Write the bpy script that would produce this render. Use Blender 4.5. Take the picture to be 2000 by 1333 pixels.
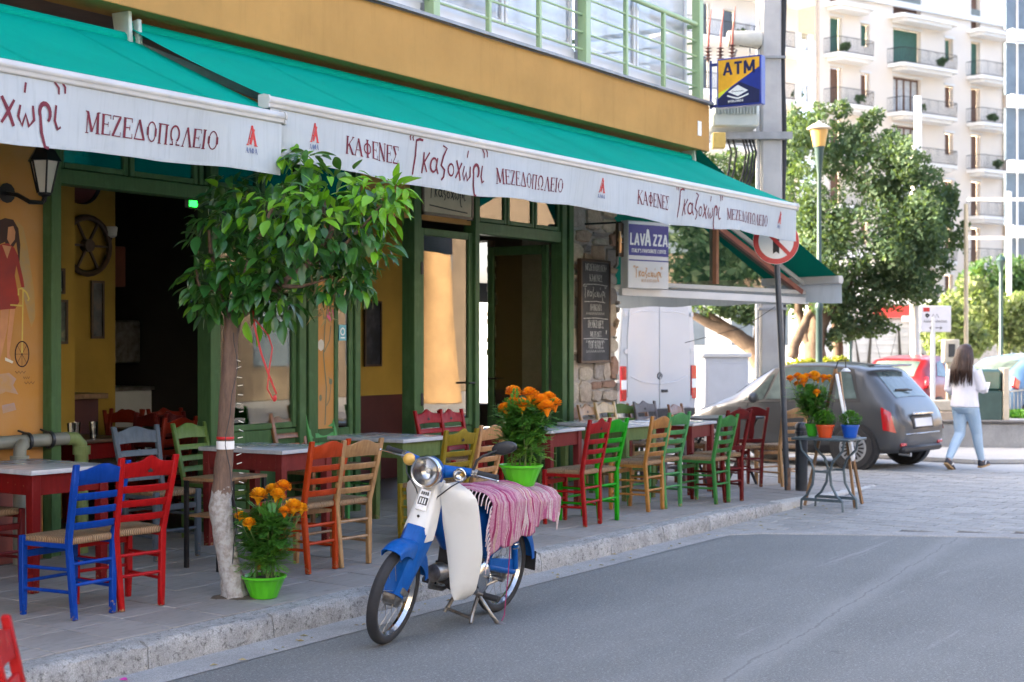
import bpy, bmesh, math, random
from mathutils import Vector, Matrix, Euler
import numpy as np
R = math.radians
rnd = random.Random(7)
for o in list(bpy.data.objects): bpy.data.objects.remove(o)
scene = bpy.context.scene
C = scene.collection

# ------------------------------------------------------------------ camera
VX, VY = 0.83871, 0.54458            # view direction in the ground plane
cam_d = bpy.data.cameras.new('camera'); cam = bpy.data.objects.new('camera', cam_d); C.objects.link(cam)
cam.location = (0, 0, 1.7); cam.rotation_euler = (R(90), 0, -math.atan2(VX, VY))
cam_d.sensor_width = 36; cam_d.lens = 52.2; cam_d.shift_y = 0.00175
cam_d.clip_start = 0.05; cam_d.clip_end = 600
cam_d.dof.use_dof = True; cam_d.dof.focus_distance = 9.2; cam_d.dof.aperture_fstop = 3.5
scene.camera = cam
# ------------------------------------------------------------------ sky and sun
SUN_EL = 21.0; SUN_AZ = (-0.507, 0.862)
world = bpy.data.worlds.new('World'); scene.world = world; world.use_nodes = True
wn = world.node_tree; wn.nodes.clear()
wo = wn.nodes.new('ShaderNodeOutputWorld'); wb = wn.nodes.new('ShaderNodeBackground'); ws = wn.nodes.new('ShaderNodeTexSky')
ws.sky_type = 'NISHITA'; ws.sun_disc = False; ws.sun_elevation = R(SUN_EL)
ws.sun_rotation = math.atan2(SUN_AZ[0], SUN_AZ[1]); ws.dust_density = 6.5; ws.air_density = 0.58; ws.ozone_density = 0.0
wb.inputs['Strength'].default_value = 0.15
wn.links.new(ws.outputs[0], wb.inputs[0]); wn.links.new(wb.outputs[0], wo.inputs[0])
sun_d = bpy.data.lights.new('sun', 'SUN'); sun = bpy.data.objects.new('sun', sun_d); C.objects.link(sun)
sun_d.energy = 2.0; sun_d.angle = R(0.6); sun_d.color = (1.0, 0.86, 0.66)
sv = Vector((SUN_AZ[0]*math.cos(R(SUN_EL)), SUN_AZ[1]*math.cos(R(SUN_EL)), math.sin(R(SUN_EL))))
sun.rotation_euler = sv.to_track_quat('Z', 'Y').to_euler(); sun.location = (0, 0, 30)
scene.view_settings.view_transform = 'Standard'; scene.view_settings.look = 'None'
scene.view_settings.exposure = 3.52; scene.view_settings.gamma = 1.0
scene.view_settings.use_curve_mapping = False

# ------------------------------------------------------------------ helpers
def spot(l, d):                       # a place at bearing l (tangent right of the view axis) and depth d
    return (d*(VX + VY*l), d*(VY - VX*l))

class MB:
    def __init__(s): s.v = []; s.f = []; s.m = []
    def add(s, vs, fs, mi=0):
        b = len(s.v); s.v += [tuple(p) for p in vs]
        for f in fs: s.f.append(tuple(b+i for i in f)); s.m.append(mi)
        return s
    def box(s, c, d, rot=None, mi=0):
        x, y, z = d[0]/2, d[1]/2, d[2]/2
        vs = [Vector(p) for p in ((-x,-y,-z),(x,-y,-z),(x,y,-z),(-x,y,-z),(-x,-y,z),(x,-y,z),(x,y,z),(-x,y,z))]
        if rot is not None:
            M = rot if isinstance(rot, Matrix) else Euler(rot).to_matrix()
            vs = [M @ p for p in vs]
        return s.add([p+Vector(c) for p in vs], [(0,3,2,1),(4,5,6,7),(0,1,5,4),(1,2,6,5),(2,3,7,6),(3,0,4,7)], mi)
    def bb(s, x0, x1, y0, y1, z0, z1, mi=0):
        return s.box(((x0+x1)/2,(y0+y1)/2,(z0+z1)/2), (abs(x1-x0),abs(y1-y0),abs(z1-z0)), None, mi)
    def bar(s, a, b, w, h, up=(0,0,1), mi=0, w2=None, h2=None):
        a, b = Vector(a), Vector(b); t = (b-a).normalized(); u = Vector(up)
        if abs(t.dot(u)) > 0.97: u = Vector((0,1,0))
        sx = t.cross(u).normalized(); sz = sx.cross(t).normalized()
        w2 = w if w2 is None else w2; h2 = h if h2 is None else h2
        vs = []
        for p, ww, hh in ((a,w,h),(b,w2,h2)):
            for i, j in ((-1,-1),(1,-1),(1,1),(-1,1)): vs.append(p+sx*(i*ww/2)+sz*(j*hh/2))
        return s.add(vs, [(0,1,2,3),(7,6,5,4),(0,4,5,1),(1,5,6,2),(2,6,7,3),(3,7,4,0)], mi)
    def tube(s, pts, r, n=8, cap=True, mi=0, closed=False, sq=(1,1)):
        pts = [Vector(p) for p in pts]; k = len(pts)
        rs = [r]*k if isinstance(r, (int,float)) else list(r)
        T = []
        for i in range(k):
            if closed: t = pts[(i+1)%k]-pts[i-1]
            else: t = pts[min(i+1,k-1)]-pts[max(i-1,0)]
            T.append(t.normalized() if t.length > 1e-9 else Vector((0,0,1)))
        u = Vector((0,0,1))
        if abs(T[0].dot(u)) > 0.9: u = Vector((1,0,0))
        u = (u-T[0]*u.dot(T[0])).normalized(); vs = []
        for i in range(k):
            u = u-T[i]*u.dot(T[i])
            u = u.normalized() if u.length > 1e-6 else T[i].orthogonal().normalized()
            w = T[i].cross(u)
            for j in range(n):
                a = 2*math.pi*j/n
                vs.append(pts[i]+(u*math.cos(a)*sq[0]+w*math.sin(a)*sq[1])*rs[i])
        fs = []
        for i in range(k if closed else k-1):
            i2 = (i+1)%k
            for j in range(n):
                j2 = (j+1)%n; fs.append((i*n+j, i*n+j2, i2*n+j2, i2*n+j))
        if cap and not closed:
            fs.append(tuple(range(n-1,-1,-1))); fs.append(tuple((k-1)*n+j for j in range(n)))
        return s.add(vs, fs, mi)
    def lathe(s, prof, c=(0,0,0), n=24, axis='z', mi=0, rf=None):
        vs, fs = [], []
        for r, z in prof:
            for j in range(n):
                a = 2*math.pi*j/n; rr = r*(rf(a, z) if rf else 1)
                p = (rr*math.cos(a), rr*math.sin(a), z)
                if axis == 'y': p = (p[0], p[2], p[1])
                elif axis == 'x': p = (p[2], p[0], p[1])
                vs.append((p[0]+c[0],p[1]+c[1],p[2]+c[2]))
        for i in range(len(prof)-1):
            for j in range(n):
                j2 = (j+1)%n; q = (i*n+j, i*n+j2, (i+1)*n+j2, (i+1)*n+j)
                fs.append(q if axis != 'y' else q[::-1])
        return s.add(vs, fs, mi)
    def prism(s, poly, th, fn, mi=0):
        """poly 2D; fn(a,b,t) -> 3D point with t in 0..th."""
        n = len(poly)
        vs = [fn(a,b,0) for a,b in poly]+[fn(a,b,th) for a,b in poly]
        fs = [tuple(range(n-1,-1,-1)), tuple(range(n,2*n))]+[(i,(i+1)%n,n+(i+1)%n,n+i) for i in range(n)]
        return s.add(vs, fs, mi)
    def loft(s, rings, cap=True, mi=0, closed=True):
        n = len(rings[0]); vs = [p for r in rings for p in r]; fs = []
        for i in range(len(rings)-1):
            for j in range(n if closed else n-1):
                j2 = (j+1)%n; fs.append((i*n+j, i*n+j2, (i+1)*n+j2, (i+1)*n+j))
        if cap and closed:
            fs.append(tuple(range(n-1,-1,-1))); fs.append(tuple((len(rings)-1)*n+j for j in range(n)))
        return s.add(vs, fs, mi)
    def grid(s, fn, us, vs_, mi=0):
        P = [fn(u,v) for u in us for v in vs_]; m = len(vs_)
        return s.add(P, [(i*m+j,(i+1)*m+j,(i+1)*m+j+1,i*m+j+1) for i in range(len(us)-1) for j in range(m-1)], mi)
    def ell(s, c, r, n=10, k=7, rot=None, mi=0):
        prof = [(math.sin(math.pi*i/k), -math.cos(math.pi*i/k)) for i in range(k+1)]
        prof[0] = (0.002, -1); prof[-1] = (0.002, 1)
        vs, fs = [], []
        M = Euler(rot).to_matrix() if rot is not None else None
        for q, z in prof:
            for j in range(n):
                a = 2*math.pi*j/n; p = Vector((q*math.cos(a)*r[0], q*math.sin(a)*r[1], z*r[2]))
                if M: p = M @ p
                vs.append(p+Vector(c))
        for i in range(k):
            for j in range(n):
                j2 = (j+1)%n; fs.append((i*n+j,i*n+j2,(i+1)*n+j2,(i+1)*n+j))
        return s.add(vs, fs, mi)
    def mesh(s, name, mats, bevel=0, seg=1, smooth=40, weld=False):
        me = bpy.data.meshes.new(name); me.from_pydata([tuple(p) for p in s.v], [], s.f)
        if not isinstance(mats, (list,tuple)): mats = [mats]
        for m in mats: me.materials.append(m)
        if any(s.m): me.polygons.foreach_set('material_index', s.m)
        bm = bmesh.new(); bm.from_mesh(me)
        if weld: bmesh.ops.remove_doubles(bm, verts=bm.verts, dist=1e-5)
        bmesh.ops.recalc_face_normals(bm, faces=bm.faces)
        if bevel:
            es = [e for e in bm.edges if len(e.link_faces) == 2 and e.calc_face_angle(0) > R(32)]
            bmesh.ops.bevel(bm, geom=es, offset=bevel, segments=seg, affect='EDGES', profile=0.6, clamp_overlap=True)
        bm.to_mesh(me); bm.free()
        if smooth:
            me.polygons.foreach_set('use_smooth', [True]*len(me.polygons)); me.set_sharp_from_angle(angle=R(smooth))
        return me
    def build(s, name, mats, parent=None, loc=(0,0,0), rot=(0,0,0), bevel=0, seg=1, smooth=40, weld=False):
        return link(name, s.mesh(name, mats, bevel, seg, smooth, weld), parent, loc, rot)

def link(name, me, parent=None, loc=(0,0,0), rot=(0,0,0), mat=None):
    o = bpy.data.objects.new(name, me); C.objects.link(o)
    o.location = loc; o.rotation_euler = rot
    if parent is not None: o.parent = parent
    if mat is not None:
        o.material_slots[0].link = 'OBJECT'; o.material_slots[0].material = mat
    return o
def tag(o, label=None, cat=None, group=None, kind=None):
    if label: o['label'] = label
    if cat: o['category'] = cat
    if group: o['group'] = group
    if kind: o['kind'] = kind
    return o
def thing(name, label, cat, loc=(0,0,0), rotz=0, group=None, rot=None):
    o = bpy.data.objects.new(name, None); C.objects.link(o); o.empty_display_size = 0.1
    o.location = loc; o.rotation_euler = rot if rot else (0,0,rotz)
    return tag(o, label, cat, group)
def struct(o): o['kind'] = 'structure'; return o

# ------------------------------------------------------------------ materials
def nodes(name):
    m = bpy.data.materials.new(name); m.use_nodes = True
    nt = m.node_tree; return m, nt, nt.nodes['Principled BSDF']
def coords(nt, scale=(1,1,1), world_space=False):
    tc = nt.nodes.new('ShaderNodeTexCoord'); mp = nt.nodes.new('ShaderNodeMapping')
    if world_space:
        g = nt.nodes.new('ShaderNodeNewGeometry'); nt.links.new(g.outputs['Position'], mp.inputs[0])
    else:
        oi = nt.nodes.new('ShaderNodeObjectInfo'); ad = nt.nodes.new('ShaderNodeVectorMath'); ad.operation = 'MULTIPLY_ADD'
        ml = nt.nodes.new('ShaderNodeMath'); ml.operation = 'MULTIPLY'; ml.inputs[1].default_value = 37.0
        nt.links.new(oi.outputs['Random'], ml.inputs[0]); nt.links.new(ml.outputs[0], ad.inputs[0])
        ad.inputs[1].default_value = (1,1,1); nt.links.new(tc.outputs['Object'], ad.inputs[2]); nt.links.new(ad.outputs[0], mp.inputs[0])
    mp.inputs['Scale'].default_value = scale
    return mp.outputs[0]
def noise(nt, vec, scale, detail=5, rough=0.6):
    n = nt.nodes.new('ShaderNodeTexNoise'); n.inputs['Scale'].default_value = scale
    n.inputs['Detail'].default_value = detail; n.inputs['Roughness'].default_value = rough
    nt.links.new(vec, n.inputs['Vector']); return n.outputs['Fac']
def ramp(nt, fac, a, b, c0=(0,0,0,1), c1=(1,1,1,1)):
    r = nt.nodes.new('ShaderNodeValToRGB'); r.color_ramp.elements[0].position = a; r.color_ramp.elements[1].position = b
    r.color_ramp.elements[0].color = c0; r.color_ramp.elements[1].color = c1
    nt.links.new(fac, r.inputs[0]); return r.outputs[0]
def mix(nt, fac, a, b, mode='MIX'):
    n = nt.nodes.new('ShaderNodeMix'); n.data_type = 'RGBA'; n.blend_type = mode
    for sock, val in ((n.inputs[0],fac),(n.inputs[6],a),(n.inputs[7],b)):
        if isinstance(val, (int,float)): sock.default_value = val
        elif isinstance(val, tuple): sock.default_value = val if len(val) == 4 else (*val,1)
        else: nt.links.new(val, sock)
    return n.outputs[2]
def bumpn(nt, bs, h, strength, dist=0.01):
    b = nt.nodes.new('ShaderNodeBump'); b.inputs['Strength'].default_value = strength; b.inputs['Distance'].default_value = dist
    nt.links.new(h, b.inputs['Height']); nt.links.new(b.outputs[0], bs.inputs['Normal'])
def mat(name, col, rough=0.5, metal=0, var=0.25, scale=6, col2=None, lo=0.35, hi=0.7, bump=0.0, bscale=60, bdist=0.004, spec=0.5, stretch=(1,1,1), coat=0, ws=False, fine=0.0):
    """base colour broken up by noise towards col2 (default: a darker cast of the same)"""
    m, nt, bs = nodes(name)
    c2 = col2 if col2 else tuple(max(0,c*(1-var)) for c in col)
    vec = coords(nt, stretch, ws)
    n = noise(nt, vec, scale)
    out = mix(nt, ramp(nt, n, lo, hi), col, c2)
    if fine:
        n2 = noise(nt, vec, scale*14, 3); out = mix(nt, fine, out, ramp(nt, n2, 0.3, 0.7), 'OVERLAY')
    nt.links.new(out, bs.inputs['Base Color'])
    bs.inputs['Roughness'].default_value = rough; bs.inputs['Metallic'].default_value = metal
    bs.inputs['Specular IOR Level'].default_value = spec
    if coat: bs.inputs['Coat Weight'].default_value = coat; bs.inputs['Coat Roughness'].default_value = 0.05
    if bump: bumpn(nt, bs, noise(nt, vec, bscale, 4), bump, bdist)
    return m
def paint(name, col, wood=(0.28,0.17,0.09), wear=0.66, rough=0.42):
    """brush-painted wood: streaky colour, chips down to the wood, grain relief"""
    m, nt, bs = nodes(name)
    vec = coords(nt, (1,1,1)); st = coords(nt, (9,9,1.2))
    n1 = noise(nt, st, 5, 4); n2 = noise(nt, vec, 38, 6, 0.75); n3 = noise(nt, vec, 5, 3)
    dk = tuple(c*0.72 for c in col)
    base = mix(nt, ramp(nt, n1, 0.3, 0.75), col, dk)
    base = mix(nt, ramp(nt, n3, 0.55, 0.8), base, tuple(min(1,c*1.15+0.015) for c in col))
    tz = nt.nodes.new('ShaderNodeTexCoord'); sz = nt.nodes.new('ShaderNodeSeparateXYZ'); nt.links.new(tz.outputs['Object'], sz.inputs[0])
    low = ramp(nt, sz.outputs[2], 0.0, 0.11, (.16,.16,.16,1), (0,0,0,1)); ad = nt.nodes.new('ShaderNodeMath'); ad.operation = 'ADD'; nt.links.new(n2, ad.inputs[0]); nt.links.new(low, ad.inputs[1])
    chip = ramp(nt, ad.outputs[0], wear-.055, wear-.015)
    nt.links.new(mix(nt, chip, base, wood), bs.inputs['Base Color'])
    bs.inputs['Roughness'].default_value = rough; bs.inputs['Specular IOR Level'].default_value = 0.13
    bumpn(nt, bs, n1, 0.25, 0.003)
    return m
def varnish(name, a, b, rough=0.4):
    m, nt, bs = nodes(name); st = coords(nt, (14,14,1.0))
    n = noise(nt, st, 4, 6, 0.65); n2 = noise(nt, coords(nt), 9, 3)
    c = mix(nt, ramp(nt, n, 0.3, 0.7), a, b); c = mix(nt, ramp(nt, n2, 0.5, 0.8), c, tuple(x*0.6 for x in b))
    nt.links.new(c, bs.inputs['Base Color']); bs.inputs['Roughness'].default_value = rough
    bumpn(nt, bs, n, 0.12, 0.002); return m
def glass(name, tint=(1,1,1), refl=1.0, rough=0.0, base=0.04):
    m = bpy.data.materials.new(name); m.use_nodes = True; nt = m.node_tree; nt.nodes.clear()
    o = nt.nodes.new('ShaderNodeOutputMaterial'); t = nt.nodes.new('ShaderNodeBsdfTransparent'); g = nt.nodes.new('ShaderNodeBsdfGlossy')
    t.inputs[0].default_value = (*tint,1); g.inputs['Roughness'].default_value = rough
    lw = nt.nodes.new('ShaderNodeFresnel'); lw.inputs[0].default_value = 1.5
    a = nt.nodes.new('ShaderNodeMath'); a.operation = 'MULTIPLY_ADD'; a.inputs[1].default_value = refl; a.inputs[2].default_value = base; a.use_clamp = True
    mx = nt.nodes.new('ShaderNodeMixShader')
    nt.links.new(lw.outputs[0], a.inputs[0]); nt.links.new(a.outputs[0], mx.inputs[0])
    nt.links.new(t.outputs[0], mx.inputs[1]); nt.links.new(g.outputs[0], mx.inputs[2]); nt.links.new(mx.outputs[0], o.inputs[0])
    return m
def cloth(name, col, trans=0.3, rough=0.8, var=0.12, scale=3, streak=0.0):
    """woven awning cloth: light passes through a little"""
    m, nt, bs = nodes(name); vec = coords(nt, (1,1,1))
    n = noise(nt, vec, scale, 4); c = mix(nt, ramp(nt, n, 0.3, 0.8), col, tuple(x*(1-var) for x in col))
    if streak:
        n2 = noise(nt, coords(nt, (14,1,0.8)), 3, 5, 0.7); c = mix(nt, ramp(nt, n2, 0.5, 0.85), c, tuple(x*(1-streak) for x in col))
    nt.links.new(c, bs.inputs['Base Color']); bs.inputs['Roughness'].default_value = rough; bs.inputs['Specular IOR Level'].default_value = 0.04
    bumpn(nt, bs, noise(nt, vec, 400, 2), 0.15, 0.001)
    if trans:
        tr = nt.nodes.new('ShaderNodeBsdfTranslucent'); nt.links.new(c, tr.inputs[0]); mx = nt.nodes.new('ShaderNodeMixShader'); mx.inputs[0].default_value = trans
        out = nt.nodes['Material Output']; nt.links.new(bs.outputs[0], mx.inputs[1]); nt.links.new(tr.outputs[0], mx.inputs[2]); nt.links.new(mx.outputs[0], out.inputs[0])
    return m
def leafmat(name, cols, rough=0.4, trans=0.35, spec=0.5):
    """leaf: colour varies from leaf to leaf, light passes through"""
    m, nt, bs = nodes(name); g = nt.nodes.new('ShaderNodeNewGeometry'); oi = nt.nodes.new('ShaderNodeObjectInfo')
    ad = nt.nodes.new('ShaderNodeMath'); ad.operation = 'ADD'; fr = nt.nodes.new('ShaderNodeMath'); fr.operation = 'FRACT'
    nt.links.new(g.outputs['Random Per Island'], ad.inputs[0]); nt.links.new(oi.outputs['Random'], ad.inputs[1]); nt.links.new(ad.outputs[0], fr.inputs[0])
    r = nt.nodes.new('ShaderNodeValToRGB'); el = r.color_ramp.elements
    while len(el) < len(cols): el.new(0.5)
    for i, c in enumerate(cols): el[i].position = i/(len(cols)-1); el[i].color = (*c,1)
    nt.links.new(fr.outputs[0], r.inputs[0]); nt.links.new(r.outputs[0], bs.inputs['Base Color'])
    bs.inputs['Roughness'].default_value = rough; bs.inputs['Specular IOR Level'].default_value = spec
    tr = nt.nodes.new('ShaderNodeBsdfTranslucent'); nt.links.new(mix(nt, 0.5, r.outputs[0], (0.25,0.4,0.03)), tr.inputs[0]); mx = nt.nodes.new('ShaderNodeMixShader'); mx.inputs[0].default_value = trans
    out = nt.nodes['Material Output']; nt.links.new(bs.outputs[0], mx.inputs[1]); nt.links.new(tr.outputs[0], mx.inputs[2]); nt.links.new(mx.outputs[0], out.inputs[0])
    return m
def emit(name, col, s):
    m, nt, bs = nodes(name); bs.inputs['Base Color'].default_value = (*col,1)
    bs.inputs['Emission Color'].default_value = (*col,1); bs.inputs['Emission Strength'].default_value = s; return m

K = {}
K['green_frame'] = paint('green_frame', (0.060,0.125,0.050), wear=0.80)
K['green_rail'] = mat('green_rail', (0.30,0.42,0.22), 0.45, var=0.15, scale=3)
def stucco(name, col):
    m, nt, bs = nodes(name); v = coords(nt, (1,1,1), True); s = coords(nt, (7,7,.55), True)
    n1 = noise(nt, v, 1.3, 5, .65); n2 = noise(nt, s, 1.6, 6, .75); n3 = noise(nt, v, 26, 5, .8); n4 = noise(nt, v, 140, 3)
    c = mix(nt, ramp(nt, n1, .3, .72), col, tuple(x*.78 for x in col)); c = mix(nt, ramp(nt, n2, .52, .80), c, tuple(x*.76 for x in col))
    c = mix(nt, ramp(nt, n3, .70, .76), c, tuple(min(1,x*1.35+.03) for x in col)); nt.links.new(c, bs.inputs['Base Color']); bs.inputs['Roughness'].default_value = .88; bs.inputs['Specular IOR Level'].default_value = .2
    bumpn(nt, bs, n4, .35, .003); return m
K['ochre_wall'] = stucco('ochre_wall', (0.44,0.245,0.075))
K['mural_wall'] = mat('mural_wall', (0.44,0.20,0.03), 0.8, col2=(0.42,0.22,0.08), scale=2.2, bump=0.25, bscale=70, bdist=0.002, ws=True)
K['yellow_in'] = mat('yellow_in', (0.44,0.28,0.045), 0.85, var=0.25, scale=1.5, bump=0.2, ws=True)
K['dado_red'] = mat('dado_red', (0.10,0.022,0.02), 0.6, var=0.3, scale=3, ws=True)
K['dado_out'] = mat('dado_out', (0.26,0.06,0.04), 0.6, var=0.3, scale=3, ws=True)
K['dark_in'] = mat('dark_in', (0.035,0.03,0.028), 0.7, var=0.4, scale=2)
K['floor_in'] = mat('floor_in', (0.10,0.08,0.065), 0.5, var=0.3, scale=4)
K['white_wall'] = mat('white_wall', (0.72,0.71,0.69), 0.8, var=0.1, scale=1, ws=True)
K['cream'] = mat('cream', (0.50,0.45,0.37), 0.85, var=0.1, scale=0.6, ws=True)
K['white_alu'] = mat('white_alu', (0.60,0.61,0.62), 0.35, var=0.10, scale=4)
K['bar_alu'] = mat('bar_alu', (0.47,0.465,0.44), 0.35, var=0.16, scale=2.5)
K['brown_soffit'] = mat('brown_soffit', (0.16,0.12,0.10), 0.7, var=0.3, scale=3, ws=True)
K['grey_metal'] = mat('grey_metal', (0.26,0.27,0.28), 0.5, 0.3, var=0.3, scale=6)
K['dark_metal'] = mat('dark_metal', (0.045,0.05,0.058), 0.42, 0.5, var=0.35, scale=9)
K['black_iron'] = mat('black_iron', (0.012,0.012,0.014), 0.45, 0.3, var=0.3, scale=12)
K['black_plastic'] = mat('black_plastic', (0.02,0.02,0.022), 0.5, var=0.3, scale=20)
K['rubber'] = mat('rubber', (0.022,0.022,0.024), 0.8, var=0.3, scale=18, bump=0.2)
K['chrome'] = mat('chrome', (0.62,0.62,0.62), 0.18, 1.0, var=0.35, scale=14)
K['dull_steel'] = mat('dull_steel', (0.34,0.33,0.31), 0.42, 0.9, col2=(0.16,0.13,0.10), scale=16)
K['white_plastic'] = mat('white_plastic', (0.66,0.65,0.61), 0.4, var=0.12, scale=3, fine=0.0)
K['glass'] = glass('glass', (0.86,0.90,0.87), 0.9, base=0.05)
K['glass_mirror'] = glass('glass_mirror', (0.42,0.44,0.42), 1.1, base=0.12)
K['glass_up'] = mat('glass_up', (0.50,0.52,0.54), 0.18, col2=(0.32,0.34,0.36), scale=1.4, spec=0.5, ws=True); K['glass_up'].node_tree.nodes['Principled BSDF'].inputs['Alpha'].default_value = 0.62  # pale diffuse tone stands in for the bright reflection on clear glazing
K['glass_top'] = glass('glass_top', (0.78,0.84,0.84), 1.4, base=0.14)
K['car_glass'] = mat('car_glass', (0.13,0.17,0.16), 0.10, col2=(0.04,0.055,0.05), scale=2.2, spec=0.5)  # opaque; pale green-grey imitates the bright street seen through the windows
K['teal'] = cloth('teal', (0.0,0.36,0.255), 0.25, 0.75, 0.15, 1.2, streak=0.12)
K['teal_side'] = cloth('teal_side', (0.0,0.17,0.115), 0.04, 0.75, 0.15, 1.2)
K['valance'] = cloth('valance', (0.475,0.52,0.54), 0.12, 0.8, 0.10, 2.0, streak=0.22)
K['maroon_ink'] = mat('maroon_ink', (0.15,0.014,0.03), 0.8, var=0.3, scale=20)
K['red_ink'] = mat('red_ink', (0.50,0.035,0.03), 0.7, var=0.2, scale=20)
K['blue_ink'] = mat('blue_ink', (0.02,0.05,0.22), 0.7, var=0.2, scale=20)
K['navy_ink'] = mat('navy_ink', (0.006,0.01,0.07), 0.6, var=0.2, scale=20)
K['white_ink'] = mat('white_ink', (0.78,0.78,0.76), 0.6, var=0.05, scale=20)
K['chalk'] = mat('chalk', (0.55,0.55,0.52), 0.9, col2=(0.16,0.16,0.16), scale=60, lo=0.45, hi=0.75)
K['slate'] = mat('slate', (0.03,0.032,0.036), 0.75, col2=(0.07,0.07,0.075), scale=5)
K['marble'] = mat('marble', (0.50,0.51,0.53), 0.16, col2=(0.34,0.36,0.40), scale=5, stretch=(1,3,1))
K['wood_dark'] = varnish('wood_dark', (0.10,0.055,0.03), (0.05,0.026,0.015))
K['wood_mid'] = varnish('wood_mid', (0.30,0.17,0.08), (0.18,0.095,0.04))
K['ink_black'] = mat('ink_black', (0.02,0.018,0.016), 0.7, var=0.2)
K['pvc_grey'] = mat('pvc_grey', (0.20,0.205,0.17), 0.5, var=0.25, scale=8)
K['pvc_green'] = paint('pvc_green', (0.19,0.24,0.09), wear=0.85)
# ------------------------------------------------------------------ stroke lettering
def arc(cx, cy, rx, ry, a0, a1, n=14):
    return [(cx+rx*math.cos(R(a0+(a1-a0)*i/n)), cy+ry*math.sin(R(a0+(a1-a0)*i/n))) for i in range(n+1)]
T, t = 0.15, 0.06      # thick and thin strokes of a capital of height 1
def I_(x, w=T): return ([(x,0),(x,1)], w)
def sf(x, y, l=0.26): return ([(x-l/2,y),(x+l/2,y)], 0.05)
CAP = {  # width, strokes
 'Κ': (0.78,[I_(.14),([(.70,1),(.2,.46)],t),([(.30,.58),(.70,0)],T),sf(.14,0),sf(.14,1),sf(.68,1,.22),sf(.70,0,.24)]),
 'Α': (0.76,[([(.08,0),(.38,1)],t),([(.38,1),(.66,0)],T),([(.18,.33),(.56,.33)],.05),sf(.08,0,.2),sf(.66,0,.24)]),
 'Φ': (0.82,[I_(.41),(arc(.41,.5,.31,.29,0,360),.09),sf(.41,0),sf(.41,1)]),
 'Ε': (0.66,[I_(.14),([(.04,.975),(.60,.975)],.05),([(.60,1),(.60,.78)],.04),([(.14,.52),(.46,.52)],.05),([(.46,.4),(.46,.64)],.04),([(.04,.025),(.62,.025)],.05),([(.62,0),(.62,.24)],.04)]),
 'Ν': (0.84,[([(.14,0),(.14,1)],t),([(.12,1),(.70,0)],T),([(.70,0),(.70,1)],t),sf(.14,0,.2),sf(.70,1,.22),sf(.08,1,.16)]),
 'Σ': (0.70,[([(.10,.97),(.40,.50)],T),([(.40,.50),(.08,.03)],t),([(.06,.975),(.62,.975)],.05),([(.62,1),(.62,.76)],.04),([(.06,.04),(.64,.04)],.09),([(.64,0),(.66,.26)],.04)]),
 'Μ': (0.98,[([(.14,0),(.16,1)],t),([(.16,1),(.46,.06)],T),([(.46,.06),(.80,1)],t),([(.80,1),(.82,0)],T),sf(.14,0,.2),sf(.82,0,.26),sf(.10,1,.16),sf(.86,1,.16)]),
 'Ζ': (0.70,[([(.56,.96),(.12,.04)],T),([(.08,.975),(.62,.975)],.05),([(.08,1),(.08,.78)],.04),([(.06,.025),(.62,.025)],.05),([(.62,0),(.62,.24)],.04)]),
 'Δ': (0.78,[([(.08,.03),(.38,1)],t),([(.38,1),(.68,.03)],T),([(.04,.03),(.74,.03)],.07)]),
 'Ο': (0.82,[(arc(.41,.5,.29,.48,20,160),.07),(arc(.41,.5,.29,.48,160,200),.13),(arc(.41,.5,.29,.48,200,340),.07),(arc(.41,.5,.29,.48,-20,20),.13),([(.12,.3),(.12,.7)],.14),([(.70,.3),(.70,.7)],.14)]),
 'Π': (0.84,[I_(.16),I_(.66),([(.04,.97),(.80,.97)],.06),sf(.16,0),sf(.66,0)]),
 'Ω': (0.88,[(arc(.42,.58,.30,.40,-62,242,20),.11),([(.08,.03),(.33,.03)],.07),([(.51,.03),(.78,.03)],.07),([(.28,.2),(.30,.03)],.06),([(.56,.2),(.54,.03)],.06)]),
 'Λ': (0.76,[([(.08,0),(.38,1)],t),([(.38,1),(.66,0)],T),sf(.08,0,.2),sf(.66,0,.24)]),
 'Ι': (0.36,[I_(.17),sf(.17,0),sf(.17,1)]),
 'Τ': (0.7,[I_(.34),([(.04,.97),(.64,.97)],.06)]), 'Γ': (0.6,[I_(.14),([(.04,.97),(.56,.97)],.06)]), 'Η': (0.8,[I_(.14),I_(.66),([(.14,.5),(.66,.5)],.06)]),
 ' ': (0.42,[]),
}
B = 0.2
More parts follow.
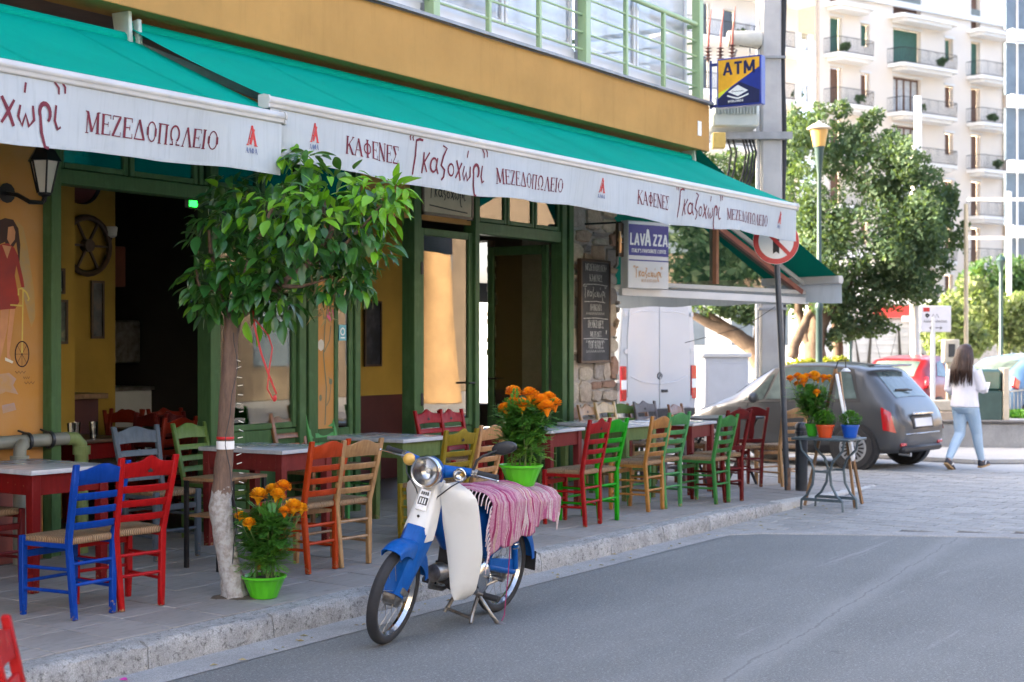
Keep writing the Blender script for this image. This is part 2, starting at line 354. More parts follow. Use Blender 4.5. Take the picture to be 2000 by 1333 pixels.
BLK = {  # bold sans
 'L': (0.58,[([(.12,0),(.12,1)],B),([(.02,.09),(.54,.09)],B*.9)]), 'A': (0.78,[([(.10,0),(.38,1)],B),([(.38,1),(.66,0)],B),([(.2,.28),(.56,.28)],B*.7)]),
 'V': (0.74,[([(.08,1),(.36,0)],B),([(.36,0),(.64,1)],B)]), 'Z': (0.66,[([(.06,.91),(.58,.91)],B*.9),([(.52,.9),(.12,.1)],B),([(.06,.09),(.6,.09)],B*.9)]),
 'T': (0.66,[([(.32,0),(.32,1)],B),([(.03,.91),(.61,.91)],B*.9)]), 'M': (0.92,[([(.12,0),(.12,1)],B),([(.12,1),(.44,.2)],B),([(.44,.2),(.76,1)],B),([(.76,1),(.76,0)],B)]),
 'I': (0.32,[([(.15,0),(.15,1)],B)]), 'Y': (0.7,[([(.06,1),(.34,.45)],B),([(.62,1),(.34,.45)],B),([(.34,.5),(.34,0)],B)]),
 'S': (0.62,[(arc(.3,.74,.2,.2,20,230,8)+arc(.3,.27,.22,.22,50,-160,8),B*.8)]), 'F': (0.56,[([(.12,0),(.12,1)],B),([(.1,.91),(.54,.91)],B*.8),([(.1,.5),(.46,.5)],B*.8)]),
 'O': (0.74,[(arc(.36,.5,.27,.42,0,360,16),B*.85)]), 'U': (0.7,[([(.12,1),(.12,.3)]+arc(.34,.3,.22,.24,180,360,8)+[(.56,1)],B*.85)]),
 'R': (0.68,[([(.12,0),(.12,1)],B),([(.12,.92)]+arc(.36,.7,.2,.22,90,-90,8)+[(.12,.48)],B*.75),([(.34,.46),(.58,0)],B*.9)]),
 'E': (0.58,[([(.12,0),(.12,1)],B),([(.1,.91),(.54,.91)],B*.8),([(.1,.5),(.48,.5)],B*.8),([(.1,.09),(.54,.09)],B*.8)]),
 'C': (0.66,[(arc(.36,.5,.26,.42,50,310,14),B*.85)]), "'": (0.22,[([(.1,1),(.08,.74)],B*.7)]), ' ': (0.3,[]),
 'W': (0.98,[([(.06,1),(.26,0)],B*.8),([(.26,0),(.46,.9)],B*.8),([(.46,.9),(.66,0)],B*.8),([(.66,0),(.86,1)],B*.8)]), 'D': (0.7,[([(.12,0),(.12,1)],B*.8),([(.12,.92)]+arc(.3,.5,.3,.42,90,-90,10)+[(.12,.08)],B*.8)]),
 'N': (0.76,[([(.12,0),(.12,1)],B*.8),([(.12,1),(.6,0)],B*.8),([(.6,0),(.6,1)],B*.8)]),
}
BLK['Ε'] = BLK['E']
# the cafe's brush-written name, height of an x letter = 1
SCRIPT = [([(-.55,2.5),(-.75,2.2),(-.62,1.95)],.13),([(-.2,2.5),(-.4,2.2),(-.25,1.95)],.13),
 ([(.1,-.55),(.22,.9),(.1,2.05)],.16),([(.05,2.0),(.5,2.15),(.95,2.1)],.18),
 ([(1.15,-.35),(1.25,.5),(1.22,1.25)],.16),([(1.9,1.3),(1.32,.5),(1.75,-.2)],.16),
 (arc(2.55,.42,.42,.52,20,350,12),.17),([(2.98,1.0),(2.9,.3),(3.2,-.2)],.17),
 ([(3.55,2.0),(4.1,1.85),(3.7,1.2),(3.5,.5),(3.95,.2),(3.85,-.35),(3.6,-.6)],.18),
 (arc(4.75,.3,.36,.45,0,360,12),.15),
 ([(5.45,1.1),(5.85,.4),(6.2,-.35)],.2),([(6.25,1.0),(5.8,.3),(5.4,-.25)],.16),
 ([(6.65,.8),(6.5,.2),(6.75,-.25),(7.0,.35),(7.2,-.25),(7.55,.1),(7.5,.85)],.18),([(7.05,2.0),(6.95,1.45)],.13),
 (arc(8.3,.55,.36,.5,-60,215,12),.22),([(7.98,.5),(8.0,-.5),(8.2,-1.25),(8.5,-1.3)],.18),
 ([(9.1,1.05),(8.98,.2),(9.2,-.25),(9.45,-.1)],.16),
 ([(9.0,2.3),(9.3,2.0),(9.3,1.65)],.13),([(9.45,2.45),(9.75,2.1),(9.75,1.75)],.13)]
def stroke(mb, pts, w, fn, off, taper=None, mi=0):
    pts = [Vector((p[0],p[1])) for p in pts]; k = len(pts); L, Rr = [], []
    for i in range(k):
        d = pts[min(i+1,k-1)]-pts[max(i-1,0)]
        if d.length < 1e-9: d = Vector((1,0))
        n = Vector((-d.y,d.x)).normalized()*(w/2*(taper[i] if taper else 1)); L.append(pts[i]+n); Rr.append(pts[i]-n)
    vs = [fn(p.x,p.y,off) for p in L]+[fn(p.x,p.y,off) for p in Rr]
    mb.add(vs, [(i,i+1,k+i+1,k+i) for i in range(k-1)], mi)
def dense(pts, n=3):
    out = []
    for a, b in zip(pts, pts[1:]):
        for i in range(n): out.append((a[0]+(b[0]-a[0])*i/n, a[1]+(b[1]-a[1])*i/n))
    return out+[pts[-1]]
def letters(txt, font, h, wide, fn, x0=0, y0=0, slant=0.0, gap=0.04, mi=0, mb=None, centre=False, jig=0):
    mb = mb or MB(); x = 0; o = 0
    tot = sum(font[c][0]+gap for c in txt)*h*wide
    if centre: x0 = x0-tot/2
    for c in txt:
        w, st = font[c]; jy = rnd.uniform(-jig,jig)
        for pts, sw in st:
            o += 1
            P = [(x0+(x+px)*h*wide+slant*py*h, y0+(py+jy)*h) for px, py in pts]
            stroke(mb, P, sw*h*(wide*.5+.5), fn, 0.0010+0.00012*(o%9), mi=mi)
        x += w+gap
    return mb, tot
def script(fn, x0, y0, h, wide=1.0, mi=0, mb=None, wt=1.0, sel=None):
    mb = mb or MB()
    for i, (pts, w) in enumerate(SCRIPT):
        if sel and i not in sel: continue
        P = [(x0+a*h*wide, y0+b*h) for a, b in pts]; n = len(P)
        tp = [0.55+0.45*math.sin(math.pi*(j+.6)/(n+.2)) for j in range(n)]
        stroke(mb, P, w*1.5*h*wt, fn, 0.0010+0.00012*(i%9), tp, mi)
    return mb

# ------------------------------------------------------------------ ground
def asphalt():
    m, nt, bs = nodes('asphalt'); v = coords(nt, (1,1,1), True); s = coords(nt, (0.35,1.6,1), True)
    a = noise(nt, v, 62, 6, 0.95); b = noise(nt, v, 0.45, 5, .6); c = noise(nt, s, 1.1, 5, 0.65); d = noise(nt, v, 46, 5, 0.8)
    col = mix(nt, ramp(nt, a, 0.38, 0.64), (0.070,0.073,0.070), (0.262,0.271,0.262))
    col = mix(nt, ramp(nt, b, 0.25, 0.80), mix(nt, 0.22, col, (0.08,0.08,0.08)), mix(nt, 0.35, col, (0.25,0.257,0.25)))
    col = mix(nt, ramp(nt, c, 0.50, 0.90), col, mix(nt, 0.5, col, (0.245,0.25,0.246))); col = mix(nt, ramp(nt, d, 0.70, 0.80), col, (0.045,0.045,0.048))
    e = noise(nt, coords(nt, (0.16,2.6,1), True), 1.3, 6, 0.75); col = mix(nt, ramp(nt, e, 0.60, 0.68), col, mix(nt, 0.6, col, (0.32,0.315,0.31)))
    f = noise(nt, v, 2.1, 6, 0.7); col = mix(nt, ramp(nt, f, 0.66, 0.76), col, mix(nt, 0.5, col, (0.04,0.04,0.042)))
    vo = nt.nodes.new('ShaderNodeTexVoronoi'); vo.inputs['Scale'].default_value = 130; nt.links.new(v, vo.inputs['Vector']); sp = ramp(nt, vo.outputs['Color'], 0.78, 0.88); col = mix(nt, sp, col, mix(nt, 0.55, col, (0.36,0.36,0.35)))
    sx = nt.nodes.new('ShaderNodeSeparateXYZ'); nt.links.new(v, sx.inputs[0]); nj = noise(nt, v, 1.7, 6, .7)
    def mth(op, a_, b_):
        q = nt.nodes.new('ShaderNodeMath'); q.operation = op
        for k_, w_ in enumerate((a_,b_)):
            if isinstance(w_, (int,float)): q.inputs[k_].default_value = w_
            else: nt.links.new(w_, q.inputs[k_])
        return q.outputs[0]
    dl = mth('ABSOLUTE', mth('SUBTRACT', mth('ADD', sx.outputs[1], mth('MULTIPLY', nj, .22)), mth('ADD', mth('MULTIPLY', sx.outputs[0], .10), 2.60)), 0)
    col = mix(nt, ramp(nt, dl, 0.0, .16, (.55,.55,.55,1), (0,0,0,1)), col, (0.26,0.265,0.26)); col = mix(nt, ramp(nt, dl, .003, .010, (.42,.42,.42,1), (0,0,0,1)), col, (0.06,0.06,0.06))
    nt.links.new(col, bs.inputs['Base Color']); bs.inputs['Roughness'].default_value = 0.78; bs.inputs['Specular IOR Level'].default_value = 0.35
    bumpn(nt, bs, a, 0.8, 0.006); return m
K['asphalt'] = asphalt()
def concrete(name, a, b, sc=2.2, stain=(0.12,0.115,0.10), st=0.62, bump=0.5):
    m, nt, bs = nodes(name); v = coords(nt, (1,1,1), True)
    n1 = noise(nt, v, sc, 6, 0.7); n2 = noise(nt, v, sc*7, 6, 0.75); n3 = noise(nt, v, 150, 3)
    c = mix(nt, ramp(nt, n1, 0.3, 0.7), a, b); c = mix(nt, ramp(nt, n2, st, st+0.14), c, stain)
    c = mix(nt, 0.35, c, ramp(nt, n3, 0.3, 0.7), 'OVERLAY')
    nt.links.new(c, bs.inputs['Base Color']); bs.inputs['Roughness'].default_value = 0.85; bs.inputs['Specular IOR Level'].default_value = 0.3
    bumpn(nt, bs, n2, bump, 0.006); return m
K['kerb'] = concrete('kerb', (0.40,0.395,0.38), (0.20,0.195,0.185), 5.0, (0.09,0.088,0.082), 0.52, 1.0)
K['kerb_white'] = concrete('kerb_white', (0.52,0.51,0.48), (0.36,0.355,0.34), 3.0)
K['gutter'] = concrete('gutter', (0.34,0.335,0.325), (0.23,0.227,0.22), 2.5)
K['mortar'] = concrete('mortar', (0.11,0.10,0.095), (0.07,0.066,0.06), 4)
K['plaza'] = concrete('plaza', (0.36,0.355,0.34), (0.28,0.275,0.265), 0.7, (0.24,0.23,0.22), 0.62, 0.2)
K['earth'] = mat('earth', (0.10,0.075,0.05), 0.95, var=0.4, scale=12, bump=0.8, bscale=80)
def slabmat(name, a, b, c):
    m, nt, bs = nodes(name); oi = nt.nodes.new('ShaderNodeObjectInfo'); v = coords(nt, (1,1,1), True); s = coords(nt, (1.0,4.0,1), True)
    col = mix(nt, oi.outputs['Random'], a, b); n = noise(nt, v, 2.0, 5, .7); n2 = noise(nt, s, 7, 5, .7)
    col = mix(nt, ramp(nt, n, 0.4, 0.75), col, c); col = mix(nt, ramp(nt, n2, 0.5, 0.8), col, tuple(x*0.75 for x in a))
    nt.links.new(col, bs.inputs['Base Color']); bs.inputs['Roughness'].default_value = 0.72; bs.inputs['Specular IOR Level'].default_value = 0.35
    bumpn(nt, bs, n2, 0.3, 0.003); return m
K['tile'] = slabmat('tile', (0.225,0.205,0.185), (0.285,0.258,0.232), (0.31,0.29,0.27))
K['paver'] = slabmat('paver', (0.22,0.217,0.205), (0.30,0.293,0.275), (0.32,0.313,0.296))

def zs(x, y):                    # pavement height: falls to the kerb and runs out towards the corner
    b = 0.14 if x < 12.5 else max(0.03, 0.14-(x-12.5)*0.0275)
    return b+0.02*max(0, y-5.95)
m = MB(); m.add([(-60,-80,-0.02),(160,-80,-0.02),(160,120,-0.02),(-60,120,-0.02)], [(0,1,2,3)])
struct(m.build('ground', K['plaza'], smooth=0))
edge = [(-30,5.56),(5.4,5.54),(8.6,5.58),(11.6,5.57),(12.1,5.54),(12.34,5.35),(12.6,4.9),(12.97,4.11),(13.32,3.31),(13.9,2.0),(15.0,-1),(17,-6),(17,-14),(-30,-14)]
m = MB(); m.add([(x,y,0) for x,y in edge], [tuple(range(len(edge)))[::-1]])
struct(m.build('road', K['asphalt'], smooth=0))
gut = [(-30,5.53),(5.4,5.50),(8.6,5.54),(11.6,5.53),(12.2,5.50),(12.9,5.86),(12.0,5.92),(-30,5.92)]
m = MB(); m.add([(x,y,0.004+0.0*i) for i,(x,y) in enumerate(gut)], [tuple(range(len(gut)))])
struct(m.build('gutter', K['gutter'], smooth=0))
# the paved crossing: blocks laid in courses across the street
bed = [(12.0,5.9),(12.12,5.56),(12.38,5.36),(12.64,4.9),(13.01,4.11),(13.36,3.31),(13.94,2.0),(14.5,0.6),(19.9,0.6),(19.9,8.6),(17.4,8.6),(17.2,6.3),(16.6,6.02)]
m = MB(); m.add([(x,y,0.003) for x,y in bed], [tuple(range(len(bed)))])
crossing = struct(m.build('crossing_paving', K['mortar'], smooth=0))
bm_ = MB(); bm_.box((0,0,0), (0.192,0.292,0.03)); blk = bm_.mesh('block', K['paver'], bevel=0.006)
def edge_x(y):
    P = [(5.6,12.12),(5.36,12.38),(4.9,12.64),(4.11,13.01),(3.31,13.36),(2.0,13.94),(0.6,14.5)]
    for (y0,x0),(y1,x1) in zip(P, P[1:]):
        if y1 <= y <= y0: return x0+(x1-x0)*(y0-y)/(y0-y1)
    return 12.1
spots = []
for i in range(0, 40):
    for j in range(0, 27):
        x = 12.0+0.2*i+0.1; y = 0.75+0.3*j+(0.15 if i%2 else 0)
        lim = 6.02 if x < 16.7 else (6.2 if x < 17.3 else 8.5)
        if y > lim-0.12 or x < edge_x(y)+0.14: continue
        d = VX*x+VY*y; l = (VY*x-VX*y)/d
        if l > 0.40: continue
        spots.append((d, x, y))
spots.sort()
ER = [(12.04,5.62),(12.36,5.37),(12.62,4.90),(12.99,4.11),(13.34,3.31),(13.92,2.0),(14.48,0.6)]
m = MB(); n_e = len(ER)
m.add([(x-.11,y-.02,-.01) for x,y in ER]+[(x-.10,y-.02,.008) for x,y in ER]+[(x+.12,y+.02,.013) for x,y in ER], [(i+q*n_e,i+1+q*n_e,n_e+i+1+q*n_e,n_e+i+q*n_e) for i in range(n_e-1) for q in (0,1)])
m.build('edging_strip', K['gutter'], crossing, smooth=0)
for d, x, y in spots[:290]:
    link('block', blk, crossing, (x,y,-0.004+rnd.uniform(-.002,.003)), (rnd.uniform(-.006,.006),rnd.uniform(-.006,.006),rnd.uniform(-.01,.01)))
m = MB()
for d, x, y in spots[290:]: m.box((x,y,-0.004+rnd.uniform(-.002,.003)), (0.19,0.29,0.03))
o = m.build('far_blocks', K['paver'], crossing, smooth=0); o['kind'] = 'stuff'
# pavement in front of the cafe
m = MB(); xs = [-20,-5,2,6,10,12.5,13.5,14.5,15.5,16.5,17.2]
def pv(x, y, dz=-0.012): return (x, y, zs(x,y)+dz)
m.grid(lambda x,y: pv(x,y), xs, [5.97,6.6,7.2,7.8,8.6])
m.grid(lambda x,y: pv(x,y), [15.0,16,17.2], [8.6,10,14,26])
pavement = struct(m.build('pavement', K['mortar'], smooth=0))
bm_ = MB(); bm_.box((0,0,-0.012), (0.394,0.394,0.03)); slab = bm_.mesh('paving_tile', K['tile'], bevel=0.004)
for i in range(34):
    for j in range(7):
        x = 3.4+0.4*i+0.2; y = 5.975+0.4*j+0.2-(0 if j < 6 else 0.03)
        if j == 6 and not (7.0 < x < 15.2): continue
        if x > 16.9: continue
        if (x-6.75)**2+(y-6.37)**2 < 0.02: continue
        sl = math.atan(0.0275) if x > 12.5 and x < 16.4 else 0
        link('paving_tile', slab, pavement, (x,y,zs(x,y)+rnd.uniform(-.0015,.002)), (0.02+rnd.uniform(-.003,.003), sl+rnd.uniform(-.003,.003), 0))
# kerb stones, worn and uneven
kerb = tag(thing('kerb', 'worn grey concrete kerb along the cafe pavement', 'kerb'))
del kerb['label']; del kerb['category']; kerb['kind'] = 'structure'
x = 2.5; i = 0
while x < 16.9:
    L = rnd.uniform(0.85,1.1) if x < 13 else 0.72
    L = min(L, 17.0-x); w = x > 13.6
    bmk = bmesh.new(); n = 14
    prof = [(0.17,-0.1),(0.0,-0.1),(0.004,0.55),(0.012,0.86),(0.03,0.97),(0.055,1.0),(0.17,1.0)]
    rows = []
    for a in range(n+1):
        xx = x+0.004+(L-0.008)*a/n; top = zs(xx,5.95)+0.002; yb = 5.80+0.05*math.sin(xx*0.9)*0.3+(0.10*max(0,xx-13)/3.5)
        row = []
        for q, (py, pz) in enumerate(prof):
            wob = math.sin(xx*17+q*2.1)*0.004+math.sin(xx*41+q)*0.003+rnd.uniform(-.003,.003)
            e = rnd.uniform(0,0.016) if (q in (3,4,5) and rnd.random() < 0.35) else 0
            row.append(bmk.verts.new((xx, yb+py+(wob if 0 < q < 6 else 0)+e*.5, -0.02 if pz < 0 else top*pz+(wob*.5 if q < 6 else 0)-e)))
        rows.append(row)
    for a in range(n):
        for q in range(len(prof)-1): bmk.faces.new((rows[a][q],rows[a+1][q],rows[a+1][q+1],rows[a][q+1]))
    bmk.faces.new(rows[0][::-1]); bmk.faces.new(rows[-1])
    me = bpy.data.meshes.new('kerb_stone'); bmesh.ops.recalc_face_normals(bmk, faces=bmk.faces); bmk.to_mesh(me); bmk.free(); me.materials.append(K['kerb_white'] if w else K['kerb'])
    me.polygons.foreach_set('use_smooth', [True]*len(me.polygons)); me.set_sharp_from_angle(angle=R(50))
    link('kerb_stone', me, kerb); x += L; i += 1
# tree pit
m = MB(); m.lathe([(0.001,0.025),(0.08,0.018),(0.13,0.008),(0.17,-0.02)], (6.68,6.36,0.145), 16, rf=lambda a,z: 1+0.2*math.sin(3*a)+0.1*math.sin(7*a))
struct(m.build('tree_pit', K['earth']))
# low wall and raised ground across the side street
wdir = Vector((0.42,-0.9075,0)); wn_ = Vector((0.9075,0.42,0)); w0 = Vector((23.9,6.6,0))
def wp(s_, n_, z): p = w0+wdir*s_+wn_*n_; return (p.x,p.y,z)
m = MB(); m.add([wp(-9,0.2,0.40),wp(9,0.2,0.40),wp(9,3.2,0.40),wp(-9,3.2,0.40)], [(0,1,2,3)])
m.add([wp(-9,3.2,0.40),wp(9,3.2,0.40),wp(9,3.2,-0.1),wp(-9,3.2,-0.1)], [(0,1,2,3)])
struct(m.build('raised_ground', K['plaza'], smooth=0))
lw = thing('retaining_wall', 'low grey stone wall with a dark coping behind the walking woman', 'wall', (0,0,0))
for k in range(9):
    a, b = -9+2*k, -9+2*k+1.99
    m = MB(); m.add([wp(a,-.12,-.05),wp(b,-.12,-.05),wp(b,.2,-.05),wp(a,.2,-.05),wp(a,-.12,.42),wp(b,-.12,.42),wp(b,.2,.42),wp(a,.2,.42)], [(0,3,2,1),(4,5,6,7),(0,1,5,4),(1,2,6,5),(2,3,7,6),(3,0,4,7)])
    m.build('wall_block', K['gutter'], lw, bevel=0.012)
    m = MB(); m.add([wp(a,-.16,.423),wp(b,-.16,.423),wp(b,.24,.423),wp(a,.24,.423),wp(a,-.16,.46),wp(b,-.16,.46),wp(b,.24,.46),wp(a,.24,.46)], [(0,3,2,1),(4,5,6,7),(0,1,5,4),(1,2,6,5),(2,3,7,6),(3,0,4,7)])
    m.build('coping_stone', K['mortar'], lw, bevel=0.006)
# step between the side street and the plaza
pl = [(21.2,5.95),(21.75,5.25),(24.5,3.1),(27,1.2),(30,6),(28,14),(23.8,18),(21.9,10.5)]
m = MB(); n = len(pl); m.add([(x,y,-.01) for x,y in pl]+[(x,y,.045) for x,y in pl], [tuple(range(n,2*n))]+[(i,(i+1)%n,n+(i+1)%n,n+i) for i in range(n)])
struct(m.build('plaza', K['plaza'], smooth=0))
# ------------------------------------------------------------------ the cafe building
FY = 8.5
cafe = thing('cafe_building', 'ochre corner building with green window frames and a stone pillar', 'building', (0,0,0))
m = MB(); m.bb(-16,15.36,7.30,7.62,3.87,4.40); m.build('fascia_beam', K['ochre_wall'], cafe, bevel=0.006)
m = MB(); m.bb(-16,15.40,7.265,7.70,4.402,4.43); m.build('flashing', K['grey_metal'], cafe)
m = MB(); m.bb(-16,15.36,7.622,8.62,3.90,3.98); m.build('soffit', K['brown_soffit'], cafe)
m = MB(); m.tube([(x_,7.275+.004*math.sin(x_*5),4.385+.006*math.sin(x_*2.7)) for x_ in np.linspace(-6,15.3,60)], .006, 5); m.build('cable', K['black_plastic'], cafe)
# shell: rear, roof, side and upper walls
m = MB(); m.bb(-16,15.36,27.7,28,-.1,10.5); m.bb(-16,-15.7,8.82,27.7,-.1,10.5); m.bb(-15.7,15.1,9.0,27.7,10.2,10.5); m.bb(-16,15.36,7.35,7.6,7.3,10.5)
m.bb(-15.7,15.36,7.6,9.0,10.2,10.5); m.bb(15.1,15.36,7.6,27.7,7.3,10.2); m.bb(15.1,15.36,12.0,27.7,3.9,7.3)
m.build('upper_wall', K['cream'], cafe)
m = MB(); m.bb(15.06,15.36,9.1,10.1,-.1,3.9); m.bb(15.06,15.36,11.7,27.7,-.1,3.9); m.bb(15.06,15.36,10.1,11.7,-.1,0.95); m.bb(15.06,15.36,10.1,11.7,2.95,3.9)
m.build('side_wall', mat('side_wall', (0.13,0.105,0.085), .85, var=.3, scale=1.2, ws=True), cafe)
m = MB(); m.bb(-16,7.0,8.5,8.82,-.05,3.9); m.build('front_wall', K['mural_wall'], cafe)
m = MB(); m.bb(-16,6.97,8.478,8.498,-.05,0.88); m.build('dado', K['dado_out'], cafe)
m = MB(); m.bb(7.0,14.3,8.52,8.75,3.50,3.9); m.build('lintel', K['ochre_wall'], cafe)
m = MB(); m.bb(10.465,12.275,8.462,8.515,2.88,3.48); m.build('lintel', K['ochre_wall'], cafe)
# inside
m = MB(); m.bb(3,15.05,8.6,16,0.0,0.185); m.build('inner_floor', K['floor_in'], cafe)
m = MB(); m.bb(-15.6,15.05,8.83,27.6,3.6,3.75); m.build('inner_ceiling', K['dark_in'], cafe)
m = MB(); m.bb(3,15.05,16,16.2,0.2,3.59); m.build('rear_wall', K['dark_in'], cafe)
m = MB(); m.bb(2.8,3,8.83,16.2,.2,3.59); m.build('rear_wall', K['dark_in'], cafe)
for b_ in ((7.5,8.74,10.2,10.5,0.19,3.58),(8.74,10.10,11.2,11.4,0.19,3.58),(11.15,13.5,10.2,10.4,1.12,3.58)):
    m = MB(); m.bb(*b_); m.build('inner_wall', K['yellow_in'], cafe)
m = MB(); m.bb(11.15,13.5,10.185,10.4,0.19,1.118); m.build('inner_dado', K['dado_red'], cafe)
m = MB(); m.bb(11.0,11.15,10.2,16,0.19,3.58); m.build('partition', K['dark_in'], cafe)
# green joinery
def part(name, boxes, mt, parent=cafe, bevel=0.006):
    mm = MB()
    for b in boxes: mm.bb(*b)
    return mm.build(name, mt, parent, bevel=bevel)
G = K['green_frame']
for x0, x1 in ((7.0,7.09),(8.57,8.66),(9.63,9.72),(9.75,9.84),(10.38,10.46),(11.26,11.38),(12.28,12.36),(13.97,14.07),(14.12,14.22)):
    part('post', [(x0,x1,8.41,8.56,0.16,3.49)], G)
part('transom_rail', [(7.092,10.378,8.425,8.55,2.83,2.94)], G)
part('transom_rail', [(12.362,13.968,8.425,8.55,2.80,2.92)], G)
part('head_rail', [(7.092,10.378,8.43,8.55,3.40,3.48)], G); part('head_rail', [(12.362,13.968,8.43,8.55,3.40,3.48)], G)
def window(x0, x1, z0, z1, gl=K['glass'], fw=0.045, y=8.44, name='window', frame=G):
    f = part(name, [(x0,x0+fw,y,y+.05,z0,z1),(x1-fw,x1,y,y+.05,z0,z1),(x0+fw,x1-fw,y,y+.05,z0,z0+fw),(x0+fw,x1-fw,y,y+.05,z1-fw,z1)], frame)
    mm = MB(); mm.bb(x0+fw-.005,x1-fw+.005,y+.02,y+.026,z0+fw-.005,z1-fw+.005); mm.build('pane', gl, f, smooth=0); return f
for a, b in ((7.095,7.74),(7.76,8.46),(8.48,9.17),(9.19,9.88),(9.90,10.37)): window(a, b, 2.945, 3.395, K['glass_top'])
for a, b in ((12.365,12.90),(12.92,13.44),(13.46,13.965)): window(a, b, 2.925, 3.395, K['glass_mirror'])
# glazed panel behind the tree
window(8.665,9.625,0.98,2.825,K['glass'],0.05)
part('base_panel', [(8.665,9.625,8.45,8.53,0.17,0.975)], G); part('panel_moulding', [(8.76,9.53,8.435,8.448,0.28,0.86)], G)
# leaf with painted flowers and a strip of glass
lf = part('painted_leaf', [(9.845,9.90,8.43,8.48,0.17,2.82),(10.12,10.17,8.43,8.48,0.17,2.82),(10.32,10.375,8.43,8.48,0.17,2.82),(9.90,10.12,8.43,8.48,0.17,0.95),(10.17,10.32,8.43,8.48,0.17,0.95),(9.90,10.12,8.43,8.48,2.74,2.82),(10.17,10.32,8.43,8.48,2.74,2.82)], G)
mm = MB(); mm.bb(9.90,10.12,8.445,8.465,0.95,2.74); mm.build('painted_panel', K['mural_wall'], lf)
mm = MB(); mm.bb(10.17,10.32,8.45,8.456,0.95,2.74); mm.build('pane', K['glass_mirror'], lf, smooth=0)
K['lilac'] = mat('lilac', (0.36,0.18,0.42), 0.8); K['pinkp'] = mat('pinkp', (0.55,0.10,0.22), 0.8); K['whitep'] = mat('whitep', (0.62,0.58,0.5), 0.8); K['sagep'] = mat('sagep', (0.16,0.17,0.10), 0.8)
fw = lambda a,b,o: (a, 8.4445-o, b)
mm = MB(); stroke(mm, [(10.0,.98),(10.02,1.3),(9.98,1.6),(10.0,1.85),(10.05,2.1),(9.96,2.3)], .014, fw, .001); stroke(mm, [(9.99,1.62),(10.06,1.72),(10.08,1.85)], .012, fw, .0015); stroke(mm, [(10.0,1.9),(9.96,2.0),(9.95,2.12)], .01, fw, .002)
stroke(mm, [(10.02,1.15),(10.06,1.2),(10.08,1.33),(10.05,1.4)], .01, fw, .0022); mm.add([fw(9.94+.02*math.cos(a),1.22+.03*math.sin(a),.002) for a in np.linspace(0,6.28,9)[:-1]], [tuple(range(8))])
mm.build('flower_stem', K['sagep'], lf, smooth=0)
for cx, cz, k, rr in ((9.955,2.38,'lilac',.04),(10.07,1.95,'pinkp',.045),(9.945,1.68,'whitep',.04),(10.075,1.36,'sagep',.022)):
    mm = MB()
    for q in range(3):
        mm.add([fw(cx+(q-1)*rr*.5+.5*rr*math.cos(a), cz+1.35*rr*math.sin(a)*(1 if q == 1 else .8), .0025+.0006*q) for a in np.linspace(0,6.28,11)[:-1]], [tuple(range(10))])
    mm.build('painted_flower', K[k], lf, smooth=0)
K['sticker'] = mat('sticker', (0.10,0.38,0.48), 0.5, var=0.1)
mm = MB(); mm.bb(10.19,10.29,8.442,8.4445,1.72,1.86); mm.build('sticker', K['sticker'], lf)
mm = MB(); stroke(mm, arc(10.24,1.80,.028,.03,0,360,12), .012, lambda a,b,o: (a,8.4415-o,b), .0005); stroke(mm, [(10.21,1.745),(10.27,1.745)], .012, lambda a,b,o: (a,8.4415-o,b), .0006); mm.build('sticker_print', K['white_ink'], lf, smooth=0)
# glazed door, closed
dr = window(11.385,12.275,0.88,2.80,K['glass_mirror'],0.07,name='glazed_door')
part('door_panel', [(11.385,12.275,8.45,8.52,0.17,0.875)], G)
mm = MB(); mm.tube([(12.235,8.42,1.30),(12.235,8.385,1.30),(12.13,8.38,1.30)], .010, 8); mm.build('handle', K['black_iron'], dr)
for z in (1.1,2.35): part('hinge', [(11.355,11.395,8.40,8.409,z,z+.12)], K['black_iron'])
# open leaf, swung in
lf = part('open_leaf', [(13.90,13.95,8.57,8.64,0.19,2.78),(13.90,13.95,9.28,9.36,0.19,2.78),(13.90,13.95,8.64,9.28,2.68,2.78),(13.90,13.95,8.64,9.28,.19,.85)], G)
mm = MB(); mm.bb(13.92,13.926,8.635,9.285,.845,2.685); mm.build('pane', K['glass'], lf, smooth=0)
mm = MB(); mm.tube([(13.90,9.31,1.3),(13.86,9.31,1.3),(13.855,9.2,1.3)], .010, 8); mm.build('handle', K['black_iron'], lf)
# painted board over the door
K['board_pale'] = mat('board_pale', (0.50,0.42,0.30), 0.7, var=0.2, scale=6)
bd = part('name_board', [(11.40,12.20,8.40,8.458,2.95,3.40)], K['board_pale'])
mm = MB(); mm.bb(11.37,12.23,8.395,8.4,2.92,2.95); mm.bb(11.37,11.40,8.395,8.458,2.92,3.42); mm.bb(12.20,12.23,8.395,8.458,2.92,3.42); mm.build('board_frame', K['wood_dark'], bd)
mm = script(lambda a,b,o: (a,8.398-o,b), 11.5, 3.12, .062, 1.0); stroke(mm, [(11.48,3.02),(11.8,3.0),(12.12,2.985)], .012, lambda a,b,o: (a,8.398-o,b), .002); mm.build('board_lettering', K['ink_black'], bd, smooth=0)
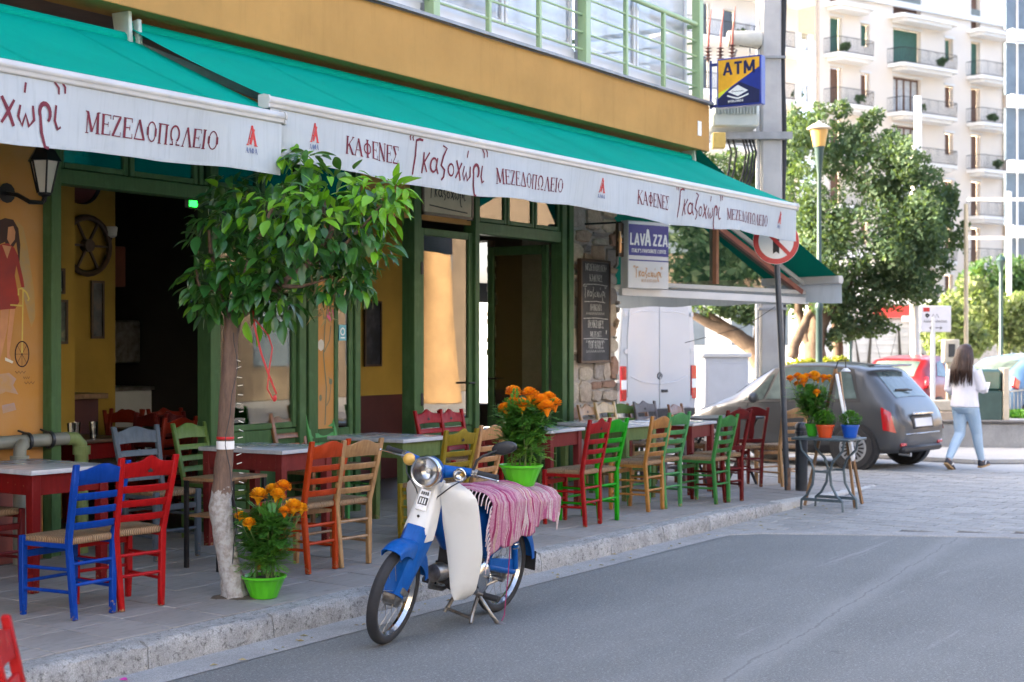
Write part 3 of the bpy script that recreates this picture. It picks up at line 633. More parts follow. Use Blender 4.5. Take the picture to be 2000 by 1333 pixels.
# upper floor: green posts and rails, glazing behind
GR = K['green_rail']
for k in range(-4, 3):
    xp = 10.13+2.545*k
    if k <= 2: part('upper_post', [(xp-.05,xp+.05,7.33,7.43,4.432,7.3)], GR)
    if k < 2:
        for q in (1,2): part('baluster', [(xp+.848*q-.022,xp+.848*q+.022,7.355,7.40,4.432,5.27)], GR)
        part('window_sill', [(xp+.052,xp+2.493,7.46,7.56,4.432,4.60)], K['white_alu'])
        window(xp+.06, xp+1.26, 4.605, 7.0, K['glass_up'], 0.05, 7.48, 'upper_window', K['white_alu'])
        window(xp+1.28, xp+2.485, 4.605, 7.0, K['glass_up'], 0.05, 7.48, 'upper_window', K['white_alu'])
mm = MB(); mm.tube([(-5,7.377,5.29),(15.25,7.377,5.29)], .028, 10); mm.build('top_rail', GR, cafe)
for z in (5.10,4.93,4.755,4.585):
    mm = MB(); mm.tube([(-5,7.377,z),(15.25,7.377,z)], .012, 8); mm.build('rail', GR, cafe)
for q, z in enumerate((5.29,5.10,4.93,4.755,4.585)):
    mm = MB(); mm.tube([(15.25,7.377,z),(15.25,10.5,z)], .028 if q == 0 else .012, 8); mm.build('rail', GR, cafe)
m = MB(); m.bb(-15.6,15.0,7.9,10.0,4.4,4.43); m.build('upper_floor', K['white_wall'], cafe)
m = MB(); m.bb(-15.6,15.05,10.0,10.2,4.43,7.19); m.build('upper_inner_wall', K['white_wall'], cafe)
m = MB(); m.bb(-15.6,15.05,7.62,10.2,7.2,7.29); m.build('upper_ceiling', K['white_wall'], cafe)
# mural on the front wall
K['m_red'] = mat('m_red', (0.34,0.035,0.025), 0.8, col2=(0.22,0.03,0.03), scale=5); K['m_skin'] = mat('m_skin', (0.56,0.26,0.13), 0.8); K['m_hair'] = mat('m_hair', (0.06,0.03,0.025), 0.85); K['m_yel'] = mat('m_yel', (0.60,0.45,0.10), 0.8); K['m_gry'] = mat('m_gry', (0.28,0.24,0.17), 0.9, col2=(0.46,0.25,0.05), scale=4); K['m_lil'] = mat('m_lil', (0.34,0.25,0.25), 0.9, col2=(0.44,0.24,0.06), scale=6)
def MU(u, v, o): return (6.64+u*.00428, 8.498-o, 1.7-(v-670)*.00358)
mu = MB(); parts_ = []
def blob(pts, k, o, nm):
    mm = MB(); mm.add([MU(a,b,o) for a,b in pts], [tuple(range(len(pts)))]); mm.build(nm, K[k], MUR, smooth=0)
MUR = MB().add([MU(-4,418,.0006),MU(76,418,.0006),MU(76,860,.0006),MU(-4,860,.0006)], [(0,1,2,3)]).build('wall_painting', K['mural_wall'], cafe, smooth=0)
blob([(30,432),(44,445),(52,480),(58,520),(66,570),(68,620),(60,640),(40,560),(34,470)], 'm_gry', .001, 'painted_shadow')
blob([(-30,470),(-14,440),(8,430),(24,432),(34,448),(38,480),(36,520),(30,475),(14,500),(8,476),(-4,482),(-30,520)], 'm_hair', .002, 'painted_hair')
blob([(14,447),(24,444),(28,455),(27,470),(18,482),(12,470)], 'm_skin', .003, 'painted_face')
blob([(-22,490),(4,480),(14,478),(26,486),(33,500),(44,548),(46,562),(40,562),(30,520),(27,540),(36,590),(28,604),(-14,608),(-26,580)], 'm_red', .0026, 'painted_dress')
blob([(2,482),(20,484),(12,508)], 'm_skin', .0034, 'painted_neck')
blob([(0,604),(16,604),(13,640),(2,690),(-6,716),(-12,716),(-4,660)], 'm_skin', .0022, 'painted_leg'); blob([(18,602),(28,602),(22,650),(16,690),(22,708),(12,700),(12,660)], 'm_skin', .0023, 'painted_leg')
blob([(8,698),(24,706),(22,710),(8,704)], 'whitep', .003, 'painted_shoe')
mm = MB()
stroke(mm, [(6.64+a*.00428,1.7-(b-670)*.00358) for a,b in ((43,568),(42,630),(41,690))], .012, lambda a,b,o: (a,8.498-o,b), .0036)
stroke(mm, [(6.64+a*.00428,1.7-(b-670)*.00358) for a,b in ((34,578),(34,566),(40,564),(50,572),(55,584),(52,588))], .013, lambda a,b,o: (a,8.498-o,b), .0038); stroke(mm, [(6.64+a*.00428,1.7-(b-670)*.00358) for a,b in ((18,597),(42,598))], .011, lambda a,b,o: (a,8.498-o,b), .004)
mm.build('painted_bicycle', K['m_yel'], MUR, smooth=0)
mm = MB(); cx, cz = 6.64+41*.00428, 1.7-(692-670)*.00358
stroke(mm, arc(cx,cz,.058,.088,0,360,24), .009, lambda a,b,o: (a,8.498-o,b), .0042)
for k in range(8): stroke(mm, [(cx,cz),(cx+.055*math.cos(k*.785),cz+.085*math.sin(k*.785))], .003, lambda a,b,o: (a,8.498-o,b), .003)
for k, (a, b, w) in enumerate(((28,727,20),(44,738,12),(46,748,20))): stroke(mm, [(6.64+(a+w*q/6)*.00428, 1.7-(b+(2.5 if q%2 else -2)-670)*.00358) for q in range(7)], .004, lambda a,b,o: (a,8.498-o,b), .003)
mm.build('painted_wheel', K['m_hair'], MUR, smooth=0)
blob([(-4,730),(16,728),(30,740),(24,752),(34,770),(10,764),(-4,770)], 'm_lil', .0012, 'painted_ground'); blob([(2,790),(26,786),(30,800),(4,806)], 'm_lil', .0013, 'painted_ground')
# stone pillar at the corner
pil = MB(); pil.bb(14.225,15.36,8.53,9.1,-.05,3.88); pil = pil.build('stone_pillar', concrete('pillar_mortar', (0.40,0.37,0.33), (0.30,0.27,0.24), 4), cafe)
STN = [mat('stone_%d' % i, c, 0.9, var=0.35, scale=9, bump=0.8, bscale=22, bdist=0.02, fine=0.3) for i, c in enumerate(((0.46,0.38,0.30),(0.38,0.34,0.30),(0.52,0.45,0.35),(0.36,0.22,0.155),(0.42,0.31,0.22),(0.48,0.45,0.40),(0.30,0.27,0.25)))]
def stone(cx, cz, w, h, fn, mt):
    n = 9; ph = rnd.uniform(0,6); rg = []
    for k in range(n):
        a = 2*math.pi*k/n+ph*.1; ca, sa = math.cos(a), math.sin(a)
        q = 1/max(abs(ca), abs(sa))**0.93; q *= rnd.uniform(.86,1.03); rg.append((ca*q*w/2, sa*q*h/2))
    dp = rnd.uniform(.02,.05); mm = MB()
    r0 = [fn(cx+a,cz+b,-.03) for a,b in rg]; r1 = [fn(cx+a*.96,cz+b*.96,dp*.7+rnd.uniform(-.006,.006)) for a,b in rg]; r2 = [fn(cx+a*.8,cz+b*.8,dp+rnd.uniform(-.012,.012)) for a,b in rg]
    mm.loft([r0,r1,r2]); mm.build('stone', mt, pil, smooth=28)
for face in (0, 1):
    W = (14.24,15.37) if face == 0 else (8.53,9.08)
    fn = (lambda a,b,o: (a,8.53-o,b)) if face == 0 else (lambda a,b,o: (15.36+o,a,b))
    z = 0.14
    while z < 3.75:
        h = rnd.uniform(.14,.34); x = W[0]+rnd.uniform(-.08,0)
        while x < W[1]-.05:
            w = rnd.uniform(.16,.46)
            if W[1]-x-w < .12: w = W[1]-x+.02
            hh = h
            if rnd.random() < .3:
                stone(x+w/2, z+h*.3, w*.97, h*.55, fn, rnd.choice(STN)); stone(x+w/2, z+h*.82, w*.95, h*.36, fn, rnd.choice(STN))
            else: stone(x+w/2, z+h/2+rnd.uniform(-.02,.02), w*.97, h*.97, fn, rnd.choice(STN))
            x += w
        z += h
# jagged stone jamb round the side window, seen through the door
for k in range(26):
    z = .95+k*.078
    if z > 2.95: break
    mm = MB(); mm.box((15.2,10.07+rnd.uniform(-.025,.02),z), (.34,.10,.082), (rnd.uniform(-.1,.1),rnd.uniform(-.1,.1),rnd.uniform(-.1,.1))); mm.build('jamb_stone', rnd.choice(STN), pil, bevel=.01)

# ------------------------------------------------------------------ things fixed to the walls
# lantern
lt = thing('wall_lantern', 'black iron wall lantern above the wall painting', 'lantern', (6.80,8.24,2.83))
m = MB(); m.tube([(-.13,.25,-.10),(-.13,.12,-.12),(-.10,.03,-.17),(-.02,0,-.17),(0,0,-.13)], .016, 8); m.lathe([(.001,-.02),(.07,-.02),(.05,.02),(.02,.04)], (-.13,.25,-.1), 12, 'y'); m.build('bracket', K['black_iron'], lt)
m = MB(); m.lathe([(.006,.31),(.012,.26),(.02,.245),(.06,.22),(.085,.17),(.115,.125),(.118,.115),(.001,.115)], n=6); m.ell((0,0,.32), (.015,.015,.02)); m.build('cap', K['black_iron'], lt)
m = MB(); m.lathe([(.001,-.17),(.012,-.16),(.018,-.13),(.045,-.115),(.05,-.10),(.001,-.10)], n=6); m.build('base', K['black_iron'], lt)
m = MB()
for k in range(6):
    a = 2*math.pi*k/6; m.bar((.05*math.cos(a),.05*math.sin(a),-.10), (.10*math.cos(a),.10*math.sin(a),.118), .009, .009)
m.build('cage', K['black_iron'], lt)
K['frosted'] = mat('frosted', (0.62,0.58,0.50), 0.5, var=0.1)
m = MB(); m.lathe([(.045,-.098),(.094,.114)], n=6); m.build('lantern_glass', K['frosted'], lt, smooth=0)
# drain pipe
pp = thing('drain_pipe', 'grey and green plastic drain pipe bending along the wall', 'pipe', (0,0,0))
m = MB(); m.tube([(5.0,8.40,1.02),(6.64,8.40,1.02),(7.05,8.40,1.02),(7.12,8.40,1.02)], .046, 14); m.build('pipe_run', K['pvc_grey'], pp)
m = MB(); m.tube([(7.12,8.40,1.02),(7.2,8.40,1.015),(7.25,8.40,.97),(7.26,8.40,.90),(7.26,8.40,.19)], .048, 14); m.build('pipe_drop', K['pvc_green'], pp)
m = MB(); m.tube([(6.70,8.33,1.01),(6.66,8.32,.98),(6.655,8.32,.92),(6.655,8.32,.19)], .044, 14); m.build('pipe_drop', K['pvc_grey'], pp)
for xx in (6.78,6.97):
    m = MB(); m.lathe([(.05,-.012),(.062,-.012),(.062,.012),(.05,.012)], (xx,8.40,1.02), 14, 'x'); m.bar((xx,8.40,1.07), (xx,8.49,1.09), .012, .012); m.build('clamp', K['dark_metal'], pp)
for q in ((7.26,8.40,.93),(6.655,8.32,.90),(6.655,8.32,.83)):
    m = MB(); m.lathe([(.05,-.03),(.064,-.03),(.064,.03),(.05,.03)], q, 14); m.build('collar', K['pvc_grey'] if q[0] < 7 else K['pvc_green'], pp)
# chalkboard on the pillar
cb = thing('chalkboard', 'tall black chalkboard with chalk lettering hung on the stone pillar', 'chalkboard', (14.74,8.45,1.50))
m = MB(); m.bb(-.31,.31,-.02,.02,0,1.12); m.build('board', K['slate'], cb)
m = MB(); m.bb(-.34,-.31,-.03,.025,-.03,1.15); m.bb(.31,.34,-.03,.025,-.03,1.15); m.bb(-.31,.31,-.03,.025,-.03,0); m.bb(-.31,.31,-.03,.025,1.12,1.15); m.build('frame', K['wood_dark'], cb, bevel=.004)
fn = lambda a,b,o: (a,-.0205-o,b)
m = MB()
for txt, z, h, w in (('ΜΕΖΕΔΟΠΩΛΕΙΟ',1.02,.075,.68),('ΚΑΦΕΝΕΣ',.90,.075,.7),('ΠΟΙΚΙΛΙΑ',.57,.07,.7),('ΠΟΙΚΙΛΙΕΣ',.37,.085,.7),('ΜΕΖΕΔΕΣ',.27,.06,.8),('ΤΗΓΑΝΙΕΣ',.135,.085,.72)):
    letters(txt, CAP, h, w, fn, 0, z, .05, .05, mb=m, centre=True, jig=.05)
script(fn, -.25, .735, .05, 1.0, mb=m, wt=.8)
for z, a, b in ((.86,-.27,.27),(.665,-.26,.22),(.475,-.28,.28),(.245,-.28,.28)): stroke(m, dense([(a,z),(0,z+.008),(b,z-.004)]), .008, fn, .0004)
for z in (.52,.20,.09):
    for q in range(9): stroke(m, [(-.22+.048*q,z),(-.2+.048*q,z+.03),(-.185+.048*q,z)], .007, fn, .0006)
stroke(m, [(.24,.3),(.243,.345)], .016, fn, .001)
m.build('chalk_writing', K['chalk'], cb, smooth=0)
# dark hanging sign
hs = thing('hanging_sign', 'small dark wooden sign jutting from the pillar top beside the white lightbox', 'sign', (14.62,8.02,2.86))
m = MB(); m.bb(-.12,.10,-.02,.02,-.20,.18); m.build('sign_board', K['wood_dark'], hs, bevel=.006)
m = MB(); m.bar((0,-.0,.19),(0,.48,.19),.02,.02); m.build('bracket', K['black_iron'], hs)
m = MB(); fn = lambda a,b,o: (a,-.021-o,b)
script(fn, -.10, .02, .018, 1.0, mb=m, wt=1.2); stroke(m, [(-.10,-.04),(.09,-.03)], .006, fn, .001)
m.build('sign_writing', K['white_ink'], hs, smooth=0)
K['copper'] = mat('copper', (0.80,0.45,0.22), 0.3, 0.8)
m = MB(); m.lathe([(.012,-.14),(.02,-.1),(.016,-.02),(.026,.0),(.014,.05),(.01,.1)], (-.11,-.03,-.02), 10); m.build('ornament', K['copper'], hs)

# ------------------------------------------------------------------ awnings
K['bracket'] = mat('bracket', (0.42,0.50,0.44), .5)
def awning(name, label, x0, x1, yf, zf, yb, zb, words, seed=0):
    a = thing(name, label, 'awning', (0,0,0), group='teal cafe awnings')
    nx = int((x1-x0)/0.12)
    sag = lambda x,u: -0.012*math.sin(math.pi*u)*(1+.3*math.sin(x*2.3+seed))+0.005*math.sin(x*5.2+seed+2*u)*math.sin(math.pi*u)
    m = MB(); m.grid(lambda x,u: (x, yb+(yf-yb)*u, zb+(zf-zb)*u+sag(x,u)), list(np.linspace(x0,x1,nx)), list(np.linspace(0,1,9)))
    m.build('fabric', K['teal'], a, smooth=180)
    for k in range(1, int((x1-x0)/1.2)+1):   # sewn seams of the cloth
        xx = x0+1.2*k
        if xx < x1-.1:
            m = MB(); m.grid(lambda x,u: (x, yb+(yf-yb)*u, zb+(zf-zb)*u+sag(x,u)+.003), [xx,xx+.022], list(np.linspace(0,1,9))); m.build('seam', K['teal'], a, smooth=180)
    m = MB(); prof = [(0.05,.010),(0.01,.014),(-.025,.006),(-.034,-.018),(-.030,-.034),(-.024,-.038),(-.026,-.058),(-.012,-.066),(.05,-.055)]
    m.loft([[(x,yf+p[0],zf+p[1]) for p in prof] for x in (x0-.015,x1+.015)]); m.build('front_bar', K['bar_alu'], a, bevel=.004)
    for e0, e1 in ((x0-.03,x0-.016),(x1+.016,x1+.03)):
        m = MB(); m.loft([[(x,yf+p[0]*1.15,zf-.03+(p[1]+.03)*1.15) for p in prof] for x in (e0,e1)]); m.build('end_cap', K['bar_alu'], a)
    H_ = .335; zt = zf-.060
    def val(x, z, o=0):
        u = (zt-z)/H_; e = min(1,(x-x0)/.25); e2 = min(1,(x1-x)/.18)
        w = (.022*math.sin(x*3.1+seed)+.014*math.sin(x*7.7+2*seed)+.006*math.sin(x*19+3*u))*u
        return (x+.10*(1-e)*u*(1-e)*(-1 if False else 1), yf-.012+w+.02*u-o, z+(.016*math.sin(x*1.9+seed)+.006*math.sin(x*6.1))*u+.05*(1-e)*u*(1-e)+.012*(1-e2)*u)
    m = MB(); m.grid(lambda x,z: val(x,z), list(np.linspace(x0,x1,int((x1-x0)/.05))), list(np.linspace(zt,zt-H_,9)))
    m.build('valance', K['valance'], a, smooth=180)
    m = MB(); m.grid(lambda x,z: val(x,z,.002), list(np.linspace(x0,x1,int((x1-x0)/.05))), [zt-H_+.002,zt-H_+.018]); m.build('hem', K['valance'], a, smooth=180)
    V = lambda x,z,o: val(x,z,.002+o)
    for kind, x, w in words:
        if kind == 'K': letters('ΚΑΦΕΝΕΣ', CAP, .118, w/(5.7*.118), V, x, zt-.215, 0, .04)[0].build('lettering', K['maroon_ink'], a, smooth=0)
        if kind == 'M': letters('ΜΕΖΕΔΟΠΩΛΕΙΟ', CAP, .112, w/(9.4*.112), V, x, zt-.235, 0, .04)[0].build('lettering', K['maroon_ink'], a, smooth=0)
        if kind == 'S': script(V, x+.07*w, zt-.215, w/11.0, 1.0, wt=.8).build('lettering', K['maroon_ink'], a, smooth=0)
        if kind == 'A':
            red = letters('Α', CAP, .125, .95, V, x-.05, zt-.175, 0)[0]; stroke(red, [(x-.02,zt-.17),(x+.01,zt-.07)], .02, V, .0022); red.build('emblem', K['red_ink'], a, smooth=0)
            letters('ΑΛΦΑ', CAP, .034, .9, V, x-.058, zt-.225, 0)[0].build('emblem_name', K['blue_ink'], a, smooth=0)
    m = MB(); m.tube([(x0+.02,yb,zb-.01),(x1-.02,yb,zb-.01)], .05, 12); m.build('roller', K['teal'], a)
    for xx in (x0-.03,x1-.02):
        m = MB(); m.prism([(-.09,-.14),(.05,-.11),(.09,.1),(-.07,.13)], .035, lambda p,q,t_: (xx+t_,yb+p,zb+q)); m.build('bracket', K['bracket'], a, bevel=.006)
    for s_, xx in ((1,x0+.12),(-1,x1-.12)):   # folding arms
        e = (xx+s_*.75,(yb+yf)/2+.05,(zb+zf)/2-.16)
        m = MB(); m.bar((xx,yb,zb-.12), e, .035,.06); m.bar(e, (xx+s_*.12,yf+.05,zf-.05), .03,.05); m.ell(e, (.04,.04,.045)); m.build('folding_arm', K['grey_metal'], a)
    return a
awning('awning', 'long teal awning with white lettered valance reaching to the corner', 6.80, 15.17, 6.19, 3.20, 7.46, 3.79,
       (('A',7.22,0),('K',7.53,.60),('S',8.22,1.0),('M',9.29,1.01),('A',10.93,0),('K',11.55,.64),('S',12.30,1.04),('M',13.38,1.04),('A',14.76,0)), 0.4)
awning('awning', 'teal awning at the left edge, partly under the longer one', 1.5, 6.86, 6.15, 3.105, 7.44, 3.70,
       (('A',2.6,0),('K',3.5,.62),('S',4.22,1.02),('M',5.34,1.0),('A',6.60,0)), 2.1)
# side awning with its glazed gable
px_, py_ = .963,-.27; sx_, sy_ = .27,.963
def SP(t_, n_, z): return (15.40+px_*t_+sx_*n_, 8.5+py_*t_+sy_*n_, z)
sa = thing('side_awning', 'teal side street awning with a glazed gable and white lightbox', 'awning', (0,0,0))
PN = -.65
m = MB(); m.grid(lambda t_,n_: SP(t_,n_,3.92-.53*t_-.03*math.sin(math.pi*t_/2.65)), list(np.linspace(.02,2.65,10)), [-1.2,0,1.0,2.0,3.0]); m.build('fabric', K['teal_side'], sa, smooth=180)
m = MB(); m.loft([[SP(2.66+p[0],n_,2.50+p[1]) for p in ((-.05,.03),(.03,.03),(.05,-.03),(.03,-.07),(-.05,-.06))] for n_ in (-1.24,3.02)]); m.build('front_bar', K['bar_alu'], sa, bevel=.004)
m = MB(); m.grid(lambda n_,z: SP(2.69+.014*math.sin(9*n_)*(2.5-z)/.3,n_,z+.01*math.sin(7*n_)*(2.5-z)/.3), list(np.linspace(-1.22,3.0,36)), [2.45,2.36,2.28,2.20]); m.build('valance', K['valance'], sa, smooth=180)
m = MB(); m.bar(SP(.2,PN-.01,3.46), SP(2.62,PN-.01,2.34), .05,.06); m.build('folding_arm', mat('red_rail', (0.30,0.11,0.08), 0.5), sa)
m = MB(); m.bar(SP(.2,PN-.05,3.56), SP(2.62,PN-.05,2.44), .03,.05); m.build('folding_arm', K['bar_alu'], sa)
m = MB(); m.bar(SP(.99,PN,2.40), SP(.99,PN,3.12), .07,.05); m.build('gable_post', mat('rust_post', (0.26,0.11,0.05), 0.6), sa)
m = MB(); m.bar(SP(.05,PN,2.365), SP(2.70,PN,2.34), .05,.05); m.build('gable_sill', K['bar_alu'], sa, bevel=.003)
m = MB(); m.bar(SP(.07,PN,2.39), SP(.07,PN,3.3), .04,.04); m.build('gable_frame', K['bar_alu'], sa, bevel=.003)
m = MB(); m.bar(SP(-.62,PN+.01,2.275), SP(2.76,PN+.01,2.235), .06,.085); m.build('gutter_beam', K['white_alu'], sa, bevel=.004)
m = MB(); m.bar(SP(2.70,PN-.04,2.335), SP(2.92,PN-.04,2.33), .03,.09); m.build('beam_end', mat('beam_end', (0.20,0.025,0.035), 0.6), sa, bevel=.004)
m = MB(); m.add([SP(.09,PN+.02,2.39),SP(2.5,PN+.02,2.37),SP(2.5,PN+.02,2.42),SP(.09,PN+.02,3.50)], [(0,1,2,3)]); m.build('gable_pane', glass('gable_glass', (0.34,0.38,0.34), 1.0, base=.34), sa, smooth=0)
m = MB(); m.bar(SP(-.2,2.6,2.36), SP(2.4,2.6,2.34), .06,.26); m.build('far_shade_bar', K['dark_metal'], sa)  # dark bar standing in for the shaded canopy underside at the far end
lb = thing('lightbox_sign', 'white and blue lightbox sign with bold white letters by the pillar', 'sign', SP(-.28,PN-.06,2.33), math.atan2(py_,px_))
m = MB(); m.bb(-.34,.33,-.05,.07,-.02,.74); m.build('box', K['white_alu'], lb, bevel=.008)
fn = lambda a,b,o: (a,-.051-o,b)
m = MB(); m.add([fn(-.33,.35,.0015),fn(.32,.35,.0015),fn(.32,.70,.0015),fn(-.33,.70,.0015)], [(0,1,2,3)]); m.add([fn(-.33,.29,.0015),fn(.32,.29,.0015),fn(.32,.305,.0015),fn(-.33,.305,.0015)], [(0,1,2,3)]); m.build('blue_field', K['navy_blue'] if 'navy_blue' in K else mat('navy_blue', (0.015,0.012,0.20), 0.5, var=.1), lb, smooth=0)
fn2 = lambda a,b,o: (a,-.0535-o,b)
m = MB(); letters('LAV', BLK, .135, .84, fn2, -.315, .465, .04, .02, mb=m); letters('A', BLK, .185, .72, fn2, -.075, .465, 0, .02, mb=m); letters('ZZA', BLK, .135, .88, fn2, .055, .465, .03, .02, mb=m)
letters("ITALY'S FAVOURITE COFFEE", BLK, .042, .88, fn2, 0, .385, 0, .06, mb=m, centre=True); m.build('white_letters', K['white_ink'], lb, smooth=0)
m = script(fn2, -.22, .125, .045, 1.0); m.build('name_print', mat('orange_ink', (0.55,0.24,0.04), 0.6), lb, smooth=0)
m = MB(); letters('ΜΕΖΕΔΟΠΩΛΕΙΟ', CAP, .032, .85, fn2, 0, .055, 0, .06, mb=m, centre=True); m.build('small_print', mat('orange_ink2', (0.45,0.22,0.05), 0.6), lb, smooth=0)
# projecting bank sign at the corner of the upper floor
at = thing('cash_machine_sign', 'yellow and blue square cash machine sign projecting from the building corner', 'sign', (15.42,7.25,4.36))
m = MB(); m.bb(-.06,.06,-.58,-.04,0,.55); m.build('sign_box', mat('atm_blue', (0.012,0.03,0.26), 0.35), at, bevel=.008)
fy = lambda a,b,o: (-.061-o,-.04-a,b)      # a runs away from the wall
m = MB(); m.add([fy(.02,.13,.001),fy(.52,.42,.001),fy(.52,.53,.001),fy(.02,.53,.001)], [(0,1,2,3)]); m.build('yellow_field', mat('atm_yellow', (0.85,0.42,0.02), 0.4), at, smooth=0)
m = MB(); m.add([fy(.02,.10,.001),fy(.18,.225,.0016),fy(.02,.16,.0016)], [(0,1,2)]); m.build('lime_field', mat('atm_lime', (0.75,0.72,0.03), 0.4), at, smooth=0)
m = MB(); m.add([fy(.02,.02,.001),fy(.52,.02,.001),fy(.52,.16,.001),fy(.28,.27,.001),fy(.02,.095,.001)], [(0,1,2,3,4)]); letters('ATM', BLK, .145, 1.12, lambda a,b,o: fy(a,b,.002+o), .075, .355, 0, .06, mb=m); m.build('navy_field', K['navy_ink'], at, smooth=0)
m = MB(); m.add([fy(.14,.165,.0024),fy(.26,.11,.0024),fy(.385,.165,.0024),fy(.26,.235,.0024)], [(0,1,2,3)])
stroke(m, [(.13,.125),(.20,.10),(.26,.085),(.32,.10),(.39,.125)], .016, fy, .0024); letters('WORLDWIDE', {**BLK,'L':BLK['L']}, .026, 1.0, lambda a,b,o: fy(a,b,.002+o), .14, .045, 0, .12, mb=m); m.build('emblem', K['white_ink'], at, smooth=0)
m = MB(); stroke(m, [(.185,.165),(.20,.18),(.195,.155)]+[(.2+.016*q,.16+(.008 if q%2 else 0)) for q in range(1,9)], .007, fy, .003); m.build('emblem_script', K['navy_ink'], at, smooth=0)
m = MB(); m.bar((0,.07,.50),(0,-.04,.50),.03,.03); m.bar((0,.07,.03),(0,-.04,.03),.03,.03); m.bar((0,.06,.0),(0,.06,.55),.02,.02); m.build('bracket', mat('atm_brk', (0.015,0.03,0.2), 0.4), at)
nb = MB(); nb.bb(15.05,15.13,7.289,7.298,4.02,4.18); nb = nb.build('notice', K['white_ink'], cafe)
# ------------------------------------------------------------------ chairs and tables
def rush():
    m, nt, bs = nodes('rush'); tc = nt.nodes.new('ShaderNodeTexCoord'); sp = nt.nodes.new('ShaderNodeSeparateXYZ'); nt.links.new(tc.outputs['Object'], sp.inputs[0])
    ab = []
    for k in (0,1):
        a = nt.nodes.new('ShaderNodeMath'); a.operation = 'ABSOLUTE'; nt.links.new(sp.outputs[k], a.inputs[0]); ab.append(a)
    mn = nt.nodes.new('ShaderNodeMath'); mn.operation = 'MINIMUM'; nt.links.new(ab[0].outputs[0], mn.inputs[0]); nt.links.new(ab[1].outputs[0], mn.inputs[1])
    nz = noise(nt, tc.outputs['Object'], 25, 3); w = nt.nodes.new('ShaderNodeMath'); w.operation = 'MULTIPLY_ADD'; w.inputs[1].default_value = 0.012; nt.links.new(nz, w.inputs[0]); nt.links.new(mn.outputs[0], w.inputs[2])
    ml = nt.nodes.new('ShaderNodeMath'); ml.operation = 'MULTIPLY'; ml.inputs[1].default_value = 520; nt.links.new(w.outputs[0], ml.inputs[0])
    sn = nt.nodes.new('ShaderNodeMath'); sn.operation = 'SINE'; nt.links.new(ml.outputs[0], sn.inputs[0])
    n2 = noise(nt, coords(nt), 18, 4)
    c = mix(nt, ramp(nt, sn.outputs[0], 0.0, 1.0), (0.13,0.075,0.035), (0.50,0.34,0.19)); c = mix(nt, ramp(nt, n2, 0.4, 0.75), c, (0.30,0.17,0.09))
    nt.links.new(c, bs.inputs['Base Color']); bs.inputs['Roughness'].default_value = 0.7; bs.inputs['Specular IOR Level'].default_value = 0.3
    bumpn(nt, bs, sn.outputs[0], 0.7, 0.003); return m
K['rush'] = rush()
def hw(z): return 0.135+0.05*(z/0.9)
def by(z): return -0.19+0.02*(z/0.45) if z < 0.45 else -0.17-(z-0.45)*0.21
CH = {}
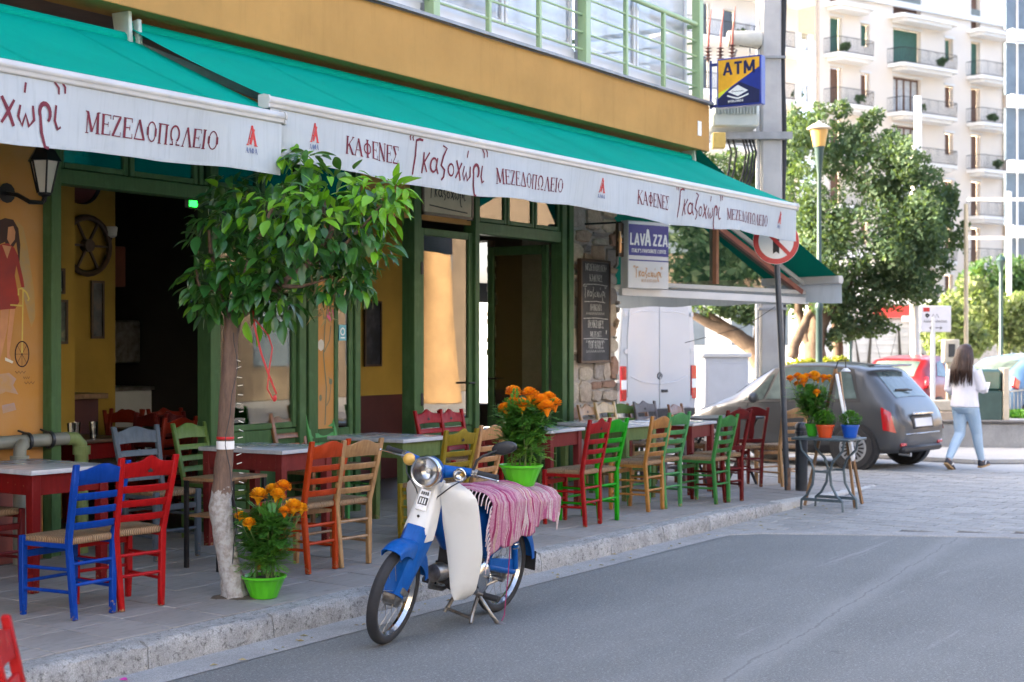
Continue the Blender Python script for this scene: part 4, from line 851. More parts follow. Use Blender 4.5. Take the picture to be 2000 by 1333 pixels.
def chair_parts(kind):
    P = []; H = 0.90
    def postmesh(s):
        m = MB(); rg = []
        for z in (0,.12,.30,.45,.60,.75,H):
            x, y = s*hw(z), by(z); w = .036 if z > .05 else .032; d = .034 if z < .8 else .028
            rg.append([(x-w/2,y-d/2,z),(x+w/2,y-d/2,z),(x+w/2,y+d/2,z),(x-w/2,y+d/2,z)])
        m.loft(rg); return m.mesh('back_post', K['rush'], bevel=.005)
    for s in (-1,1): P.append(('back_post', postmesh(s), 'paint'))
    for s in (-1,1):
        m = MB(); m.loft([[(s*x-w,.185-w,z),(s*x+w,.185-w,z),(s*x+w,.185+w,z),(s*x-w,.185+w,z)] for x,w,z in ((.178,.015,0),(.18,.019,.15),(.18,.019,.47))]); P.append(('leg', m.mesh('leg', K['rush'], bevel=.005), 'paint'))
    # seat
    m = MB(); rg = []
    for f, z in ((.97,.432),(1.0,.440),(1.01,.452),(1.0,.466),(.94,.474),(.5,.468),(.05,.464)):
        ring = []
        for k in range(24):
            a = 2*math.pi*k/24; ca, sa_ = math.cos(a), math.sin(a); q = 1/max(abs(ca),abs(sa_)); q = min(q,1.36)
            y = sa_*q*.185*f+.004; x = ca*q*f*(.182-.028*(.5-.5*(y/.185)))
            ring.append((x,y,z))
        rg.append(ring)
    m.loft(rg); P.append(('seat', m.mesh('seat', K['rush'], smooth=60), 'rush'))
    def across(z0, z1, top=None, th=.018, name='slat'):
        m = MB(); n = 13; W = hw((z0+z1)/2)-.012
        up, lo = [], []
        for i in range(n):
            x = -W+2*W*i/(n-1); q = i/(n-1); bow = -.016*math.sin(math.pi*q)
            zz = z1+(top(q) if top else 0); up.append((x,bow,zz)); lo.append((x,bow,z0+(.006*math.sin(math.pi*q) if top else 0)))
        vs = []
        for x, b, z in up+lo: vs += [(x,by(z)+b-th/2,z),(x,by(z)+b+th/2,z)]
        fs = []
        for i in range(n-1):
            a, c = 2*i, 2*(n+i); fs += [(a,a+2,a+3,a+1),(c,c+1,c+3,c+2),(a,c,c+2,a+2),(a+1,a+3,c+3,c+1)]
        fs += [(0,1,2*n+1,2*n),(2*(n-1),4*n-2,4*n-1,2*(n-1)+1)]
        m.add(vs, fs); return (name, m.mesh(name, K['rush'], bevel=.003), 'paint')
    crown = {'ladder': lambda q: .030*max(0,math.sin(math.pi*q))**1.6-.004*math.sin(3*math.pi*q),
             'crown': lambda q: .035*math.exp(-((q-.5)/.13)**2)+.010*math.sin(math.pi*q),
             'splat': lambda q: .045*max(0,math.sin(math.pi*q))**1.2}[kind]
    if kind == 'splat':
        P.append(across(.80,.865,crown,name='crest_rail')); P.append(across(.50,.545))
        m = MB(); rg = [[(-w,by(z)-.008,z),(w,by(z)-.008,z),(w,by(z)+.008,z),(-w,by(z)+.008,z)] for w,z in ((.032,.54),(.036,.62),(.026,.70),(.034,.78),(.045,.82))]
        m.loft(rg); P.append(('splat', m.mesh('splat', K['rush'], bevel=.003), 'paint'))
    else:
        P.append(across(.775,.862,crown,name='crest_rail'))
        for z in (.690,.605,.520): P.append(across(z-.002,z+.040))
    if kind == 'crown':      # small pierced motif in the crest
        m = MB()
        for sg in (-1,1):
            m.add([(x,by(z)+sg*.0125-.016,z) for x,z in ((-.022,.828),(-.012,.816),(0,.834),(.012,.816),(.022,.828),(.014,.806),(-.014,.806))], [tuple(range(7))])
        P.append(('pierced_motif', m.mesh('pierced_motif', K['ink_black'], smooth=0), 'dark'))
    # stretchers
    def rod(a, b, r=.0105, flat=None):
        m = MB()
        if flat: m.bar(a, b, flat[0], flat[1])
        else: m.tube([a,b], r, 8)
        return ('stretcher', m.mesh('stretcher', K['rush'], bevel=.002 if flat else 0), 'paint')
    for s in (-1,1):
        for z in (.16,.29): P.append(rod((s*.178,.185,z),(s*hw(z),by(z),z)))
        P.append(rod((s*.178,.185,.425),(s*hw(.425),by(.425),.425), flat=(.02,.028)))
    for z in (.20,.32): P.append(rod((-hw(z),by(z),z),(hw(z),by(z),z)))
    P.append(rod((-.178,.185,.36),(.178,.185,.36), flat=(.016,.04))); P.append(rod((-.178,.185,.20),(.178,.185,.20)))
    return P
for k in ('ladder','crown','splat'): CH[k] = chair_parts(k)
PAINT = {'blue': paint('paint_blue', (0.00315,0.04462,0.2786), wear=.74), 'red': paint('paint_red', (0.3406,0.0063,0.00735), wear=.73), 'orange': paint('paint_orange', (0.4025,0.04462,0.0063), wear=.72),
 'tan': varnish('wood_tan', (0.42,0.24,0.10), (0.26,0.135,0.05)), 'brown': varnish('wood_brown', (0.27,0.115,0.045), (0.15,0.06,0.025)), 'olive': paint('paint_olive', (0.2322,0.1625,0.01313), wear=.72),
 'lightwood': varnish('wood_light', (0.50,0.27,0.11), (0.33,0.16,0.06)), 'lime': paint('paint_lime', (0.01155,0.2786,0.0063), wear=.8), 'ochre': varnish('wood_ochre', (0.42,0.19,0.035), (0.27,0.11,0.02)),
 'mint': paint('paint_mint', (0.06825,0.2322,0.07875), wear=.72), 'sage': paint('paint_sage', (0.1084,0.178,0.04462), wear=.7), 'grey': paint('paint_grey', (0.09288,0.1122,0.1354), wear=.72), 'maroon': paint('paint_maroon', (0.1161,0.0105,0.0105), wear=.72),
 'redbrown': paint('paint_redbrown', (0.2012,0.01838,0.00735), wear=.7), 'green': paint('paint_green', (0.04462,0.1858,0.04462), wear=.74), 'crownmint': paint('paint_crownmint', (0.084,0.3096,0.08925), wear=.74),
 'pale': varnish('wood_pale', (0.55,0.40,0.20), (0.42,0.28,0.12)), 'greyred': paint('paint_greyred', (0.1858,0.1703,0.1703), wear=.66, wood=(0.2,0.05,0.05)), 'redlight': paint('paint_redlight', (0.2786,0.0084,0.0084), wear=.74)}
def chair(kind, col, x, y, yaw, label, group, z=None, tilt=0):
    zz = zs(x,y)+.001 if z is None else z
    t_ = thing('chair', label, 'chair', (x,y,zz), 0, group, rot=(tilt,0,R(yaw))); t_.scale = (rnd.uniform(.96,1.05),rnd.uniform(.97,1.04),rnd.uniform(.97,1.03))
    for nm, me, k in CH[kind]:
        link(nm, me, t_, mat={'paint': PAINT[col], 'rush': K['rush'], 'dark': K['ink_black']}[k])
    return t_
GS, GW, GI = 'chairs along the kerb side', 'chairs along the wall side', 'chairs inside the cafe'
chair('ladder','blue',5.73,6.72,1,'bright blue ladder-back chair with rush seat nearest the left edge',GS)
chair('crown','red',6.09,6.70,-7,'glossy red chair with pierced crest, pushed against the blue chair',GS)
chair('ladder','orange',7.70,6.725,1,'orange rush-seat chair between the tree and the moped',GS)
chair('ladder','tan',8.05,6.71,-4,'tan wooden chair beside the orange chair, behind the handlebar',GS)
chair('crown','olive',9.27,6.73,-2,'olive yellow chair behind the moped mirror',GS)
chair('ladder','lightwood',9.72,6.76,3,'light wood chair behind the potted marigold on the moped',GS)
chair('crown','redlight',10.93,6.47,2,'deep red chair with peaked crest next to the lime green chair',GS)
chair('ladder','lime',11.24,6.49,-3,'vivid lime green chair in the kerb-side row',GS)
chair('ladder','ochre',12.20,6.53,0,'golden ochre wooden chair beside the pale mint chair',GS)
chair('ladder','mint',12.54,6.52,-5,'pale mint green chair beside the golden ochre chair',GS)
chair('ladder','green',13.32,6.38,-2,'mid green chair with rush seat next to the maroon chair row',GS)
chair('splat','maroon',13.62,6.38,-14,'maroon splat-back chair leaning against the green chair',GS)
chair('splat','maroon',15.55,6.98,-38,'maroon splat-back chair farther back, in front of the grey car',GS)
chair('ladder','tan',16.0,6.72,-24,'tan slatted chair at the end of the row by the sign pole',GS)
chair('ladder','grey',7.50,7.86,176,'blue-grey chair facing out behind the red chair',GW)
chair('ladder','sage',8.40,8.20,182,'sage green chair against the shopfront left of the tree trunk',GW)
chair('ladder','brown',9.52,8.20,180,'brown wooden chair against the shopfront behind the first green table',GW)
chair('crown','crownmint',9.95,8.20,183,'mint chair with crown cut-out under the painted flower panel',GW)
chair('crown','redlight',11.05,7.85,178,'red chair with pierced crest before the glazed door, left of a pair',GW)
chair('crown','redlight',11.45,7.86,181,'red chair with pierced crest before the glazed door, right of a pair',GW)
chair('ladder','sage',12.9,8.15,186,'pale green chair behind the marigold blossoms at the open door',GW)
chair('crown','tan',14.02,7.86,180,'tan chair with heart cut-out against the stone pillar',GW)
chair('ladder','pale',14.34,7.84,176,'pale wood chair against the stone pillar next to the heart chair',GW)
chair('ladder','sage',14.75,7.95,150,'grey green chair in front of the white van tail light',GW)
chair('crown','greyred',15.05,7.74,170,'worn grey chair with a red motif before the white van',GW)
chair('ladder','brown',15.30,7.95,175,'brown chair behind the worn grey chair before the van',GW)
chair('ladder','brown',15.42,7.50,182,'dark brown chair rightmost before the white van doors',GW)
chair('ladder','maroon',6.02,7.92,181,'dark maroon chair behind the red table at the left edge',GW)
chair('ladder','red',2.95,3.37,-134,'red chair cut off at the bottom left corner, on the road',None,0.001)
chair('crown','redbrown',9.7,10.5,160,'red-brown chair inside the dark doorway',GI,.186)
chair('ladder','maroon',8.9,9.7,90,'dark red chair inside the doorway by the glasses',GI,.186)
chair('ladder','maroon',10.4,9.6,200,'dark chair behind the glazed panel inside',GI,.186)
for q, (cx, cy, yw, cl_, lb_) in enumerate(((9.3,9.35,185,'maroon','dark red chair just inside the doorway, second from the tumblers'),(9.0,10.1,95,'redbrown','red-brown chair beside the inner bar counter'),(10.1,10.3,170,'redbrown','red-brown chair deep inside below the exit sign'),(8.55,9.0,5,'redbrown','red-brown chair with its back to the doorway'),(10.6,9.2,172,'maroon','dark red chair behind the painted flower leaf inside'))):
    chair('ladder' if q%2 else 'crown', cl_, cx, cy, yw, lb_, GI, .186)
# tables
TB = {}
def table_parts():
    m = MB(); m.box((0,0,.735), (.62,.82,.03)); TB['tabletop'] = [m.mesh('tabletop', K['marble'], bevel=.006, seg=2)]
    TB['apron'] = []
    for c, d in (((0,-.36,.655),(.46,.022,.125)),((0,.36,.655),(.46,.022,.125)),((-.26,0,.655),(.022,.66,.125)),((.26,0,.655),(.022,.66,.125))):
        m = MB(); m.box(c, d); TB['apron'].append(m.mesh('apron', K['rush'], bevel=.002))
    TB['leg'] = []
    for sx in (-1,1):
        for sy in (-1,1):
            m = MB(); m.loft([[(sx*.255-w,sy*.355-w,z),(sx*.255+w,sy*.355-w,z),(sx*.255+w,sy*.355+w,z),(sx*.255-w,sy*.355+w,z)] for w,z in ((.026,0),(.031,.5),(.031,.72))]); TB['leg'].append(m.mesh('leg', K['rush'], bevel=.003))
table_parts()
TP = {'red': paint('table_red', (0.1548,0.0063,0.0063), wear=.71), 'rose': paint('table_rose', (0.1703,0.02363,0.021), wear=.7), 'green': paint('table_green', (0.1161,0.1625,0.0525), wear=.72)}
def table(col, x, y, yaw, label, z=None, top=None):
    t_ = thing('table', label, 'table', (x,y,(zs(x,y) if z is None else z)+.001), R(yaw), 'marble topped cafe tables')
    for me in TB['tabletop']: link('tabletop', me, t_, mat=top or K['marble'])
    for nm in ('apron','leg'):
        for me in TB[nm]: link(nm, me, t_, mat=TP[col])
    return t_
table('red',6.27,7.71,-3,'red marble-topped table at the left edge behind the blue chair')
table('rose',8.35,7.61,1,'red marble-topped table behind the tree trunk')
table('green',9.83,7.61,-2,'green marble-topped table above the moped handlebar')
table('rose',11.60,7.33,1,'red marble-topped table right of the potted marigold')
table('green',12.98,7.28,-3,'green marble-topped table behind the lime chair')
table('rose',14.13,7.18,2,'red marble-topped table behind the mid green chair')
table('red',8.15,9.55,0,'dark table with drinking glasses just inside the doorway',.186,K['wood_dark'])
table('red',9.55,9.85,8,'dark wooden-topped table in the middle of the inner room',.186,K['wood_dark'])
table('red',10.35,10.0,-5,'dark wooden-topped table near the inner partition',.186,K['wood_dark'])
ft = thing('folding_table', 'thin dark folding table with crossed legs by the grey car', 'table', (15.6,7.3,zs(15.6,7.3)), R(-28))
m = MB(); m.box((0,0,.76), (.9,.6,.022)); m.build('tabletop', K['dark_metal'], ft, bevel=.004)
for sx in (-.34,.34):
    for a in (-1,1):
        m = MB(); m.bar((sx,a*.26,.005),(sx,-a*.26,.75),.022,.022); m.build('leg', K['black_iron'], ft)
# small side table with black metal legs
st = thing('side_table', 'small wooden side table with black metal legs behind the tree', 'table', (7.50,7.22,zs(7.5,7.2)), R(2), None)
m = MB(); m.box((0,0,.61), (.50,.32,.022)); m.build('tabletop', K['wood_mid'], st, bevel=.003)
m = MB(); m.box((0,0,.36), (.44,.27,.016)); m.build('shelf', K['wood_mid'], st, bevel=.002)
for sx in (-1,1):
    for sy in (-1,1):
        m = MB(); m.bar((sx*.23,sy*.145,0),(sx*.23,sy*.145,.60),.025,.025); m.build('leg', K['black_iron'], st)
# drinking glasses on the inner table
tg = glass('tumbler_glass', (0.9,0.92,0.92), 1.2, base=.12)
for k, (gx, gy) in enumerate(((7.92,9.28),(8.02,9.34),(8.16,9.30))):
    m = MB(); m.lathe([(.001,0),(.026,0),(.036,.13),(.033,.13),(.024,.008),(.001,.008)], n=16)
    tag(m.build('drinking_glass', tg, None, (gx,gy,.938)), ('leftmost clear tumbler on the table inside the doorway','middle clear tumbler on the table inside the doorway','rightmost clear tumbler on the table inside the doorway')[k], 'glass', 'tumblers inside the doorway')
# ------------------------------------------------------------------ things inside the cafe
ob = thing('wall_cupboard', 'dull red-brown wall cupboard deep inside above the bar', 'cupboard', (10.55,11.9,2.28))
m = MB(); m.bb(-.22,.22,-.12,.15,0,.42); m.build('case', mat('cup_red', (0.20,0.06,0.03), .6), ob, bevel=.01); m = MB(); m.bb(-.004,.004,-.126,-.121,.02,.40); m.build('door_gap', K['ink_black'], ob)
sc = thing('wall_sconce', 'small white wall lamp beside the wagon wheel', 'lamp', (9.98,11.12,2.72)); m = MB(); m.lathe([(.02,0),(.05,.02),(.06,.10),(.05,.11),(.015,.03)], n=12); m.build('shade', K['white_plastic'], sc); m = MB(); m.tube([(0,.08,-.02),(0,.02,-.04),(0,0,0)], .012, 6); m.build('arm', K['black_iron'], sc)

def picture(name, label, x, y, z, w, h, art):
    p = thing(name, label, 'picture', (x,y,z))
    m = MB(); f = .022
    m.bb(-w/2,-w/2+f,-.02,0,0,h); m.bb(w/2-f,w/2,-.02,0,0,h); m.bb(-w/2+f,w/2-f,-.02,0,0,f); m.bb(-w/2+f,w/2-f,-.02,0,h-f,h); m.build('frame', K['wood_dark'], p)
    m = MB(); m.bb(-w/2+f,w/2-f,-.008,-.002,f,h-f); m.build('print', art, p, smooth=0)
def art(name, cols, sc):
    m_, nt, bs = nodes(name); n = noise(nt, coords(nt), sc, 3); r = nt.nodes.new('ShaderNodeValToRGB'); el = r.color_ramp.elements
    while len(el) < len(cols): el.new(.5)
    for i, c in enumerate(cols): el[i].position = .3+.4*i/(len(cols)-1); el[i].color = (*c,1)
    nt.links.new(n, r.inputs[0]); nt.links.new(r.outputs[0], bs.inputs['Base Color']); bs.inputs['Roughness'].default_value = .3; return m_
picture('framed_picture','small dark framed picture on the inner yellow pier, upper of two',8.50,10.195,2.12,.24,.22,art('art_a',((.02,.03,.06),(.03,.04,.05),(.5,.5,.48)),9))
picture('framed_picture','framed portrait-shaped picture on the inner yellow pier, lower of two',8.52,10.195,1.69,.26,.38,art('art_b',((.04,.05,.05),(.08,.10,.09),(.42,.38,.24)),7))
picture('framed_picture','narrow tall dark picture on the inner yellow wall in the recess',12.86,10.18,1.44,.30,.72,art('art_c',((.006,.006,.01),(.01,.015,.03),(.05,.05,.07)),8))
picture('framed_picture','tall dim picture on the far inner wall behind the wheel',9.86,11.19,1.74,.16,.56,art('art_d',((.02,.02,.03),(.05,.06,.07),(.10,.08,.07)),8))
wh = thing('wagon_wheel', 'dark wooden wagon wheel hung on the far inner wall', 'wheel', (9.70,11.14,2.63))
m = MB(); m.tube([(.27*math.cos(a),0,.27*math.sin(a)) for a in np.linspace(0,2*math.pi,25)[:-1]], .03, 8, closed=True); m.build('rim', K['wood_dark'], wh)
for k in range(6):
    m = MB(); m.bar((0,0,0),(.26*math.cos(k*math.pi/3),0,.26*math.sin(k*math.pi/3)),.025,.02); m.build('spoke', K['wood_dark'], wh)
m = MB(); m.lathe([(.001,-.04),(.06,-.04),(.06,.04),(.001,.04)], n=12, axis='y'); m.build('hub', K['wood_dark'], wh)
m = MB(); m.lathe([(.001,-.55),(.20,-.55),(.22,-.5),(.22,.5),(.20,.55),(.001,.55)], n=20, axis='x')
du = thing('ceiling_barrel', 'dull red barrel hanging under the ceiling inside', 'barrel', (8.95,10.9,3.22)); m.build('barrel', mat('barrel_red', (0.12,0.03,0.025), .6), du)
for q in (-.5,.5):
    m = MB(); m.lathe([(.221,-.02),(.228,-.02),(.228,.02),(.221,.02)], (q,0,0), 20, 'x'); m.build('hoop', K['dark_metal'], du)
    m = MB(); m.tube([(q,0,.21),(q,0,.37)], .01, 6); m.build('hanger', K['dark_metal'], du)
es = thing('exit_sign', 'glowing green emergency exit sign inside', 'sign', (10.57,10.6,3.03))
m = MB(); m.bb(-.10,.10,-.03,.03,0,.09); m.build('housing', K['white_plastic'], es, bevel=.004)
m = MB(); m.bb(-.095,.095,-.036,-.031,.005,.085); m.build('lit_panel', emit('exit_green', (0.01,0.75,0.03), 1.1), es)
fr = thing('steel_cabinet', 'pale steel cabinet at the bar deep inside', 'cabinet', (10.72,11.9,.186))
m = MB(); m.bb(-.55,.35,-.25,.25,0,1.02); m.build('body', K['white_alu'], fr, bevel=.01)
m = MB(); m.bb(-.6,.42,-.3,.3,1.022,1.06); m.build('worktop', K['dull_steel'], fr, bevel=.004)
m = MB(); m.bb(-.32,.26,-.12,.2,1.30,1.75); m.bar((-.03,.04,1.06),(-.03,.04,1.30),.1,.1); m.build('coffee_machine', K['dull_steel'], fr, bevel=.02)
ct = thing('bar_counter', 'dark red panelled bar counter inside the left doorway', 'counter', (8.9,10.9,.186))
m = MB(); m.bb(-1.0,.5,-.25,.25,0,1.0); m.build('panel', K['dado_red'], ct); m = MB(); m.bb(-1.05,.56,-.32,.3,1.002,1.05); m.build('worktop', K['wood_mid'], ct, bevel=.004)
# ------------------------------------------------------------------ bitter orange tree
TD = 9.05
def tp(u, v, dd=0.0):                 # a point of the tree: across and up from the trunk's foot
    d = TD+dd; l = (u-1000)/2900*TD/d if False else (u-1000)/2900
    x, y = spot(l, d); return Vector((x, y, 1.7-(v-670)*d/2900))
def barkmat():
    m, nt, bs = nodes('bark'); g = nt.nodes.new('ShaderNodeNewGeometry'); sp = nt.nodes.new('ShaderNodeSeparateXYZ'); nt.links.new(g.outputs['Position'], sp.inputs[0])
    n = noise(nt, coords(nt, (14,14,3), True), 3, 6, .7); n2 = noise(nt, coords(nt, (1,1,1), True), 30, 5)
    c = mix(nt, ramp(nt, n, .3, .7), (0.20,0.125,0.085), (0.10,0.062,0.045))
    e = nt.nodes.new('ShaderNodeMath'); e.operation = 'MULTIPLY_ADD'; e.inputs[1].default_value = .16; nt.links.new(n2, e.inputs[0]); nt.links.new(sp.outputs[2], e.inputs[2])
    lw_ = ramp(nt, e.outputs[0], .868, .885); lime = mix(nt, ramp(nt, n2, .42, .62), (0.40,0.38,0.35), (0.27,0.235,0.205))
    nt.links.new(mix(nt, lw_, lime, c), bs.inputs['Base Color']); bs.inputs['Roughness'].default_value = .9; bumpn(nt, bs, n, .8, .012); return m
K['bark'] = barkmat()
tree = thing('orange_tree', 'small bitter orange tree with a whitewashed trunk in front of the cafe', 'tree', (0,0,0))
def crooked(pts, r, n=10, sub=4, j=.006):
    P, Q = [], []
    for i in range(len(pts)-1):
        for k in range(sub):
            f = k/sub; p = pts[i].lerp(pts[i+1], f); P.append(p+Vector((rnd.uniform(-j,j),rnd.uniform(-j,j),0))); Q.append((r[i]+(r[i+1]-r[i])*f)*rnd.uniform(.96,1.05))
    P.append(pts[-1]); Q.append(r[-1]); m = MB(); m.tube(P, Q, n); return m
base = tp(458,1172); base.z = .13
m = crooked([base, tp(452,1130), tp(440,1060), tp(430,990), tp(436,920), tp(441,850), tp(446,740), tp(452,650), tp(456,612)], [.082,.070,.064,.068,.056,.049,.046,.047,.054], 14, 4, .003)
for k in range(6):   # root flare
    a = k*1.05+.3; m.tube([base+Vector((.03*math.cos(a),.03*math.sin(a),.16)), base+Vector((.05*math.cos(a),.05*math.sin(a),.06)), base+Vector((.09*math.cos(a),.09*math.sin(a),-.005))], [.03,.025,.010], 7)
m.build('trunk', K['bark'], tree, smooth=70)
LIMBS = [[(456,622,0),(432,575,.02),(415,520,.05),(408,450,.10)],[(456,622,0),(470,570,-.02),(486,520,-.05),(520,440,-.05),(540,380,-.02)],[(460,622,0),(496,590,-.03),(545,560,-.06),(600,520,-.10),(640,470,-.08),(650,440,-.04),(632,420,0),(640,380,.02)],
         [(600,520,-.10),(660,490,-.14),(710,440,-.15),(745,400,-.15)],[(486,520,-.05),(500,440,.15),(560,360,.2)],[(432,575,.02),(390,560,-.05),(380,520,-.1)],[(545,560,-.06),(590,560,-.2),(640,545,-.22)]]
for L in LIMBS:
    n = len(L); r0 = .036 if L[0][0] in (456,460) else .016
    crooked([tp(*p) for p in L], [r0*(1-.75*i/(n-1)) for i in range(n)], 8, 3, .006).build('branch', K['bark'], tree, smooth=70)
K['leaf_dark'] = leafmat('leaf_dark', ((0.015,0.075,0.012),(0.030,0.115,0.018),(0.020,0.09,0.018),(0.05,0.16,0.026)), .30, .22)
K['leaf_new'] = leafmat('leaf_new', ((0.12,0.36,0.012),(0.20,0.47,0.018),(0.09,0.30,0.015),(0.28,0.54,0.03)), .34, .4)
def leafgeo(L, W, curl, fold):
    n = 6; vs = []; fs = []
    for i in range(n+1):
        f = i/n; w = W/2*max(.04,math.sin(math.pi*min(1,f*.96+.02))**.85)*(1.15-.3*f); z = -curl*f*f*L; x = L*f
        vs += [(x,-w,z+fold*w),(x,0,z),(x,w,z+fold*w)]
    for i in range(n):
        a = 3*i; fs += [(a,a+3,a+4,a+1),(a+1,a+4,a+5,a+2)]
    return vs, fs
LG = [leafgeo(.12,.058,.25,.3), leafgeo(.10,.050,.5,.4), leafgeo(.075,.040,.8,.35), leafgeo(.115,.054,.1,.2)]
LM = {}
for k in ('leaf_dark','leaf_new'):
    LM[k] = []
    for q, (v_, f_) in enumerate(LG): LM[k].append(MB().add(v_, f_).mesh('leaf', K[k], smooth=180))
clumps = [(650,385,92,66,.0,'m'),(735,395,58,58,-.15,'n'),(700,470,70,60,-.1,'d'),(560,340,45,50,.1,'m'),(520,430,95,70,.0,'m'),(430,470,72,72,.05,'d'),(405,540,46,46,-.05,'d'),(480,530,70,45,-.05,'d'),(580,500,90,60,-.12,'d'),(660,545,60,45,-.15,'d'),(600,440,110,80,-.2,'m'),(600,315,28,26,.0,'d'),(770,375,30,22,-.1,'n'),(515,560,40,50,-.1,'d'),(455,385,55,45,.1,'d'),(402,585,34,34,-.08,'d'),(470,585,58,26,-.05,'d'),(545,600,40,30,-.12,'d'),(690,560,40,26,-.12,'d')]
lv = []
nper = 88
for (cu,cv,ru,rv,dd,kd) in clumps:
    cnt = int(nper*(ru*rv/4200)**.8)+8
    for k in range(cnt):
        while True:
            a, b, c = rnd.uniform(-1,1), rnd.uniform(-1,1), rnd.uniform(-1,1)
            q = a*a+b*b+c*c
            if .25 < q < 1: break
        ctr = tp(cu,cv,dd); o = Vector((VY*a-VX*-0, 0, 0))
        pos = ctr+Vector((VY,-VX,0))*(a*ru*TD/2900)+Vector((VX,VY,0))*(c*(ru+rv)/2*TD/2900)+Vector((0,0,-b*rv*TD/2900))
        out = (Vector((VY,-VX,0))*a+Vector((VX,VY,0))*c+Vector((0,0,-b*.7)))
        dr = (out*1.0+Vector((rnd.uniform(-.7,.7),rnd.uniform(-.7,.7),rnd.uniform(-1.1,.15)))).normalized()
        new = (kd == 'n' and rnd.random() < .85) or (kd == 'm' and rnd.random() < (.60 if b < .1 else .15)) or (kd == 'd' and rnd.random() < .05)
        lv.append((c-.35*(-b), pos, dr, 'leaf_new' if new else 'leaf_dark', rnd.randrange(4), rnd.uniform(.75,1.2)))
lv.sort(key=lambda t_: t_[0])
def leafM(pos, dr, s):
    up = Vector((rnd.uniform(-.5,.5),rnd.uniform(-.5,.5),1)); y = up.cross(dr).normalized(); z = dr.cross(y)
    return Matrix.Translation(pos) @ Matrix((dr,y,z)).transposed().to_4x4() @ Matrix.Scale(s,4)
rest = {'leaf_dark': MB(), 'leaf_new': MB()}
for i, (c, pos, dr, k, g, s) in enumerate(lv):
    M = leafM(pos, dr, s)
    if i < 298:
        o = link('leaf', LM[k][g], tree); o.matrix_local = M
    else:
        rest[k].add([M @ Vector(p) for p in LG[g][0]], LG[g][1])
for k in rest: o = rest[k].build('foliage', K[k], tree, smooth=180); o['kind'] = 'stuff'
# dried leaves hanging on the right
K['leaf_dry'] = leafmat('leaf_dry', ((0.36,0.26,0.13),(0.45,0.36,0.20),(0.28,0.18,0.09)), .8, .25, .2)
m = MB()
for k in range(60):
    pos = tp(rnd.gauss(640,16), rnd.uniform(535,590) if k < 46 else rnd.uniform(590,628), -.16+rnd.uniform(-.05,.05)); dr = Vector((rnd.uniform(-.6,.6),rnd.uniform(-.6,.6),-1)).normalized(); M = leafM(pos, dr, rnd.uniform(.35,.7))
    m.add([M @ Vector((p[0],p[1]*.6,p[2]*2)) for p in LG[2][0]], LG[2][1])
o = m.build('dry_leaves', K['leaf_dry'], tree, smooth=180); o['kind'] = 'stuff'
# two low sprigs under the fork
for (u,v) in ((480,655),(503,660),(521,640)):
    o = link('leaf', LM['leaf_new'][0], tree); o.matrix_local = leafM(tp(u,v-26,-.1), Vector((.1,-.1,-1)).normalized(), 1.1)
# red ribbon and its tails
rb = thing('ribbon', 'red ribbon tied below the tree crown with long hanging tails', 'ribbon', (0,0,0)); K['ribbon'] = mat('ribbon', (0.50,0.012,0.012), .5)
def flat(pts, w, name, mt, parent, th=.0015):
    m = MB(); P = [tp(*p) for p in pts]
    rg = []
    for i, p in enumerate(P):
        t_ = (P[min(i+1,len(P)-1)]-P[max(i-1,0)]).normalized(); s_ = t_.cross(Vector((VX,VY,.2))).normalized()*w/2; n_ = s_.cross(t_).normalized()*th
        rg.append([p-s_-n_,p+s_-n_,p+s_+n_,p-s_+n_])
    m.loft(rg); m.build(name, mt, parent)
flat([(484,592,-.10),(494,620,-.11),(500,650,-.12),(510,690,-.12),(524,730,-.12),(540,770,-.12)], .011, 'ribbon_tail', K['ribbon'], rb)
flat([(496,622,-.10),(524,655,-.12),(532,680,-.12),(526,720,-.13),(522,760,-.13),(536,785,-.13)], .008, 'ribbon_tail', K['ribbon'], rb)
m = MB(); m.ell(tp(493,612,-.10), (.012,.012,.016)); m.ell(tp(537,778,-.125), (.014,.01,.02)); m.build('knot', K['ribbon'], rb)
# string of tiny lights wound up the trunk, red tie
fl = thing('fairy_lights', 'string of tiny pale bulbs running up the tree trunk', 'string lights', (0,0,0))
cp = [tp(456+.0,v,-.055) for v in range(1120,640,-24)]
m = MB(); m.tube([p+Vector((.01*math.sin(i*1.3),0,0)) for i, p in enumerate([tp(452+10*math.sin(v*.02)+(0 if v > 960 else -0),v,-.06) for v in range(1130,640,-20)])], .0025, 5); m.build('cable', K['dark_metal'], fl)
K['bulb'] = mat('bulb', (0.75,0.72,0.62), .3)
bl = MB(); bl.lathe([(.0005,0),(.003,.002),(.0025,.03),(.0005,.034)], n=6); blm = bl.mesh('bulb', K['bulb'])
for i, v in enumerate(range(1060,700,-17)):
    o = link('bulb', blm, fl, tp(464+rnd.uniform(-3,3),v,-.04)); o.rotation_euler = (R(90)+rnd.uniform(-.4,.4),rnd.uniform(-.3,.3),R(33+rnd.uniform(-30,30)))
tie = thing('trunk_tie', 'red cord and white tape bound round the tree trunk', 'tie', tp(440,868))
m = MB(); m.lathe([(.051,0),(.054,.004),(.054,.014),(.051,.018)], n=16); m.build('cord', K['ribbon'], tie, (0,0,.03))
m = MB(); m.lathe([(.052,-.03),(.0545,-.028),(.0545,.018),(.052,.02)], n=16); m.build('tape', K['white_ink'], tie)

